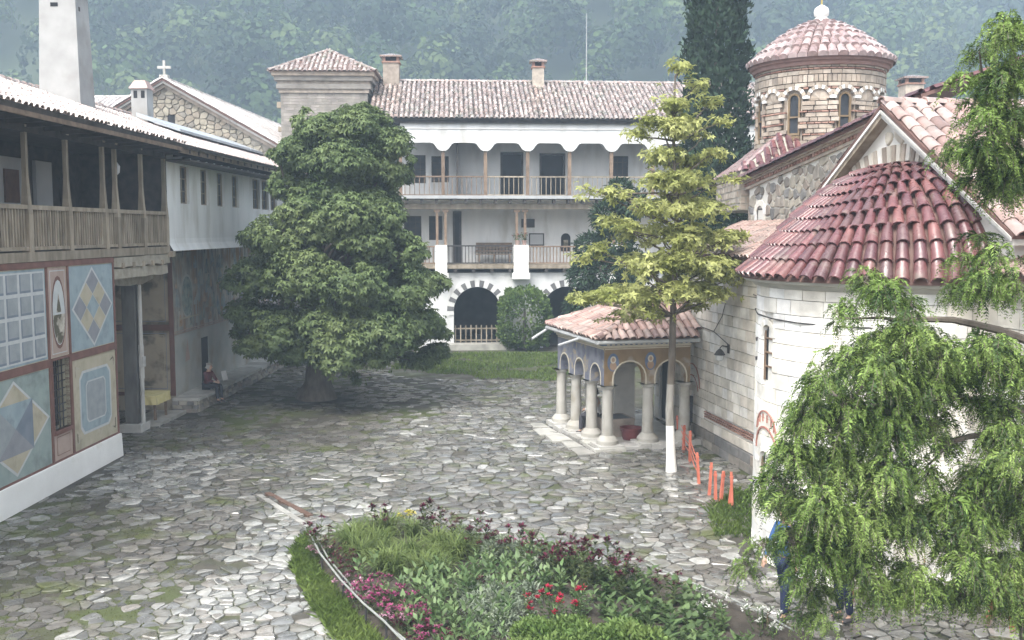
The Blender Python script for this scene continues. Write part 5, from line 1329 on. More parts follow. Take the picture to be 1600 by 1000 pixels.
b = MB(); apse_band(b, [(AX_R - .02, 4.98), (AX_R + .05, 5.0), (AX_R + .10, 5.06), (AX_R + .24, 5.10), (AX_R + .26, 5.17), (AX_R + .2, 5.17)]); b.build('cornice', M('apse_cornice', (.36, .35, .31), (.44, .43, .39), scale=3, rough=.8, bump=.3), church, smooth=.5)
AZT = 7.17
def apse_prof(t, a=0.0): # eave -> apex; a straight skirt on the axis that rounds into an arch where it meets the gable wall
    r0, z0 = EAVE_R * (1 - t) ** .80 * (1 - .10 * math.sin(math.pi * t)), 1 - (1 - t) ** 1.32
    q = t * math.pi / 2; r1, z1 = EAVE_R * math.cos(q), math.sin(q); w = math.sin(a) ** 2
    w = w * (1.0 if a > 0 else .8)
    return r0 * (1 - w) + r1 * w, 5.16 + (AZT - 5.16) * (z0 * (1 - w) + z1 * w)
b = MB(); na = 40
for i in range(15):
    for k in range(na + 1):
        a = -1.6 + 3.2 * k / na; r, z = apse_prof(i / 14, a); b.v.append(tuple(AP(max(.02, r - .03), a, z - .02)))
for i in range(14):
    for k in range(na): b.f.append((i * (na + 1) + k, i * (na + 1) + k + 1, (i + 1) * (na + 1) + k + 1, (i + 1) * (na + 1) + k)); b.m.append(0)
ar = b.build('apse_roof', MAT['tile_bed'], church, smooth=True)
NROW = 10; TN = [34, 34, 34, 32, 30, 28, 24, 20, 14, 9]
rest = MB(); ncount = 0
for r in range(NROW):
    t0, t1 = r / NROW, min(.995, (r + 1.16) / NROW); nt = TN[r]
    for k in range(nt):
        a = -1.62 + 3.24 * (k + .5) / nt + random.uniform(-.004, .004); (r0, z0), (r1, z1) = apse_prof(t0, a), apse_prof(t1, a); hw0 = 1.62 / nt * .90; hw1 = hw0 * (.80 if r < 8 else .6); lo, hi, mid = [], [], []
        hh = min(.10, r0 * hw0 * .85); rj = random.uniform(-.006, .008)
        rm, zm = apse_prof((t0 + t1) / 2, a)
        for j in range(6):
            q = math.pi * j / 5; x, s_ = -math.cos(q), math.sin(q)
            dn = (.45, .88)
            lo.append(AP(r0 + .035 + rj + s_ * hh * dn[0] * 1.3, a + x * hw0, z0 + .03 + s_ * hh * dn[1])); mid.append(AP(rm + .015 + rj + s_ * hh * dn[0] * 1.15, a + x * (hw0 + hw1) / 2, zm + .02 + s_ * hh * dn[1] * .94)); hi.append(AP(r1 + s_ * hh * dn[0], a + x * hw1, z1 + .005 + s_ * hh * dn[1] * .88))
        cen = AP(r0 + .03, a, z0 + .02)
        lip = [cen + (p - cen) * .8 for p in lo]
        vis = a > -.72
        m = MB() if vis else rest
        m.add(lo + mid + hi, [(j, j + 1, j + 7, j + 6) for j in range(5)] + [(j + 6, j + 7, j + 13, j + 12) for j in range(5)]); m.add(lo + lip, [(j + 1, j, j + 6, j + 7) for j in range(5)])
        if vis: m.build('tile', MAT['wet_tile'], ar, smooth=.9); ncount += 1
rest.build('tiles', MAT['wet_tile'], ar, kind='stuff', smooth=.9)
# wall lamp and cables
P0 = S(2.65, 0, 2.75)
wl_ = thing('wall_lantern', 'black iron wall lantern with glass shade on the nave wall', 'lantern', P0)
b = MB(); b.tube([S(2.65, -.02, 2.98), S(2.65, .2, 3.02), S(2.65, .26, 2.95)], .016, 6); b.box(S, 2.6, 2.7, 0.01, .04, 2.82, 3.05); b.build('bracket', MAT['iron'], wl_)
b = MB(); b.lathe(S(2.65, .26, 2.62), [(.05, 0), (.10, .04), (.12, .18)], 8); b.build('glass', MAT['lamp_glass'] if 'lamp_glass' in MAT else bpy.data.materials['lamp_glass'], wl_)
b = MB(); b.lathe(S(2.65, .26, 2.78), [(.15, 0), (.09, .10), (.04, .15), (0, .17)], 8); b.build('hood', MAT['iron'], wl_)
b = MB(); cp = [(-.4, 3.3), (.6, 3.32), (1.6, 3.28), (2.65, 3.04)]; b.tube([S(u, .02, z) for u, z in cp], .012, 5); b.tube([S(u, .02, z) for u, z in [(-.2, 5.3), (-.22, 4.4), (-.2, 3.32)]], .012, 5)
b.tube([S(1.6, .02, 3.29), S(2.2, .03, 3.75), S(2.4, .03, 4.1)], .01, 5)
tag(b.build('cable', MAT['iron']), 'thin dark cable clipped along the nave wall to the lantern', 'cable')
b = MB(); b.tube([S(4.2, .04, 4.45), S(5.2, .06, 4.33), S(6.6, .06, 4.5)] + [AP(AX_R + .03, a, 4.52 - .10 * math.sin((a + .6) * 1.2)) for a in (-.9, -.5, -.2, .1, .4, .8, 1.2)], .013, 5)
tag(b.build('cable', MAT['iron']), 'thin dark cable sagging round the top of the white apse', 'cable')

# ================================================================ PORCH PAVILION
pv_ = thing('fountain_porch', 'low open porch with stone columns, painted arches and orange tiled roof against the church', 'porch', (3.2, 28.6, 0))
A2, B2, D2 = Vector((2.5, 26.8, 0)), Vector((1.4, 30.3, 0)), Vector((4.98, 27.55, 0)); E2 = Vector((4.35, 31.9, 0))
FA = Frame(A2.x, A2.y, D2.x - A2.x, D2.y - A2.y); LA = (D2 - A2).length            # front: u from the corner to the church, n towards the camera
FB = Frame(B2.x, B2.y, A2.x - B2.x, A2.y - B2.y); LB = (A2 - B2).length            # left side: u towards the corner
FE = Frame(E2.x, E2.y, B2.x - E2.x, B2.y - E2.y); LE = (B2 - E2).length
MAT['frieze_gold'] = M('frieze_gold', (.19, .13, .07), (.28, .20, .12), scale=2.2, rough=.85, c3=(.33, .29, .24), s3=1.6, lo3=.56, hi3=.64)
MAT['frieze_blue'] = M('frieze_blue', (.12, .13, .175), (.22, .225, .26), scale=3.5, rough=.85, c3=(.30, .26, .20), s3=3.0, lo3=.55, hi3=.62)
MAT['frieze_line'] = M('frieze_line', (.52, .47, .36), (.60, .55, .45), scale=5, rough=.85)
MAT['blue_paint'] = M('blue_paint', (.09, .13, .22), (.15, .19, .28), scale=6, rough=.85)
MAT['skin_paint'] = M('skin_paint', (.33, .22, .15), (.40, .28, .20), scale=6, rough=.85)
ZSP, ZT = 1.95, 2.82
def porch_side(F, Lh, arches, mat, nm):
    m = MB(); arch_front(m, F, 0, Lh, 1.78, ZT, arches, 0, .28)
    m.face([F(0, -.28, 1.78), F(Lh, -.28, 1.78), F(Lh, -.28, ZT), F(0, -.28, ZT)][::-1]) if False else None
    m2 = MB(); arch_front(m2, F, 0, Lh, 1.78, ZT, arches, -.28, .0); m.add(m2.v, m2.f)
    u = 0; segs = []
    for (c, r, zs, zb) in sorted(arches): segs.append((u, c - r)); u = c + r
    segs.append((u, Lh))
    for a, c in segs: m.face([F(a, 0, 1.78), F(c, 0, 1.78), F(c, -.28, 1.78), F(a, -.28, 1.78)])
    o = m.build('arcade', mat, pv_, label=nm)
    m = MB()
    for (c, r, zs, zb) in arches: arc_strip(m, F, c, zs, r + .005, r + .045, 0, math.pi, .008, 12); m.box(F, c - r - .045, c - r - .005, -.02, .008, 1.78, zs); m.box(F, c + r + .005, c + r + .045, -.02, .008, 1.78, zs)
    m.box(F, .02, Lh - .02, -.02, .009, ZT - .05, ZT - .02); m.build('painted_line', MAT['frieze_line'], o); return o
AF = [(LA * .29, .47, ZSP, 1.78), (LA * .77, .46, ZSP, 1.78)]
of = porch_side(FA, LA, AF, MAT['frieze_gold'], 'ochre painted front arcade')
AB = [(LB * (k + .5) / 3, .36, ZSP, 1.78) for k in range(3)]
ob = porch_side(FB, LB, AB, MAT['frieze_blue'], 'blue grey painted side arcade')
porch_side(FE, LE, [(LE * (k + .5) / 3, .36, ZSP, 1.78) for k in range(3)], MAT['frieze_blue'], 'rear arcade')
for c in (LA * .055 + .12, LA * .53):        # plain painted busts in blue ovals
    m = MB(); el = lambda rx, rz, cx=0, cz=0: [(c + cx + rx * math.cos(q), 2.42 + cz + rz * math.sin(q)) for q in [math.pi * 2 * i / 16 for i in range(16)]]
    sheet(m, el(.17, .25), 1, 0, FA); sheet(m, el(.10, .12, 0, -.10), 2, 1, FA); sheet(m, el(.085, .10, 0, .07), 3, 2, FA); sheet(m, el(.045, .06, 0, .07), 4, 1, FA)
    m.build('painted_bust', [MAT['blue_paint'], MAT['skin_paint'], MAT['frieze_line']], of)
for (e, z0, z1, mt) in ((.05, ZT, ZT + .07, 'frieze_line'), (.10, ZT + .072, ZT + .15, 'blue_paint'), (.09, ZT + .152, ZT + .20, 'frieze_line'), (.14, ZT + .202, ZT + .30, 'brown_wood')):
    m = MB(); m.prism([FA(-e, e, z0), FA(LA, e, z0), E2 + Vector((0, e, z0)), B2 + Vector((-e, e, z0))], (0, 0, z1 - z0)); m.build('cornice', MAT[mt], pv_)
m = MB()
for F, Lh in ((FA, LA), (FB, LB)):
    u = .04
    while u < Lh - .1: m.box(F, u, u + .07, .05, .125, ZT + .08, ZT + .145); u += .15
m.build('dentils', MAT['frieze_line'], pv_, kind='stuff')
# columns
def column(p, rad=.155, lean=(0, 0)):
    c = MB(); c.lathe((p.x, p.y, .16), [(.30, 0), (.30, .10), (.25, .16), (.22, .20), (rad * 1.1, .24)], 14)
    n = 8; pr = [(rad * (1.06 - .14 * i / n), .24 + 1.26 * i / n) for i in range(n + 1)]
    c.lathe((p.x, p.y, .16), pr, 14)
    c.lathe((p.x, p.y, .16), [(rad * .92, 1.50), (rad * 1.25, 1.56), (rad * 1.3, 1.62), (0, 1.62)], 14); c.build('column', MAT['column_stone'], pv_, smooth=.6)
MAT['column_stone'] = M('column_stone', (.31, .295, .265), (.43, .415, .38), scale=2.2, rough=.6, bump=.3, bscale=10, c3=(.30, .28, .23), s3=2.4, lo3=.56, hi3=.7)
cols = [A2 + Vector((.12, .16, 0)), FA(LA * .53, -.14, 0), FA(LA - .1, -.14, 0)] + [FB(LB * k / 3, -.14, 0) for k in (1, 2)] + [B2 + Vector((.12, -.05, 0)), FE(LE * .33, -.14, 0), FE(LE * .67, -.14, 0)]
for p in cols:
    column(p); b = MB(); F = Frame(p.x, p.y, *FA.u); b.box(F, -.36, .36, -.36, .36, .0, .158); b.build('pedestal', MAT['cut_stone'], pv_)
    b = MB(); b.box(F, -.24, .24, -.2, .2, 1.70 + .08, 1.80 - .02); b.build('impost', MAT['cut_stone'], pv_)
# roof
e = .34
RA, RD, RB, RE = FA(-e, e, 3.10), FA(LA + .12, e, 3.08), B2 + Vector((-e, .25, 3.12)), E2 + Vector((.2, .5, 3.1)); AP3 = Vector((4.95, 29.5, 4.42))
b = MB()
for p in ([RA, RD, AP3], [RB, RA, AP3], [RE, RB, AP3]): b.face(p)
b.face([RA, RB, RE, RD]); pr_ = b.build('roof', MAT['tile_bed'], pv_)
t = tile_arc(.21, .42, .085, 5); o = t.build('tile', MAT['orange_tile'], smooth=.9); tmesh2 = o.data; bpy.data.objects.remove(o)
for p in ([RA, RD, AP3], [RB, RA, AP3]):
    for m in roof_places(p, .23, .38): inst_m('tile', tmesh2, pr_, m)
b = MB(); roof_joined(b, [RE, RB, AP3], .23, .38, .085); ridge_joined(b, RA, AP3, w=.24); ridge_joined(b, RB, AP3, w=.24); b.build('tiles', MAT['orange_tile'], pr_, kind='stuff', smooth=.9)
for p, q in ((RB, RA), (RA, RD)):
    d = (q - p).normalized(); s = Vector((0, 0, -.09)); b = MB(); b.tube([p + s + d * .02, q + s - d * .02], .055, 7); b.build('gutter', MAT['gutter'], pv_, smooth=True)
b = MB(); b.tube([RB + Vector((.1, 0, -.1)), RB + Vector((-.45, -.3, -.42))], .04, 7); b.tube([FB(LB * .72, .3, 3.0), FB(LB * .72, .95, 2.82)], .035, 7); b.build('spout', MAT['gutter'], pv_, kind='stuff')
# plinth slabs round the porch
for F, Lh, v in ((FA, LA, .28), (FB, LB, .28)):
    u = -.35
    while u < Lh:
        w = random.uniform(.55, .95); b = MB(); b.box(F, u, min(u + w, Lh + .1) - .03, -.42, v + random.uniform(-.05, .08), -.02, random.uniform(.10, .14)); b.build('plinth_slab', MAT['slab'], pv_, smooth=.3); u += w
u = -.3
while u < LB:
    w = random.uniform(.6, 1.0); b = MB(); h = random.uniform(.04, .07); k = random.uniform(-.1, .1); v0, v1 = .40, random.uniform(.85, 1.05)
    b.hexa([FB(u, v0, -.02), FB(u + w - .05, v0, -.02), FB(u + w - .05 + k, v1, -.02), FB(u + k, v1 - .1, -.02), FB(u, v0, h), FB(u + w - .05, v0, h), FB(u + w - .05 + k, v1, h), FB(u + k, v1 - .1, h)]); b.build('plinth_slab', MAT['slab'], pv_); u += w
b = MB(); b.face([A2 + Vector((0, 0, .09)), D2 + Vector((0, 0, .09)), E2 + Vector((0, 0, .09)), B2 + Vector((0, 0, .09))]); b.build('porch_floor', MAT['slab'], pv_)
# stone basin, pier and red tub inside
ba = thing('stone_basin', 'low dark stone basin inside the open porch', 'basin', (3.25, 28.4, .09))
b = MB(); b.hexa([FA(.45, -1.9, .1), FA(1.35, -1.9, .1), FA(1.35, -1.1, .1), FA(.45, -1.1, .1), FA(.4, -1.95, .62), FA(1.4, -1.95, .62), FA(1.4, -1.05, .62), FA(.4, -1.05, .62)]); b.build('trough', MAT['rubble'], ba)
b = MB(); b.face([FA(.5, -1.85, .625), FA(1.3, -1.85, .625), FA(1.3, -1.15, .625), FA(.5, -1.15, .625)]); b.build('water', MAT['pane'], ba)
tub = thing('red_tub', 'dark red plastic tub standing on the porch floor', 'tub', FA(1.15, -.75, .1))
RP = M('red_plastic', (.11, .022, .024), (.15, .034, .034), scale=5, rough=.45)
b = MB(); b.lathe(FA(1.15, -.75, .1), [(0, 0), (.24, 0), (.30, .30), (.33, .31), (.33, .34), (.28, .335), (.23, .05), (0, .05)], 16); b.build('bowl', RP, tub, smooth=.6)
b = MB(); b.box(FA, .86, .89, -.83, -.67, .33, .37); b.build('handle', RP, tub)
pi = thing('stone_pier', 'short upright pale stone pier inside the porch', 'pier', FA(1.45, -2.4, .09))
b = MB(); b.hexa([FA(1.25, -2.7, .09), FA(1.9, -2.7, .09), FA(1.9, -2.2, .09), FA(1.25, -2.2, .09), FA(1.27, -2.7, 1.95), FA(1.9, -2.7, 1.95), FA(1.9, -2.25, 1.95), FA(1.27, -2.25, 1.95)]); b.build('shaft', MAT['cut_stone'], pi); b = MB(); b.box(FA, 1.2, 1.95, -2.75, -2.15, 1.953, 2.06); b.build('cap', MAT['cut_stone'], pi)
b = MB(); b.box(S, -2.85, -1.95, -.066, -.02, .1, 1.98); dd = b.build('door', MAT['void'], church)
b = MB(); b.box(S, -3.0, -2.9, -.05, .03, .05, 2.0); b.box(S, -1.9, -1.8, -.05, .03, .05, 2.0); b.box(S, -3.0, -1.8, -.05, .03, 2.003, 2.12); b.build('frame', MAT['cut_stone'], dd)
# ================================================================ TREES
def unit(a): return a / (np.linalg.norm(a, axis=-1, keepdims=True) + 1e-9)
def kites(P, D, U, ln, wd, cup=.12):
    """leaf quads: base P, direction D, face normal U"""
    D = unit(D); Sd = unit(np.cross(D, U)); Nn = np.cross(Sd, D)
    ln = np.broadcast_to(np.asarray(ln, float), (len(P),))[:, None]; wd = np.broadcast_to(np.asarray(wd, float), (len(P),))[:, None]
    return np.stack([P, P + D * ln * .45 + Sd * wd / 2 + Nn * ln * cup, P + D * ln - Nn * ln * cup * .5, P + D * ln * .45 - Sd * wd / 2 + Nn * ln * cup], 1)
def lobe_points(lobes, dens, up=.25, inner=.0, hide=.62):
    """points on the surfaces of the lobes (c, r, rz), leaving out those deep inside others"""
    C = np.array([l[0] for l in lobes]); Rr = np.array([l[1] for l in lobes]); Rz = np.array([l[2] for l in lobes]); Ps, Ns = [], []
    for i in range(len(lobes)):
        n = max(6, int(dens * Rr[i] * (Rr[i] + Rz[i]) * 6)); u = unit(rng.normal(size=(n, 3))); u[:, 2] += up * rng.random(n); u = unit(u)
        k = 1 - inner * rng.random((n, 1)) + rng.normal(scale=.07, size=(n, 1)); sc = np.array([Rr[i], Rr[i], Rz[i]])
        p = C[i] + u * sc * k; ok = np.ones(n, bool)
        for j in range(len(lobes)):
            if j != i and np.linalg.norm(C[j] - C[i]) < Rr[i] + Rr[j] + .5:
                ok &= (((p - C[j]) / np.array([Rr[j], Rr[j], Rz[j]])) ** 2).sum(1) > hide ** 2
        Ps.append(p[ok]); Ns.append(unit(u / sc)[ok])
    return np.concatenate(Ps), np.concatenate(Ns)
def star_leaves(P, N, r, k=5, droop=.35, wd=.42):
    n = len(P); ax = unit(N * .8 + np.array([0, 0, .8]) + rng.normal(scale=.35, size=(n, 3))); t1 = unit(np.cross(ax, rng.normal(size=(n, 3)))); t2 = np.cross(ax, t1); out = []
    rr = r * rng.uniform(.7, 1.3, n)
    for i in range(k):
        a = 2 * math.pi * i / k; d = t1 * math.cos(a) + t2 * math.sin(a) - np.array([0, 0, droop]) + rng.normal(scale=.12, size=(n, 3))
        out.append(kites(P, d, ax, rr, rr * wd))
    return np.concatenate(out)
def limb(mb, p0, p1, r0, r1, n=6, wob=.12, sag=0.0, seg=6):
    p0, p1 = Vector(p0), Vector(p1); L_ = (p1 - p0).length; pts = []
    for i in range(n + 1):
        t = i / n; w = wob * L_ * math.sin(math.pi * t) * .5
        pts.append(p0.lerp(p1, t) + Vector((random.uniform(-w, w), random.uniform(-w, w), random.uniform(-w, w) * .5 + sag * L_ * math.sin(math.pi * t))))
    mb.tube(pts, [r0 + (r1 - r0) * (i / n) ** .8 for i in range(n + 1)], seg); return pts
def trunk_mesh(name, parent, mat, base, top, r0, r1, flare=1.5, mats=None, n=10, seg=12, wob=.03, paint=None):
    b = MB(); base, top = Vector(base), Vector(top); pts, rads = [], []
    for i in range(n + 1):
        t = i / n; pts.append(base.lerp(top, t) + Vector((random.uniform(-wob, wob), random.uniform(-wob, wob), 0)) * (1 if 0 < i else 0)); f = 1 + (flare - 1) * math.exp(-t * (top.z - base.z) / .35)
        rads.append((r0 + (r1 - r0) * t) * f)
    b.tube(pts, rads, seg)
    if paint: b.m = [1 if sum(b.v[k][2] for k in f) / len(f) < paint else 0 for f in b.f]
    return b.build(name, mats or mat, parent, smooth=1.2)

# ---- chestnut in the court
MAT['chestnut_leaf'] = leafmat('chestnut_leaf', [(.082, .125, .048), (.160, .205, .082)], trans=.28, isl=.30, scale=.55, rough=.5)
TC = Vector((TREE_C.x, TREE_C.y, 0))
tree = thing('chestnut_tree', 'big dense dark green chestnut tree standing in the far courtyard', 'tree', TC)
UPR = [(500, 205, 50), (560, 195, 46), (612, 222, 38), (468, 238, 44), (540, 250, 60), (602, 270, 44), (452, 290, 34), (520, 300, 52), (582, 312, 46), (632, 250, 20), (480, 190, 26), (590, 190, 26)]
LOW = [(548, 335, 42), (470, 328, 30), (600, 338, 36), (440, 372, 55), (500, 352, 46), (570, 374, 56), (630, 392, 48), (402, 432, 46), (470, 430, 65), (550, 440, 68), (630, 450, 58), (672, 440, 30), (386, 490, 38), (440, 510, 58), (520, 510, 68), (600, 515, 62), (656, 505, 45), (684, 545, 24), (402, 538, 32), (460, 548, 42), (530, 552, 46), (590, 550, 42), (642, 562, 26), (372, 520, 16), (560, 590, 18), (668, 560, 24), (690, 520, 18)]
lobes = []
for lst, cxp, Rm in ((UPR, 545, 2.4), (LOW, 532, 3.9)):
    for (x, y, r) in lst:
        hw = math.sqrt(max(.2, Rm ** 2 - ((x - cxp) / 43.2) ** 2)); rm = r / 43.2
        for f in (-.78, -.1, .72):
            if r < 30 and f != -.1: continue
            q = at(x, y, TC.y + f * hw + random.uniform(-.3, .3)); k = random.uniform(.62, .98); lobes.append((np.array(q), rm * k, rm * k * random.uniform(.55, .8)))
            for _ in range(2):
                w_ = unit(rng.normal(size=3)); lobes.append((np.array(q) + w_ * rm * k * np.array([.95, .95, .6]), rm * .34, rm * .24))
P, N = lobe_points(lobes, 50, up=.3, inner=.4, hide=.5)
gap = np.array([n2(p[0] + p[1] * .3, p[2], 1.25, 3.0) for p in P]) > -.40; P, N = P[gap], N[gap]
V = star_leaves(P, N, .175, 5, droop=.42, wd=.42)
np_mesh('crown', V, 4, MAT['chestnut_leaf'], tree, kind='stuff')
trunk_mesh('trunk', tree, MAT['bark'], TC, TC + Vector((.35, 0, 5.6)), .46, .16, flare=1.7, wob=.04)
b = MB()
for (c, r, rz) in lobes[::4]:
    z0 = random.uniform(1.6, 4.8); s = TC + Vector((.35 * z0 / 5.6, 0, z0)); limb(b, s, Vector(c), .13, .025, 5, .15)
b.build('limbs', MAT['bark'], tree, smooth=True, kind='stuff')

# ---- pale airy tree by the porch
MAT['pale_leaf'] = leafmat('pale_leaf', [(.26, .29, .085), (.45, .465, .19)], trans=.45, isl=.35, scale=1.6, rough=.38)
YC = gnd(1049, 737); YC.z = 0
yt = thing('pale_leaved_tree', 'slender tree of yellow green leaves with a whitewashed trunk foot beside the porch', 'tree', YC)
YL = [(1060, 108, 13), (1035, 135, 13), (1085, 135, 15), (1050, 160, 20), (1112, 160, 12), (1020, 190, 16), (1132, 188, 10), (1062, 198, 24), (998, 214, 16), (1098, 215, 14), (1040, 240, 26), (1004, 262, 11), (1085, 250, 18), (1122, 238, 13), (1030, 285, 22), (985, 300, 11), (952, 300, 10), (902, 292, 11), (925, 299, 12), (972, 312, 13), (1070, 280, 26), (1112, 288, 20), (1142, 285, 10), (1010, 320, 22), (1050, 320, 28), (1090, 325, 26), (1132, 330, 16), (958, 345, 17), (938, 395, 15), (912, 402, 10), (985, 360, 22), (1030, 365, 30), (1080, 370, 32), (1126, 375, 22), (1150, 370, 12), (970, 402, 20), (1010, 410, 28), (1060, 415, 32), (1110, 420, 30), (1146, 430, 14), (928, 470, 14), (898, 470, 12), (960, 457, 22), (1000, 462, 28), (1050, 450, 28), (1100, 455, 26), (1136, 458, 15), (980, 492, 18), (1020, 485, 20), (955, 502, 12), (1085, 478, 16), (935, 300, 8), (1000, 505, 12)]
lobes = []
for (x, y, r) in YL:
    rm = r / 62.4 * 1.02; hw = min(1.7, .35 + (y - 100) / 250) * (1 - min(.9, abs(x - 1050) / 190))
    for f in ((-.8, .2, .9) if r > 20 else (random.uniform(-.5, .5),)):
        q = at(x + random.uniform(-6, 6), y + random.uniform(-5, 5), YC.y + f * hw); lobes.append((np.array(q), rm * 1.08, rm * .62))
P, N = lobe_points(lobes, 95, up=.3, inner=.8, hide=.25)
gap = np.array([n2(p[0] + p[1] * .7, p[2] * 1.7, 1.35, 6.0) for p in P]) > -.04; P, N = P[gap], N[gap]
P = P + rng.normal(scale=.10, size=P.shape) * np.array([1.4, 1.4, .6]); N = unit(N + rng.normal(scale=.5, size=N.shape))
V = star_leaves(P, N, .125, 5, droop=.06, wd=.46)
np_mesh('crown', V, 4, MAT['pale_leaf'], yt, kind='stuff')
TOP = at(1055, 120, YC.y)
ypts = [YC, at(1046, 640, YC.y), at(1050, 560, YC.y), at(1052, 470, YC.y), at(1058, 380, YC.y), at(1054, 280, YC.y), at(1052, 200, YC.y), TOP]
b = MB(); fine, rr = [], []
for i in range(len(ypts) - 1):
    for k in range(4): fine.append(ypts[i].lerp(ypts[i + 1], k / 4))
fine.append(TOP)
for p in fine: rr.append(1.0 * .105 * (1 - p.z / (TOP.z + .6)) ** .9 + .012 + .03 * math.exp(-p.z / .25))
b.tube(fine, rr, 10); b.m = [1 if sum(b.v[k][2] for k in f) / len(f) < 1.0 else 0 for f in b.f]
b.m = [m_ if m_ else (0 if sum(b.v[k][2] for k in f) / len(f) < 2.3 else 2) for m_, f in zip(b.m, b.f)]
b.build('trunk', [MAT['pale_bark'], MAT['white_paint'], MAT['bark']], yt, smooth=1.2)
b = MB()
for (c, r, rz) in lobes:
    cz = c[2] - random.uniform(.2, .9); s = min(fine, key=lambda p: abs(p.z - max(3.9, cz))); limb(b, s, Vector(c), .035, .009, 4, .10, seg=5)
b.build('branches', MAT['bark'], yt, smooth=True, kind='stuff')

# ---- cypress
MAT['cypress_leaf'] = leafmat('cypress_leaf', [(.016, .036, .020), (.034, .060, .032)], trans=.12, isl=.35, scale=1.2, rough=.7)
CY = at(1115, 360, 40.0); CY.z = 0
cy = thing('cypress_tree', 'tall narrow dark cypress rising above the roofs beside the dome', 'tree', CY)
n = 24000; zz = rng.uniform(.6, 18.2, n); th = rng.uniform(0, 6.283, n)
prof = np.interp(zz, [0, 1.5, 5, 9, 13, 16, 18.4], [.7, 1.05, 1.22, 1.28, 1.14, .92, .2])
lump = 1 + .10 * np.sin(zz * 3.1 + th * 2) + .09 * np.sin(zz * 7.3 - th * 5) + .06 * np.sin(th * 9 + zz) + .08 * np.sin(zz * 12.7 + th * 7)
rad = prof * lump * rng.uniform(.72, 1.05, n); P = np.c_[CY.x + np.cos(th) * rad, CY.y + np.sin(th) * rad, zz]
D = np.c_[np.cos(th) * .45, np.sin(th) * .45, np.ones(n)] + rng.normal(scale=.5, size=(n, 3))
Nn = np.c_[np.cos(th), np.sin(th), np.full(n, .3)] + rng.normal(scale=.3, size=(n, 3))
np_mesh('crown', kites(P, D, Nn, rng.uniform(.14, .34, n), rng.uniform(.08, .16, n)), 4, MAT['cypress_leaf'], cy, kind='stuff')
trunk_mesh('trunk', cy, MAT['bark'], CY, CY + Vector((0, 0, 16)), .26, .05)

# ---- dark conifer by the back wing, and the clipped bush
MAT['dark_leaf'] = leafmat('dark_leaf', [(.022, .046, .026), (.045, .078, .040)], trans=.15, isl=.3, scale=1.2, rough=.6)
DK = gnd(925, 575); DK.z = 0
dk = thing('dark_conifer', 'dark bluish green conifer leaning against the far arches behind the pale tree', 'tree', DK)
lobes = []
for (x, y, r) in [(968, 298, 20), (950, 338, 26), (925, 388, 26), (915, 430, 26), (945, 430, 34), (908, 478, 26), (895, 505, 18), (960, 380, 30), (985, 320, 26), (990, 420, 30), (920, 480, 30), (930, 520, 26)]:
    rm = r / (FPX / DK.y)
    for f in (-.5, .5): lobes.append((np.array(at(x, y, DK.y - .4 + f)), rm, rm * .85))
P, N = lobe_points(lobes, 95, up=.1, inner=.4)
D = N + rng.normal(scale=.4, size=N.shape) + np.array([0, 0, -.3])
np_mesh('crown', kites(P, D, unit(N + np.array([0, 0, .8])), rng.uniform(.16, .32, len(P)), rng.uniform(.06, .12, len(P))), 4, MAT['dark_leaf'], dk, kind='stuff')
trunk_mesh('trunk', dk, MAT['bark'], DK, at(965, 290, DK.y), .14, .03)
b = MB()
for (c, r, rz) in lobes[::2]: limb(b, DK.lerp(at(965, 290, DK.y), min(.95, max(.1, (c[2] - .6) / 8.6))), Vector(c), .05, .015, 4)
b.build('branches', MAT['bark'], dk, smooth=True, kind='stuff')
MAT['bush_leaf'] = leafmat('bush_leaf', [(.075, .130, .034), (.135, .200, .055)], trans=.22, isl=.3, scale=1.5, rough=.55)
BU = gnd(820, 549); BU.z = 0
bu = thing('clipped_bush', 'large clipped barrel shaped green bush in front of the far arches', 'bush', BU)
k = BU.y / FPX
n = 9000; u = unit(rng.normal(size=(n, 3))); u[:, 2] = np.clip(u[:, 2], -.92, 1); sq = np.sign(u) * np.abs(u) ** .72
lump = 1 + .05 * np.sin(u[:, 0] * 9 + u[:, 2] * 7) + .05 * np.sin(u[:, 1] * 11 - u[:, 2] * 5)
cB = np.array([BU.x, BU.y + .9, 50 * k]); P = cB + sq * np.array([40 * k, 40 * k, 46 * k]) * (lump * rng.uniform(.86, 1.02, n))[:, None]
P = P[P[:, 2] > .05]; u = unit((P - cB)); D = u + rng.normal(scale=.6, size=u.shape) + np.array([0, 0, .3])
np_mesh('foliage', kites(P, D, unit(u + rng.normal(scale=.4, size=u.shape)), rng.uniform(.12, .24, len(P)), rng.uniform(.08, .14, len(P))), 4, MAT['bush_leaf'], bu, kind='stuff')
b = MB(); b.tube([BU + Vector((0, .9, 0)), BU + Vector((0, .9, 2.2))], [.12, .05], 7); b.build('stem', MAT['bark'], bu)

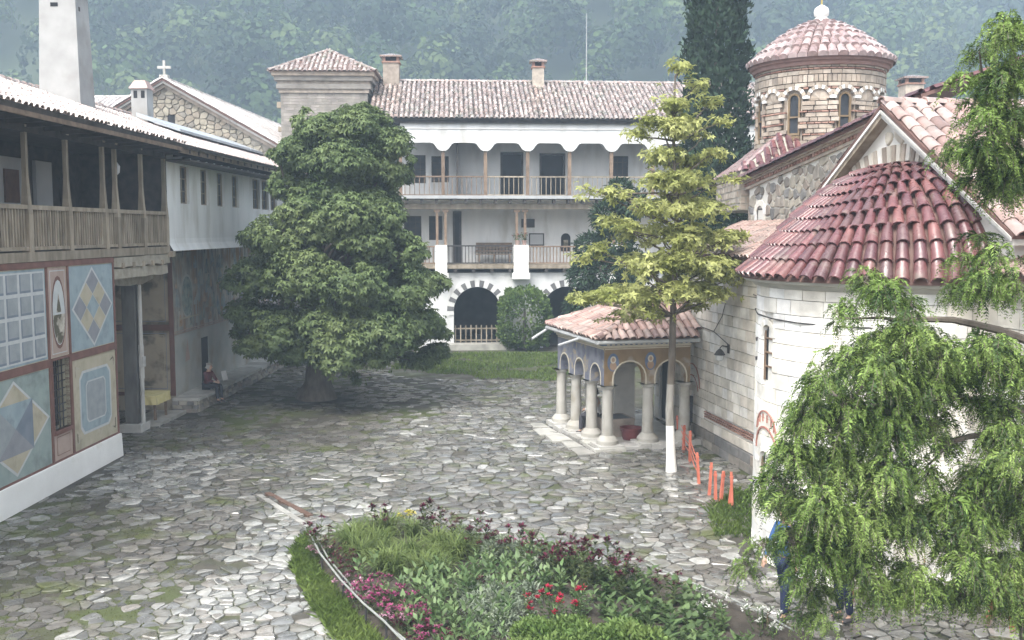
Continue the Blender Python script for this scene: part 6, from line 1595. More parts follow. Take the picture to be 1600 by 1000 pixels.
# ---- weeping conifer at the right
MAT['thuja_leaf'] = leafmat('thuja_leaf', [(.145, .235, .055), (.285, .395, .115)], trans=.32, isl=.30, scale=1.1, rough=.5)
TY = 11.6; TH = at(1640, 700, TY); TH.z = 0
th_ = thing('weeping_conifer', 'feathery light green weeping conifer filling the right foreground', 'tree', TH)
TL = [(1500, 118, 12), (1530, 84, 20), (1570, 62, 26), (1592, 115, 28), (1560, 132, 30), (1520, 150, 18), (1590, 200, 34), (1545, 192, 30), (1502, 228, 22), (1474, 246, 12), (1540, 250, 34), (1585, 270, 34), (1520, 288, 20), (1560, 306, 26),
 (1350, 450, 24), (1382, 470, 26), (1335, 490, 18), (1420, 492, 22), (1312, 508, 10), (1300, 492, 8), (1530, 372, 16), (1512, 402, 15), (1552, 402, 20), (1590, 440, 32), (1545, 452, 28), (1500, 462, 20),
 (1420, 535, 34), (1375, 540, 30), (1462, 556, 36), (1332, 580, 34), (1292, 612, 34), (1380, 600, 46), (1440, 620, 46), (1500, 590, 28), (1550, 560, 40), (1590, 600, 36), (1266, 662, 34), (1322, 660, 46), (1392, 680, 50), (1246, 722, 34), (1310, 740, 46), (1380, 760, 46), (1440, 745, 30), (1200, 752, 20), (1222, 786, 28), (1280, 810, 42), (1350, 830, 46), (1420, 830, 42), (1562, 690, 30), (1590, 730, 40), (1540, 768, 42), (1480, 800, 32), (1590, 805, 46), (1530, 840, 40), (1244, 846, 28), (1290, 876, 36), (1262, 925, 30), (1340, 886, 36), (1420, 896, 26), (1398, 940, 20), (1478, 858, 24), (1520, 900, 32), (1580, 900, 38), (1500, 945, 26), (1592, 955, 30), (1285, 965, 22), (1480, 700, 22), (1450, 660, 26), (1560, 640, 26), (1440, 930, 26), (1560, 930, 30), (1380, 925, 26), (1470, 930, 22), (1340, 940, 22), (1185, 850, 16), (1168, 884, 16), (1250, 965, 18), (1530, 640, 18)]
lobes = []
for (x, y, r) in TL:
    rm = r / (FPX / TY)
    for f in ((-.55, .55) if r > 24 else (random.uniform(-.4, .4),)):
        lobes.append((np.array(at(x + random.uniform(-8, 8), y + random.uniform(-8, 8) - r * .25, TY + f + random.uniform(-.25, .25))), rm * .95, rm * .9))
P, N = lobe_points(lobes, 260, up=.35, inner=.75, hide=.35)
gap = np.array([n2(p[0] * 1.0, p[2], 2.4, p[1] * .8) for p in P]) > -.36; P, N = P[gap], N[gap]
n = len(P); hd = N.copy(); hd[:, 2] *= .3; hd += rng.normal(scale=.35, size=hd.shape) * np.array([1, 1, .3]); hd = unit(hd)
LEN = (rng.uniform(.10, .30, n) * rng.uniform(.7, 1.25, n))[:, None]; LEN[::9] *= 1.6; quads = []; K = 11
for i in range(K):
    t = (i + .6) / K; p = P + hd * LEN * (t - .35 * t * t) + np.array([0, 0, -1.0]) * LEN * (.06 * t + .62 * t * t)
    tg = unit(hd * (1 - .7 * t) + np.array([0, 0, -1]) * (.06 + 1.24 * t)); sdv = unit(np.cross(tg, N + rng.normal(scale=.3, size=N.shape)))
    for s in (-1, 1):
        d = tg * .75 + sdv * s * .75 + rng.normal(scale=.12, size=tg.shape); ll = (.012 + LEN[:, 0] * (.185 - .11 * t)) * rng.uniform(.7, 1.25, n)
        quads.append(kites(p, d, N + rng.normal(scale=.35, size=N.shape), ll, ll * .31))
mi = np.tile((rng.random(n) < .30).astype(np.int32), 2 * K)
MAT['thuja_dark'] = leafmat('thuja_dark', [(.040, .078, .026), (.090, .140, .044)], trans=.25, isl=.3, scale=1.1, rough=.5)  # darkened leaf colour on random sprays stands in for crown self-shadow
np_mesh('crown', np.concatenate(quads), 4, [MAT['thuja_leaf'], MAT['thuja_dark']], th_, mi=mi, kind='stuff')
fp = lambda t: P + hd * LEN * (t - .35 * t * t) + np.array([0, 0, -1.0]) * LEN * (.06 * t + .62 * t * t)
sw = unit(np.cross(hd, np.array([0, 0, 1.0]))) * .0035; tw = []
for t0, t1 in ((-.5, 0), (0, .35), (.35, .7)):
    a0, a1 = (fp(t0) if t0 >= 0 else P - hd * LEN * .5 - np.array([0, 0, .02])), fp(t1); tw.append(np.stack([a0 - sw, a0 + sw, a1 + sw * .7, a1 - sw * .7], 1))
np_mesh('twigs', np.concatenate(tw), 4, MAT['bark'], th_, kind='stuff')
trunk_mesh('trunk', th_, MAT['bark'], TH, TH + Vector((-.15, 0, 8.9)), .26, .09, wob=.05)
b = MB()
for tx, ty, kids in ((1330, 640, [(1250, 720), (1290, 612), (1380, 540), (1322, 660)]), (1400, 800, [(1222, 786), (1290, 876), (1350, 830), (1420, 900)]), (1540, 760, [(1480, 800), (1530, 840), (1500, 940)]), (1420, 500, [(1350, 450), (1312, 508), (1382, 470)]), (1545, 200, [(1500, 230), (1530, 90), (1560, 300)]), (1490, 690, [(1440, 745), (1392, 680)])):
    hub = at(tx, ty, TY + random.uniform(-.3, .3)); z0 = min(8.5, max(.8, hub.z - random.uniform(-.1, .5))); limb(b, TH + Vector((-.15 * z0 / 8.9, 0, z0)), hub, .06, .03, 6, .08, sag=.06)
    for kx, ky in kids: limb(b, hub, at(kx, ky - 10, TY + random.uniform(-.4, .4)), .028, .008, 5, .10)
b.build('branches', MAT['bark'], th_, smooth=True, kind='stuff')
# ================================================================ FLOWER BED PLANTS
def ground_z(x, y):
    return .10 if inside(1.0 + (x - 1.0) / .86, 15.4 + (y - 15.4) / .86, BED) else .05
MAT['lily_leaf'] = leafmat('lily_leaf', [(.095, .140, .040), (.185, .235, .080)], trans=.32, isl=.3, scale=2)
MAT['soft_leaf'] = leafmat('soft_leaf', [(.085, .150, .060), (.20, .27, .125)], trans=.3, isl=.3, scale=3)
MAT['broad_leaf'] = leafmat('broad_leaf', [(.055, .100, .036), (.125, .180, .075)], trans=.3, isl=.3, scale=3)
MAT['bright_leaf'] = leafmat('bright_leaf', [(.095, .165, .045), (.185, .255, .080)], trans=.32, isl=.25, scale=2.5)
MAT['silver_leaf'] = leafmat('silver_leaf', [(.16, .20, .14), (.27, .31, .23)], trans=.25, isl=.25, scale=3)
MAT['olive_leaf'] = leafmat('olive_leaf', [(.06, .085, .035), (.12, .14, .06)], trans=.28, isl=.3, scale=3)
MAT['stem'] = M('stem', (.06, .09, .035), (.10, .13, .05), rough=.6)
def petal(name, a, b_): return leafmat(name, [a, b_], trans=.25, isl=.3, scale=6, rough=.5)
MAT['burgundy'] = petal('burgundy', (.065, .010, .026), (.13, .020, .050)); MAT['magenta'] = petal('magenta', (.26, .04, .13), (.40, .10, .22))
MAT['pink'] = petal('pink', (.44, .22, .32), (.55, .35, .42)); MAT['rose_red'] = petal('rose_red', (.34, .014, .045), (.46, .035, .075)); MAT['yellow'] = petal('yellow', (.62, .52, .06), (.70, .62, .16)); MAT['white_petal'] = petal('white_petal', (.62, .62, .58), (.72, .72, .68))
Z3 = np.array([0, 0, 1.0])
def blades(n, L0, L1, w, spread, rad):
    q = []; th = rng.uniform(0, 6.283, n); d = np.c_[np.cos(th), np.sin(th), np.zeros(n)]; p0 = np.c_[rng.normal(scale=rad, size=(n, 2)), np.zeros(n)]
    L_ = rng.uniform(L0, L1, n)[:, None]; sp = rng.uniform(.4, 1.0, n)[:, None] * spread; sd_ = np.cross(d, Z3); pr = p0; K = 5
    for i in range(K):
        t0, t1 = i / K, (i + 1) / K; f = lambda t: p0 + d * L_ * sp * (t ** 1.5) + Z3 * L_ * (1.25 * t - .75 * t ** 2.4 * (sp + .2))
        w0, w1 = w * (1 - t0 ** 2), w * (1 - t1 ** 2) + .001; a, c = f(t0), f(t1)
        q.append(np.stack([a - sd_ * w0, a + sd_ * w0, c + sd_ * w1, c - sd_ * w1], 1))
    return np.concatenate(q)
def stem_leaves(stems, per, ln, wd, up=.5):
    P, D = [], []
    for (x, y, h, lx, ly) in stems:
        for i in range(per):
            t = .18 + .82 * i / max(1, per - 1); a = i * 1.57 + random.uniform(-.3, .3)
            for s in (0, math.pi):
                P.append((x + lx * t, y + ly * t, h * t)); k = (1 - .45 * t); D.append((math.cos(a + s) * k, math.sin(a + s) * k, up * (.35 + t)))
    P, D = np.array(P), np.array(D); n = len(P)
    return kites(P, D, np.tile(Z3, (n, 1)) + rng.normal(scale=.25, size=(n, 3)), ln * rng.uniform(.6, 1.25, n), wd * rng.uniform(.7, 1.2, n))
def stem_tubes(stems, r=.006):
    b = MB()
    for (x, y, h, lx, ly) in stems: b.tube([(x, y, 0), (x + lx * .5, y + ly * .5, h * .5), (x + lx, y + ly, h)], [r, r * .8, r * .5], 4)
    return b
def heads(pts, r, n, flat=.5):
    P = np.repeat(np.array(pts), n, 0); m = len(P); u = unit(rng.normal(size=(m, 3))); u[:, 2] = np.abs(u[:, 2]) * flat + .1
    return kites(P + u * r * .25, u + rng.normal(scale=.2, size=u.shape), np.tile(Z3, (m, 1)), r * rng.uniform(.7, 1.2, m), r * .6)
def mk_stems(n, rad, h0, h1, lean=.08):
    out = []
    for _ in range(n):
        a, r = random.uniform(0, 6.28), rad * math.sqrt(random.random()); out.append((r * math.cos(a), r * math.sin(a), random.uniform(h0, h1), math.cos(a) * lean * random.random() * 2, math.sin(a) * lean * random.random() * 2))
    return out
PROTO = {}
def proto(kind, var):
    key = (kind, var)
    if key in PROTO: return PROTO[key]
    parts = []
    def add(nm, V, mat, n=4): o = np_mesh(nm, V, n, MAT[mat]); parts.append((nm, o.data)); bpy.data.objects.remove(o)
    def addt(nm, b, mat): o = b.build(nm, MAT[mat]); parts.append((nm, o.data)); bpy.data.objects.remove(o)
    if kind == 'lily': add('leaves', blades(190, .42, .80, .012, 1.05, .08), 'lily_leaf')
    elif kind == 'leafy':
        st = mk_stems(5, .12, .22, .42); add('leaves', stem_leaves(st, 5, .12, .055), 'soft_leaf'); addt('stems', stem_tubes(st), 'stem')
    elif kind == 'tall':
        st = mk_stems(6, .14, .45, .72, .10); add('leaves', stem_leaves(st, 7, .12, .045), 'olive_leaf'); addt('stems', stem_tubes(st), 'stem'); add('flowers', heads([(x + lx, y + ly, h) for x, y, h, lx, ly in st], .075, 14), 'burgundy')
    elif kind in ('magenta', 'pink', 'burgundy', 'yellow', 'white'):
        st = mk_stems(9, .17, .16, .34, .10); add('leaves', stem_leaves(st, 4, .09, .035), 'olive_leaf' if kind != 'white' else 'broad_leaf'); addt('stems', stem_tubes(st), 'stem'); add('flowers', heads([(x + lx, y + ly, h) for x, y, h, lx, ly in st], .06, 12, .7), {'white': 'white_petal'}.get(kind, kind))
    elif kind == 'rose':
        st = mk_stems(9, .22, .30, .55, .12); add('leaves', stem_leaves(st, 6, .09, .05), 'broad_leaf'); addt('stems', stem_tubes(st, .008), 'stem'); add('flowers', heads([(x + lx, y + ly, h + .02) for x, y, h, lx, ly in st[:5]], .065, 16, 1.0), 'rose_red')
    elif kind == 'broad':
        st = mk_stems(7, .18, .28, .50, .12); add('leaves', stem_leaves(st, 5, .19, .10, .35), 'broad_leaf'); addt('stems', stem_tubes(st), 'stem')
    elif kind == 'shrub':
        lob = [(np.array([random.uniform(-.35, .35), random.uniform(-.35, .35), random.uniform(.28, .50)]), random.uniform(.18, .28), random.uniform(.18, .26)) for _ in range(9)]
        P, N = lobe_points(lob, 800, up=.5, inner=.3); add('leaves', kites(P, N + rng.normal(scale=.5, size=N.shape) + Z3 * .3, N + Z3 * .6, rng.uniform(.06, .11, len(P)), rng.uniform(.03, .045, len(P))), 'bright_leaf')
        addt('stems', stem_tubes(mk_stems(9, .12, .35, .5, .2), .01), 'stem')
    elif kind == 'silver':
        lob = [(np.array([random.uniform(-.3, .3), random.uniform(-.3, .3), random.uniform(.08, .2)]), random.uniform(.14, .22), .14) for _ in range(6)]
        P, N = lobe_points(lob, 700, up=.5, inner=.3); add('leaves', kites(P, N + rng.normal(scale=.6, size=N.shape), N + Z3 * .6, rng.uniform(.05, .09, len(P)), rng.uniform(.015, .025, len(P))), 'silver_leaf')
        addt('stems', stem_tubes(mk_stems(5, .12, .12, .2, .1), .006), 'stem')
    PROTO[key] = parts; return parts
PLANTS = {
 'lily': ('daylily_clump', 'arching grassy daylily clump in the far end of the flower bed', 'plant', 'daylily clumps in the flower bed'),
 'leafy': ('leafy_perennial', 'pale green perennial with paired leaves in dark soil', 'plant', 'pale leafy perennials in the flower bed'),
 'tall': ('burgundy_flower', 'tall stemmed burgundy flower along the back of the bed', 'flower', 'tall burgundy flowers at the back of the bed'),
 'magenta': ('magenta_flower', 'low magenta flower plant inside the white bed rail', 'flower', 'magenta flowers beside the bed rail'),
 'pink': ('pink_flower', 'low pale pink flower plant inside the white bed rail', 'flower', 'pink flowers beside the bed rail'),
 'burgundy': ('dark_red_flower', 'low dark red flower plant inside the white bed rail', 'flower', 'dark red flowers beside the bed rail'),
 'yellow': ('yellow_flower', 'single yellow flowering plant among the daylilies', 'flower', None),
 'white': ('white_flower', 'white flowered plant at the right end of the bed', 'flower', 'white flowers at the right end of the bed'),
 'rose': ('rose_bush', 'red rose bush blooming in the middle of the flower bed', 'rose bush', 'red rose bushes in the flower bed'),
 'broad': ('broad_leaved_plant', 'broad leaved green plant crowding the right half of the bed', 'plant', 'broad leaved plants in the flower bed'),
 'shrub': ('bright_shrub', 'dense bright green shrub at the near edge of the bed', 'shrub', 'bright shrubs at the near edge of the bed'),
 'silver': ('silvery_plant', 'low silvery ground hugging plant in the flower bed', 'plant', 'silvery plants in the flower bed')}
PLACED = {}
def plant(kind, p, s=1.0, label=None):
    nm, lab, cat, grp = PLANTS[kind]; PLACED.setdefault(kind, []); z = ground_z(p[0], p[1]); o = thing(nm, label or lab, cat, (p[0], p[1], z), grp, random.uniform(0, 6.28)); o.scale = (s, s, s * random.uniform(.9, 1.12))
    for pn, me in proto(kind, random.randrange(3)):
        c = bpy.data.objects.new(pn, me); COL.objects.link(c); c.parent = o
        if pn in ('leaves', 'flowers', 'stems'): c['kind'] = 'stuff'
    PLACED[kind].append((p[0] / p[1], o))
def G2(px, py, z=.3): q = gnd(px, py, z); return (q.x, q.y)
for px, py in [(545, 838), (575, 820), (610, 815), (645, 815), (560, 850), (600, 845), (640, 850), (680, 840), (620, 872), (655, 880), (690, 870), (720, 850), (600, 868), (585, 835), (670, 858), (545, 822), (705, 835)]: plant('lily', G2(px + random.uniform(-8, 8), py + 6, .35), random.uniform(.75, 1.0))
for px, py in [(660, 790), (672, 786), (700, 796), (735, 808), (775, 822), (800, 826), (832, 836), (862, 842), (890, 846), (912, 858), (952, 848), (962, 868), (985, 876), (1045, 886), (500, 806), (590, 790), (925, 850), (870, 850), (745, 815)]: plant('tall', G2(px + random.uniform(-6, 6), py + 8, .72), random.uniform(.85, 1.1))
for px, py in [(505, 840), (515, 850), (530, 862), (535, 872), (500, 822), (545, 880), (642, 974), (690, 985), (660, 998), (760, 918)]: plant('burgundy', G2(px, py + 5, .3), random.uniform(.8, 1.05))
for px, py in [(580, 905), (600, 912), (622, 925), (562, 912), (610, 945), (668, 972), (640, 950), (655, 935), (595, 930), (575, 925), (630, 935), (648, 962), (675, 985), (610, 925), (700, 1000), (780, 835), (815, 842), (880, 858), (905, 868), (840, 852)]: plant('magenta', G2(px, py + 5, .3), random.uniform(.75, 1.0))
for px, py in [(550, 905), (592, 918), (505, 850), (598, 950), (635, 955)]: plant('pink', G2(px, py + 5, .3), random.uniform(.7, .95))
plant('yellow', G2(634, 800, .45), 1.0)
for px, py in [(845, 938), (884, 930), (868, 935)]: plant('rose', G2(px, py + 6, .5), random.uniform(.85, 1.05))
for px, py in [(835, 985), (880, 985), (930, 1000), (975, 1005), (905, 1025), (840, 1020), (815, 1010)]: plant('shrub', G2(px, py + 15, .45), random.uniform(.8, 1.05))
for px, py in [(720, 915), (740, 935), (700, 955), (660, 945), (680, 930), (760, 900), (780, 880), (800, 870), (815, 895), (840, 885), (850, 865), (870, 880), (825, 910), (700, 905), (640, 915), (665, 905), (760, 960), (735, 985), (700, 1000), (770, 990), (790, 955), (900, 880), (930, 890), (890, 905), (915, 935), (800, 905), (745, 880), (610, 915), (575, 880), (870, 860), (895, 870), (690, 890), (725, 895), (755, 890), (690, 960), (715, 970), (745, 1000), (795, 925), (825, 870), (850, 905), (870, 905), (735, 920), (675, 925), (655, 965)]: plant('leafy', G2(px + random.uniform(-6, 6), py + 8, .3), random.uniform(.95, 1.4))
for px, py in [(740, 840), (770, 850), (800, 845), (830, 855), (760, 870), (720, 830), (860, 875), (910, 875)]: plant('silver' if random.random() < .4 else 'leafy', G2(px, py + 10, .25), random.uniform(.9, 1.2))
for px, py in [(940, 880), (965, 885), (1000, 895), (940, 905), (985, 910), (1020, 925), (960, 930), (1000, 945), (1040, 940), (1070, 945), (1030, 965), (1080, 975), (990, 970), (1050, 995), (1110, 985), (1000, 1000), (960, 960), (1090, 925), (1120, 950), (1060, 915), (1150, 990), (1100, 1005)]: plant('broad', G2(px + random.uniform(-6, 6), py + 10, .35), random.uniform(.65, .95))
for px, py in [(760, 925), (800, 935), (770, 945), (740, 955), (805, 965), (780, 975), (750, 935)]: plant('silver', G2(px, py + 8, .15), random.uniform(.9, 1.2))
for px, py in [(1110, 935), (1185, 948), (1195, 965), (1105, 945)]: plant('white', G2(px, py + 8, .3), random.uniform(.8, 1.0))

ORD = 'leftmost second third fourth fifth sixth seventh eighth ninth tenth eleventh twelfth thirteenth fourteenth fifteenth sixteenth seventeenth eighteenth nineteenth twentieth'.split()
def ordinal(i):
    n = i + 1
    if n <= 20: return ORD[i]
    t, u = divmod(n, 10); T_ = {2: 'twenty', 3: 'thirty', 4: 'forty', 5: 'fifty'}
    return (T_[t][:-1] + 'ieth') if u == 0 else T_[t] + ' ' + 'first second third fourth fifth sixth seventh eighth ninth'.split()[u - 1]
SHORT = {'lily': 'arching grassy daylily clump in the flower bed', 'leafy': 'pale leafy perennial in dark bed soil', 'tall': 'tall burgundy flower at the back of the bed', 'magenta': 'low magenta flower beside the bed rail', 'pink': 'pale pink flower beside the bed rail', 'burgundy': 'low dark red flower beside the bed rail', 'white': 'white flowered plant at the bed end', 'rose': 'red rose bush in the bed', 'broad': 'broad leaved plant in the bed', 'shrub': 'bright green shrub at the near bed edge', 'silver': 'low silvery plant in the bed'}
for kind, lst in PLACED.items():
    if kind not in SHORT or len(lst) > 59: continue
    lst.sort(key=lambda q: q[0])
    for i, (_, o) in enumerate(lst): o['label'] = SHORT[kind] + (', leftmost of its kind' if i == 0 else ', ' + ordinal(i) + ' from the left')
# ================================================================ RAIL, EDGING, STAKES
MAT['rust'] = M('rust', (.085, .05, .036), (.13, .08, .06), scale=4, rough=.8)
MAT['hose'] = M('hose', (.20, .21, .195), (.28, .29, .27), scale=6, rough=.5)
rl = RL[:7]
rail = thing('bed_rail', 'low white pipe rail on short stakes along the curved grass edge', 'rail', (rl[2][0], rl[2][1], 0))
b = MB(); b.tube([Vector((x, y, .34 + .02 * math.sin(i * 2.1))) for i, (x, y) in enumerate(rl)], .017, 7); b.build('pipe', MAT['hose'], rail, smooth=True)
b = MB(); b.tube([Vector((x + .12, y + .12, .20 + .03 * math.sin(i * 1.3))) for i, (x, y) in enumerate(rl[:6])], .015, 6); b.build('pipe', MAT['hose'], rail, smooth=True)
for x, y in rl[:6]: b = MB(); b.tube([(x + .03, y + .02, -.02), (x + .03, y + .02, .36)], .02, 6); b.build('stake', MAT['iron'], rail)
r2 = [G2(x, y, .3) for x, y in ((1010, 882), (1045, 895), (1080, 910), (1120, 925), (1200, 962), (1240, 985))]
rail2 = thing('bed_rail', 'thin white cord rail behind the plants along the right side of the bed', 'rail', (r2[2][0], r2[2][1], 0))
b = MB(); b.tube([Vector((x, y, .30)) for x, y in r2], .014, 6); b.build('pipe', MAT['hose'], rail2)
for x, y in (r2[2], r2[4]): b = MB(); b.tube([(x, y, -.02), (x, y, .36)], .02, 6); b.build('stake', MAT['brown_wood'], rail2)
for i, (lab, q0, q1, z0) in enumerate((('rusty brown edging board lying in the cobbles before the bed', (418, 772), (486, 808), .045), ('grey stone edging strip beside the rusty board', (405, 775), (478, 822), .04))):
    a_, c_ = gnd(*q0), gnd(*q1); F = Frame(a_.x, a_.y, c_.x - a_.x, c_.y - a_.y); o = thing('edging_board', lab, 'edging', (a_ + c_) / 2); Lb = (c_ - a_).length
    for k in range(3): b = MB(); b.box(F, Lb * k / 3, Lb * (k + 1) / 3 - .015, -.06, .07, -.02, z0); b.build('board', MAT['rust'] if i == 0 else MAT['slab'], o)
STK = [(1060, 690, 'by the whitewashed tree'), (1068, 704, 'first beside the whitewashed tree'), (1078, 722, ''), (1092, 757, ''), (1108, 775, ''), (1118, 782, ''), (1126, 786, ''), (1139, 793, ''), (1144, 795, ''), (1243, 838, ''), (1330, 930, ''), (1436, 935, ''), (1455, 930, ''), (1545, 968, ''), (1582, 985, '')]
slab_ = ['orange plastic stake nearest the whitewashed tree trunk', 'orange plastic stake just right of the whitewashed trunk', 'tall orange plastic stake standing by the nave wall base', 'orange plastic stake alone between tree trunk and apse', 'orange plastic stake left in the pair before the apse', 'short leaning orange stake in the group before the apse', 'thin orange stake in the group before the apse', 'thick orange plastic stake nearest the thuja edge', 'orange stake close behind the thick one by the weeping conifer', 'orange stake against the white apse behind the conifer twigs', 'orange stake hidden behind the conifer middle', 'orange stake left of two under the conifer gap', 'orange stake right of two under the conifer gap', 'orange stake beneath the right side of the conifer', 'rightmost orange stake under the conifer']
for i, (px, py, _) in enumerate(STK):
    q = gnd(px, py); h = random.uniform(.62, .85); F = Frame(q.x, q.y, 1, random.uniform(-.4, .4)); lx = random.uniform(-.06, .06)
    o = thing('marker_stake', slab_[i].replace('thuja', 'conifer'), 'stake', q, 'orange stakes along the church')
    b = MB(); w = .032; b.hexa([F(-w, -w, 0), F(w, -w, 0), F(w, w, 0), F(-w, w, 0), F(-w * .8 + lx, -w * .8, h), F(w * .8 + lx, -w * .8, h), F(w * .8 + lx, w * .8, h), F(-w * .8 + lx, w * .8, h)]); b.build('post', MAT['orange_plastic'], o)
    b = MB(); z = h * .86; b.box(F, -w * 1.1 + lx * .86, w * 1.1 + lx * .86, -w * 1.1, w * 1.1, z - .02, z + .02); b.build('collar', MAT['orange_plastic'], o)
b = MB(); q = [gnd(1062, 690), gnd(1078, 722), gnd(1092, 757)]
for p0, p1 in zip(q, q[1:]):
    for z in (.25, .42, .58): b.tube([p0 + Vector((0, 0, z)), (p0 + p1) / 2 + Vector((0, 0, z - .08)), p1 + Vector((0, 0, z))], .014, 4)
tag(b.build('barrier_netting', MAT['orange_plastic'], kind=None), 'sagging strands of orange netting between the first stakes', 'netting')

# ================================================================ PEOPLE
MAT['skin'] = M('skin', (.42, .26, .19), (.50, .32, .24), scale=20, rough=.55)
def skinned(name, nodes, edges, mat, parent, loc, rz, sub=1):
    me = bpy.data.meshes.new(name); me.from_pydata([n[:3] for n in nodes], edges, []); me.materials.append(mat)
    o = bpy.data.objects.new(name, me); COL.objects.link(o); o.parent = parent
    sk = o.modifiers.new('skin', 'SKIN'); sk.use_smooth_shade = True
    for i, n in enumerate(nodes):
        v = me.skin_vertices[0].data[i]; r = n[3]; v.radius = (r, n[4] if len(n) > 4 else r); v.use_root = (i == 0)
    ss = o.modifiers.new('subsurf', 'SUBSURF'); ss.levels = ss.render_levels = sub + 1
    return o
def person(label, loc, rz, pose, jacket, trousers, hair, hold=None):
    root = thing('person', label, 'person', loc, None, rz)
    def jm(nm, c): return M(nm, tuple(x * .85 for x in c), c, scale=9, rough=.85, bump=.3)
    J, T_, H_ = jm('jacket_cloth', jacket), jm('trouser_cloth', trousers), jm('hair', hair)
    if pose == 'sit':
        pel = (0, 0, .10); hips = [(s * .10, -.03, .10) for s in (-1, 1)]; kn = [(s * .12, -.46, .12) for s in (-1, 1)]; an = [(s * .12, -.48, -.36) for s in (-1, 1)]; toe = [(s * .13, -.64, -.42) for s in (-1, 1)]
        sp, chs, nk, hd, tp = (0, -.02, .30), (0, -.05, .50), (0, -.08, .64), (0, -.12, .74), (0, -.11, .87)
        sh = [(s * .18, -.05, .56) for s in (-1, 1)]; el = [(s * .25, -.16, .32) for s in (-1, 1)]; wr = [(s * .10, -.36, .28) for s in (-1, 1)]
    else:
        st = .10 if pose == 'walk' else .0
        pel = (0, 0, .96); hips = [(s * .10, 0, .90) for s in (-1, 1)]; kn = [(s * .11, -.03 - s * st, .50) for s in (-1, 1)]; an = [(s * .11, .03 - s * st * 1.6, .085) for s in (-1, 1)]; toe = [(s * .13, -.13 - s * st * 1.6, .035) for s in (-1, 1)]
        sp, chs, nk, hd, tp = (0, 0, 1.16), (0, -.01, 1.37), (0, -.01, 1.52), (0, -.04, 1.62), (0, -.03, 1.745)
        sh = [(s * .185, 0, 1.43) for s in (-1, 1)]; el = [(s * .25, .02 + s * st, 1.15) for s in (-1, 1)]; wr = [(s * .24, -.10 + s * st, .92) for s in (-1, 1)]
    V3 = lambda p, r, r2=None: (*p, r) if r2 is None else (*p, r, r2)
    nose = (hd[0], hd[1] - .105, hd[2] + .01)
    body = [V3(pel, .13, .10), V3(sp, .12, .09), V3(chs, .14, .10), V3(nk, .052), V3(hd, .080, .090), V3(tp, .062, .07), V3(nose, .014)]; ed = [(0, 1), (1, 2), (2, 3), (3, 4), (4, 5), (4, 6)]
    for k in range(2):
        i = len(body); body += [V3(sh[k], .05), V3(el[k], .038), V3(wr[k], .026), V3(hips[k], .085), V3(kn[k], .055), V3(an[k], .034), V3(toe[k], .016)]
        ed += [(2, i), (i, i + 1), (i + 1, i + 2), (0, i + 3), (i + 3, i + 4), (i + 4, i + 5), (i + 5, i + 6)]
    skinned('body', body, ed, MAT['skin'], root, loc, rz)
    jk = [V3(sp, .155, .12), V3(chs, .175, .125), V3((nk[0], nk[1], nk[2] - .05), .075), V3(((pel[0] + sp[0]) / 2, (pel[1] + sp[1]) / 2, pel[2] * .6 + sp[2] * .4), .16, .13)]; je = [(0, 1), (1, 2), (0, 3)]
    for k in range(2):
        i = len(jk); jk += [V3(sh[k], .072), V3(el[k], .056), V3(tuple(a * .9 + c * .1 for a, c in zip(wr[k], el[k])), .043)]; je += [(1, i), (i, i + 1), (i + 1, i + 2)]
    skinned('jacket', jk, je, J, root, loc, rz)
    tr = [V3(pel, .15, .12)]; te = []
    for k in range(2):
        i = len(tr); tr += [V3(hips[k], .105), V3(kn[k], .075), V3(tuple(a * .95 + c * .05 for a, c in zip(an[k], kn[k])), .058)]; te += [(0, i), (i, i + 1), (i + 1, i + 2)]
    skinned('trousers', tr, te, T_, root, loc, rz)
    for k in range(2): skinned('shoe', [V3((an[k][0], an[k][1] + .04, an[k][2] - .035), .056, .050), V3(toe[k], .056, .042)], [(0, 1)], MAT['iron'], root, loc, rz)
    skinned('hair', [V3((hd[0], hd[1] + .035, hd[2] + .05), .088, .09), V3((tp[0], tp[1] + .01, tp[2] - .02), .078, .08), V3((hd[0], hd[1] + .06, hd[2] - .02), .06, .05)], [(0, 1), (0, 2)], H_, root, loc, rz)
    for k, s in ((0, -1), (1, 1)):         # hand: palm and five separate fingers, children of the figure
        w = Vector(wr[k]); d = (w - Vector(el[k])).normalized(); d = (d + Vector((0, -.15, -.35))).normalized(); sd_ = Vector((1, 0, 0)); b = MB()
        pm = w + d * .085; b.tube([w, w + d * .04, pm], [.024, .036, .033], 8)
        for f, (o_, ln) in enumerate(((-.027, .062), (-.009, .075), (.009, .080), (.027, .070))):
            p0 = pm + sd_ * o_ - d * .01; p1 = p0 + d * ln * .5 + Vector((0, -.006, -.004)); p2 = p1 + (d * .7 + Vector((0, .3, -.25))).normalized() * ln * .5; b.tube([p0, p1, p2], [.0095, .0085, .006], 6)
        p0 = w + d * .035 + sd_ * (-s) * .03; b.tube([p0, p0 + (d * .6 + sd_ * -s * .7).normalized() * .035, p0 + (d + sd_ * -s * .4).normalized() * .065], [.012, .010, .007], 6)
        me = bpy.data.meshes.new('hand'); me.from_pydata(b.v, [], b.f); me.materials.append(MAT['skin']); o = bpy.data.objects.new('hand', me); COL.objects.link(o); o.parent = root
    b = MB()
    for s in (-1, 1):
        b.lathe((hd[0] + s * .033, hd[1] - .083, hd[2] + .028), [(0, -.012), (.012, 0), (0, .012)], 6)
    b.box(WORLD, hd[0] - .025, hd[0] + .025, hd[1] - .092, hd[1] - .08, hd[2] - .048, hd[2] - .040)
    me = bpy.data.meshes.new('face'); me.from_pydata(b.v, [], b.f); me.materials.append(MAT['void']); o = bpy.data.objects.new('face', me); COL.objects.link(o); o.parent = root; o['kind'] = 'stuff'
    return root
PB = L(8.05, -.30, .485)
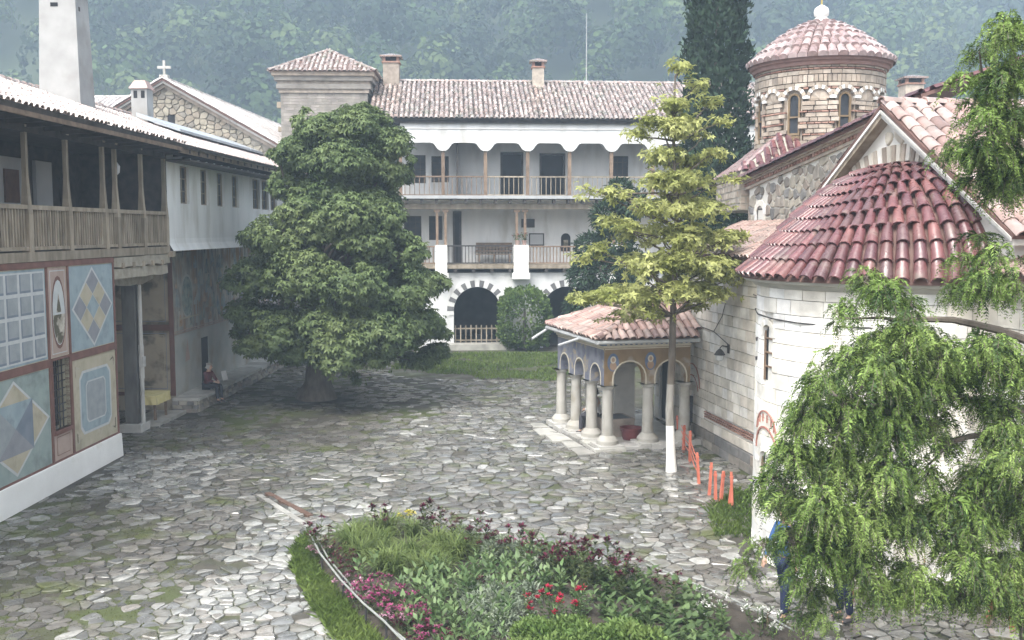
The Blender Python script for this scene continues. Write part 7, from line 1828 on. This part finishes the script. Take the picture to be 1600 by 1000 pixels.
person('person in maroon jacket and dark trousers reading on the stone bench', (PB.x, PB.y, PB.z + .04), L.ang - math.pi / 2 + R(75), 'sit', (.10, .022, .030), (.035, .037, .05), (.42, .40, .38))
npp = L(8.5, .14, .80)
nw_ = thing('newspaper', 'open pale newspaper held by the person on the stone bench', 'newspaper', npp)
for s in (-1, 1):
    b = MB(); F = Frame(npp.x, npp.y, *L.u); x = .0 if s < 0 else 0
    b.hexa([F(0, -.02, .74), F(s * .26, .07, .74), F(s * .26, .076, .74), F(0, -.014, .74), F(0, -.10, 1.06), F(s * .26, -.01, 1.06), F(s * .26, -.004, 1.06), F(0, -.094, 1.06)]); b.build('sheet', MAT['plaster'], nw_)
def stand(label, px, py, rz, *a, pose='stand'): q = gnd(px, py); return person(label, (q.x, q.y, .03), rz, pose, *a)
stand('person in bright blue jacket and navy trousers behind the conifer twigs', 1226, 968, R(-60), (.045, .11, .28), (.02, .03, .075), (.06, .05, .045), pose='walk')
stand('person in teal jacket and navy trousers half hidden behind the conifer', 1318, 972, R(-70), (.05, .12, .14), (.018, .025, .06), (.05, .04, .035))
stand('person in blue jeans walking behind the porch columns', 969, 624, R(20), (.10, .13, .22), (.035, .06, .15), (.05, .04, .035), pose='walk')
q = at(907, 655, 29.0); q.z = .14 + .06
person('person with dark hair and white shirt sitting inside the porch', (FB(LB * .52, -.55, 0).x, FB(LB * .52, -.55, 0).y, .52), R(-115), 'sit', (.55, .54, .54), (.05, .05, .06), (.02, .018, .017))
st_ = thing('porch_stool', 'small wooden stool under the person in the porch', 'stool', FB(LB * .52, -.58, .09))
F = Frame(*FB(LB * .52, -.58, 0)[:2], *FB.u)
b = MB(); b.box(F, -.18, .18, -.18, .18, .44, .48); b.build('seat', MAT['brown_wood'], st_)
for a in (-.14, .14):
    for c in (-.14, .14): b = MB(); b.box(F, a - .02, a + .02, c - .02, c + .02, .09, .44); b.build('leg', MAT['brown_wood'], st_)
# flower pots on the balcony pier
for u, lab in ((2.2, 'left potted red geranium on the white balcony pier'), (2.55, 'right potted red geranium on the white balcony pier')):
    p = W(u, .2, 5.27); o = thing('flower_pot', lab, 'flower pot', p, 'potted flowers on the pier')
    b = MB(); b.lathe(p, [(0, 0), (.09, 0), (.13, .2), (.14, .2), (.14, .23), (.11, .23), (.10, .19), (0, .19)], 10); b.build('pot', MAT['orange_tile'], o)
    st = mk_stems(8, .10, .2, .4, .15)
    for nm, V, mt in (('leaves', stem_leaves(st, 5, .10, .07), 'broad_leaf'), ('flowers', heads([(x + a, y + c, h) for x, y, h, a, c in st[:4]], .06, 10), 'rose_red')):
        c = np_mesh(nm, V + np.array([p.x, p.y, p.z + .19]), 4, MAT[mt], o, kind='stuff')
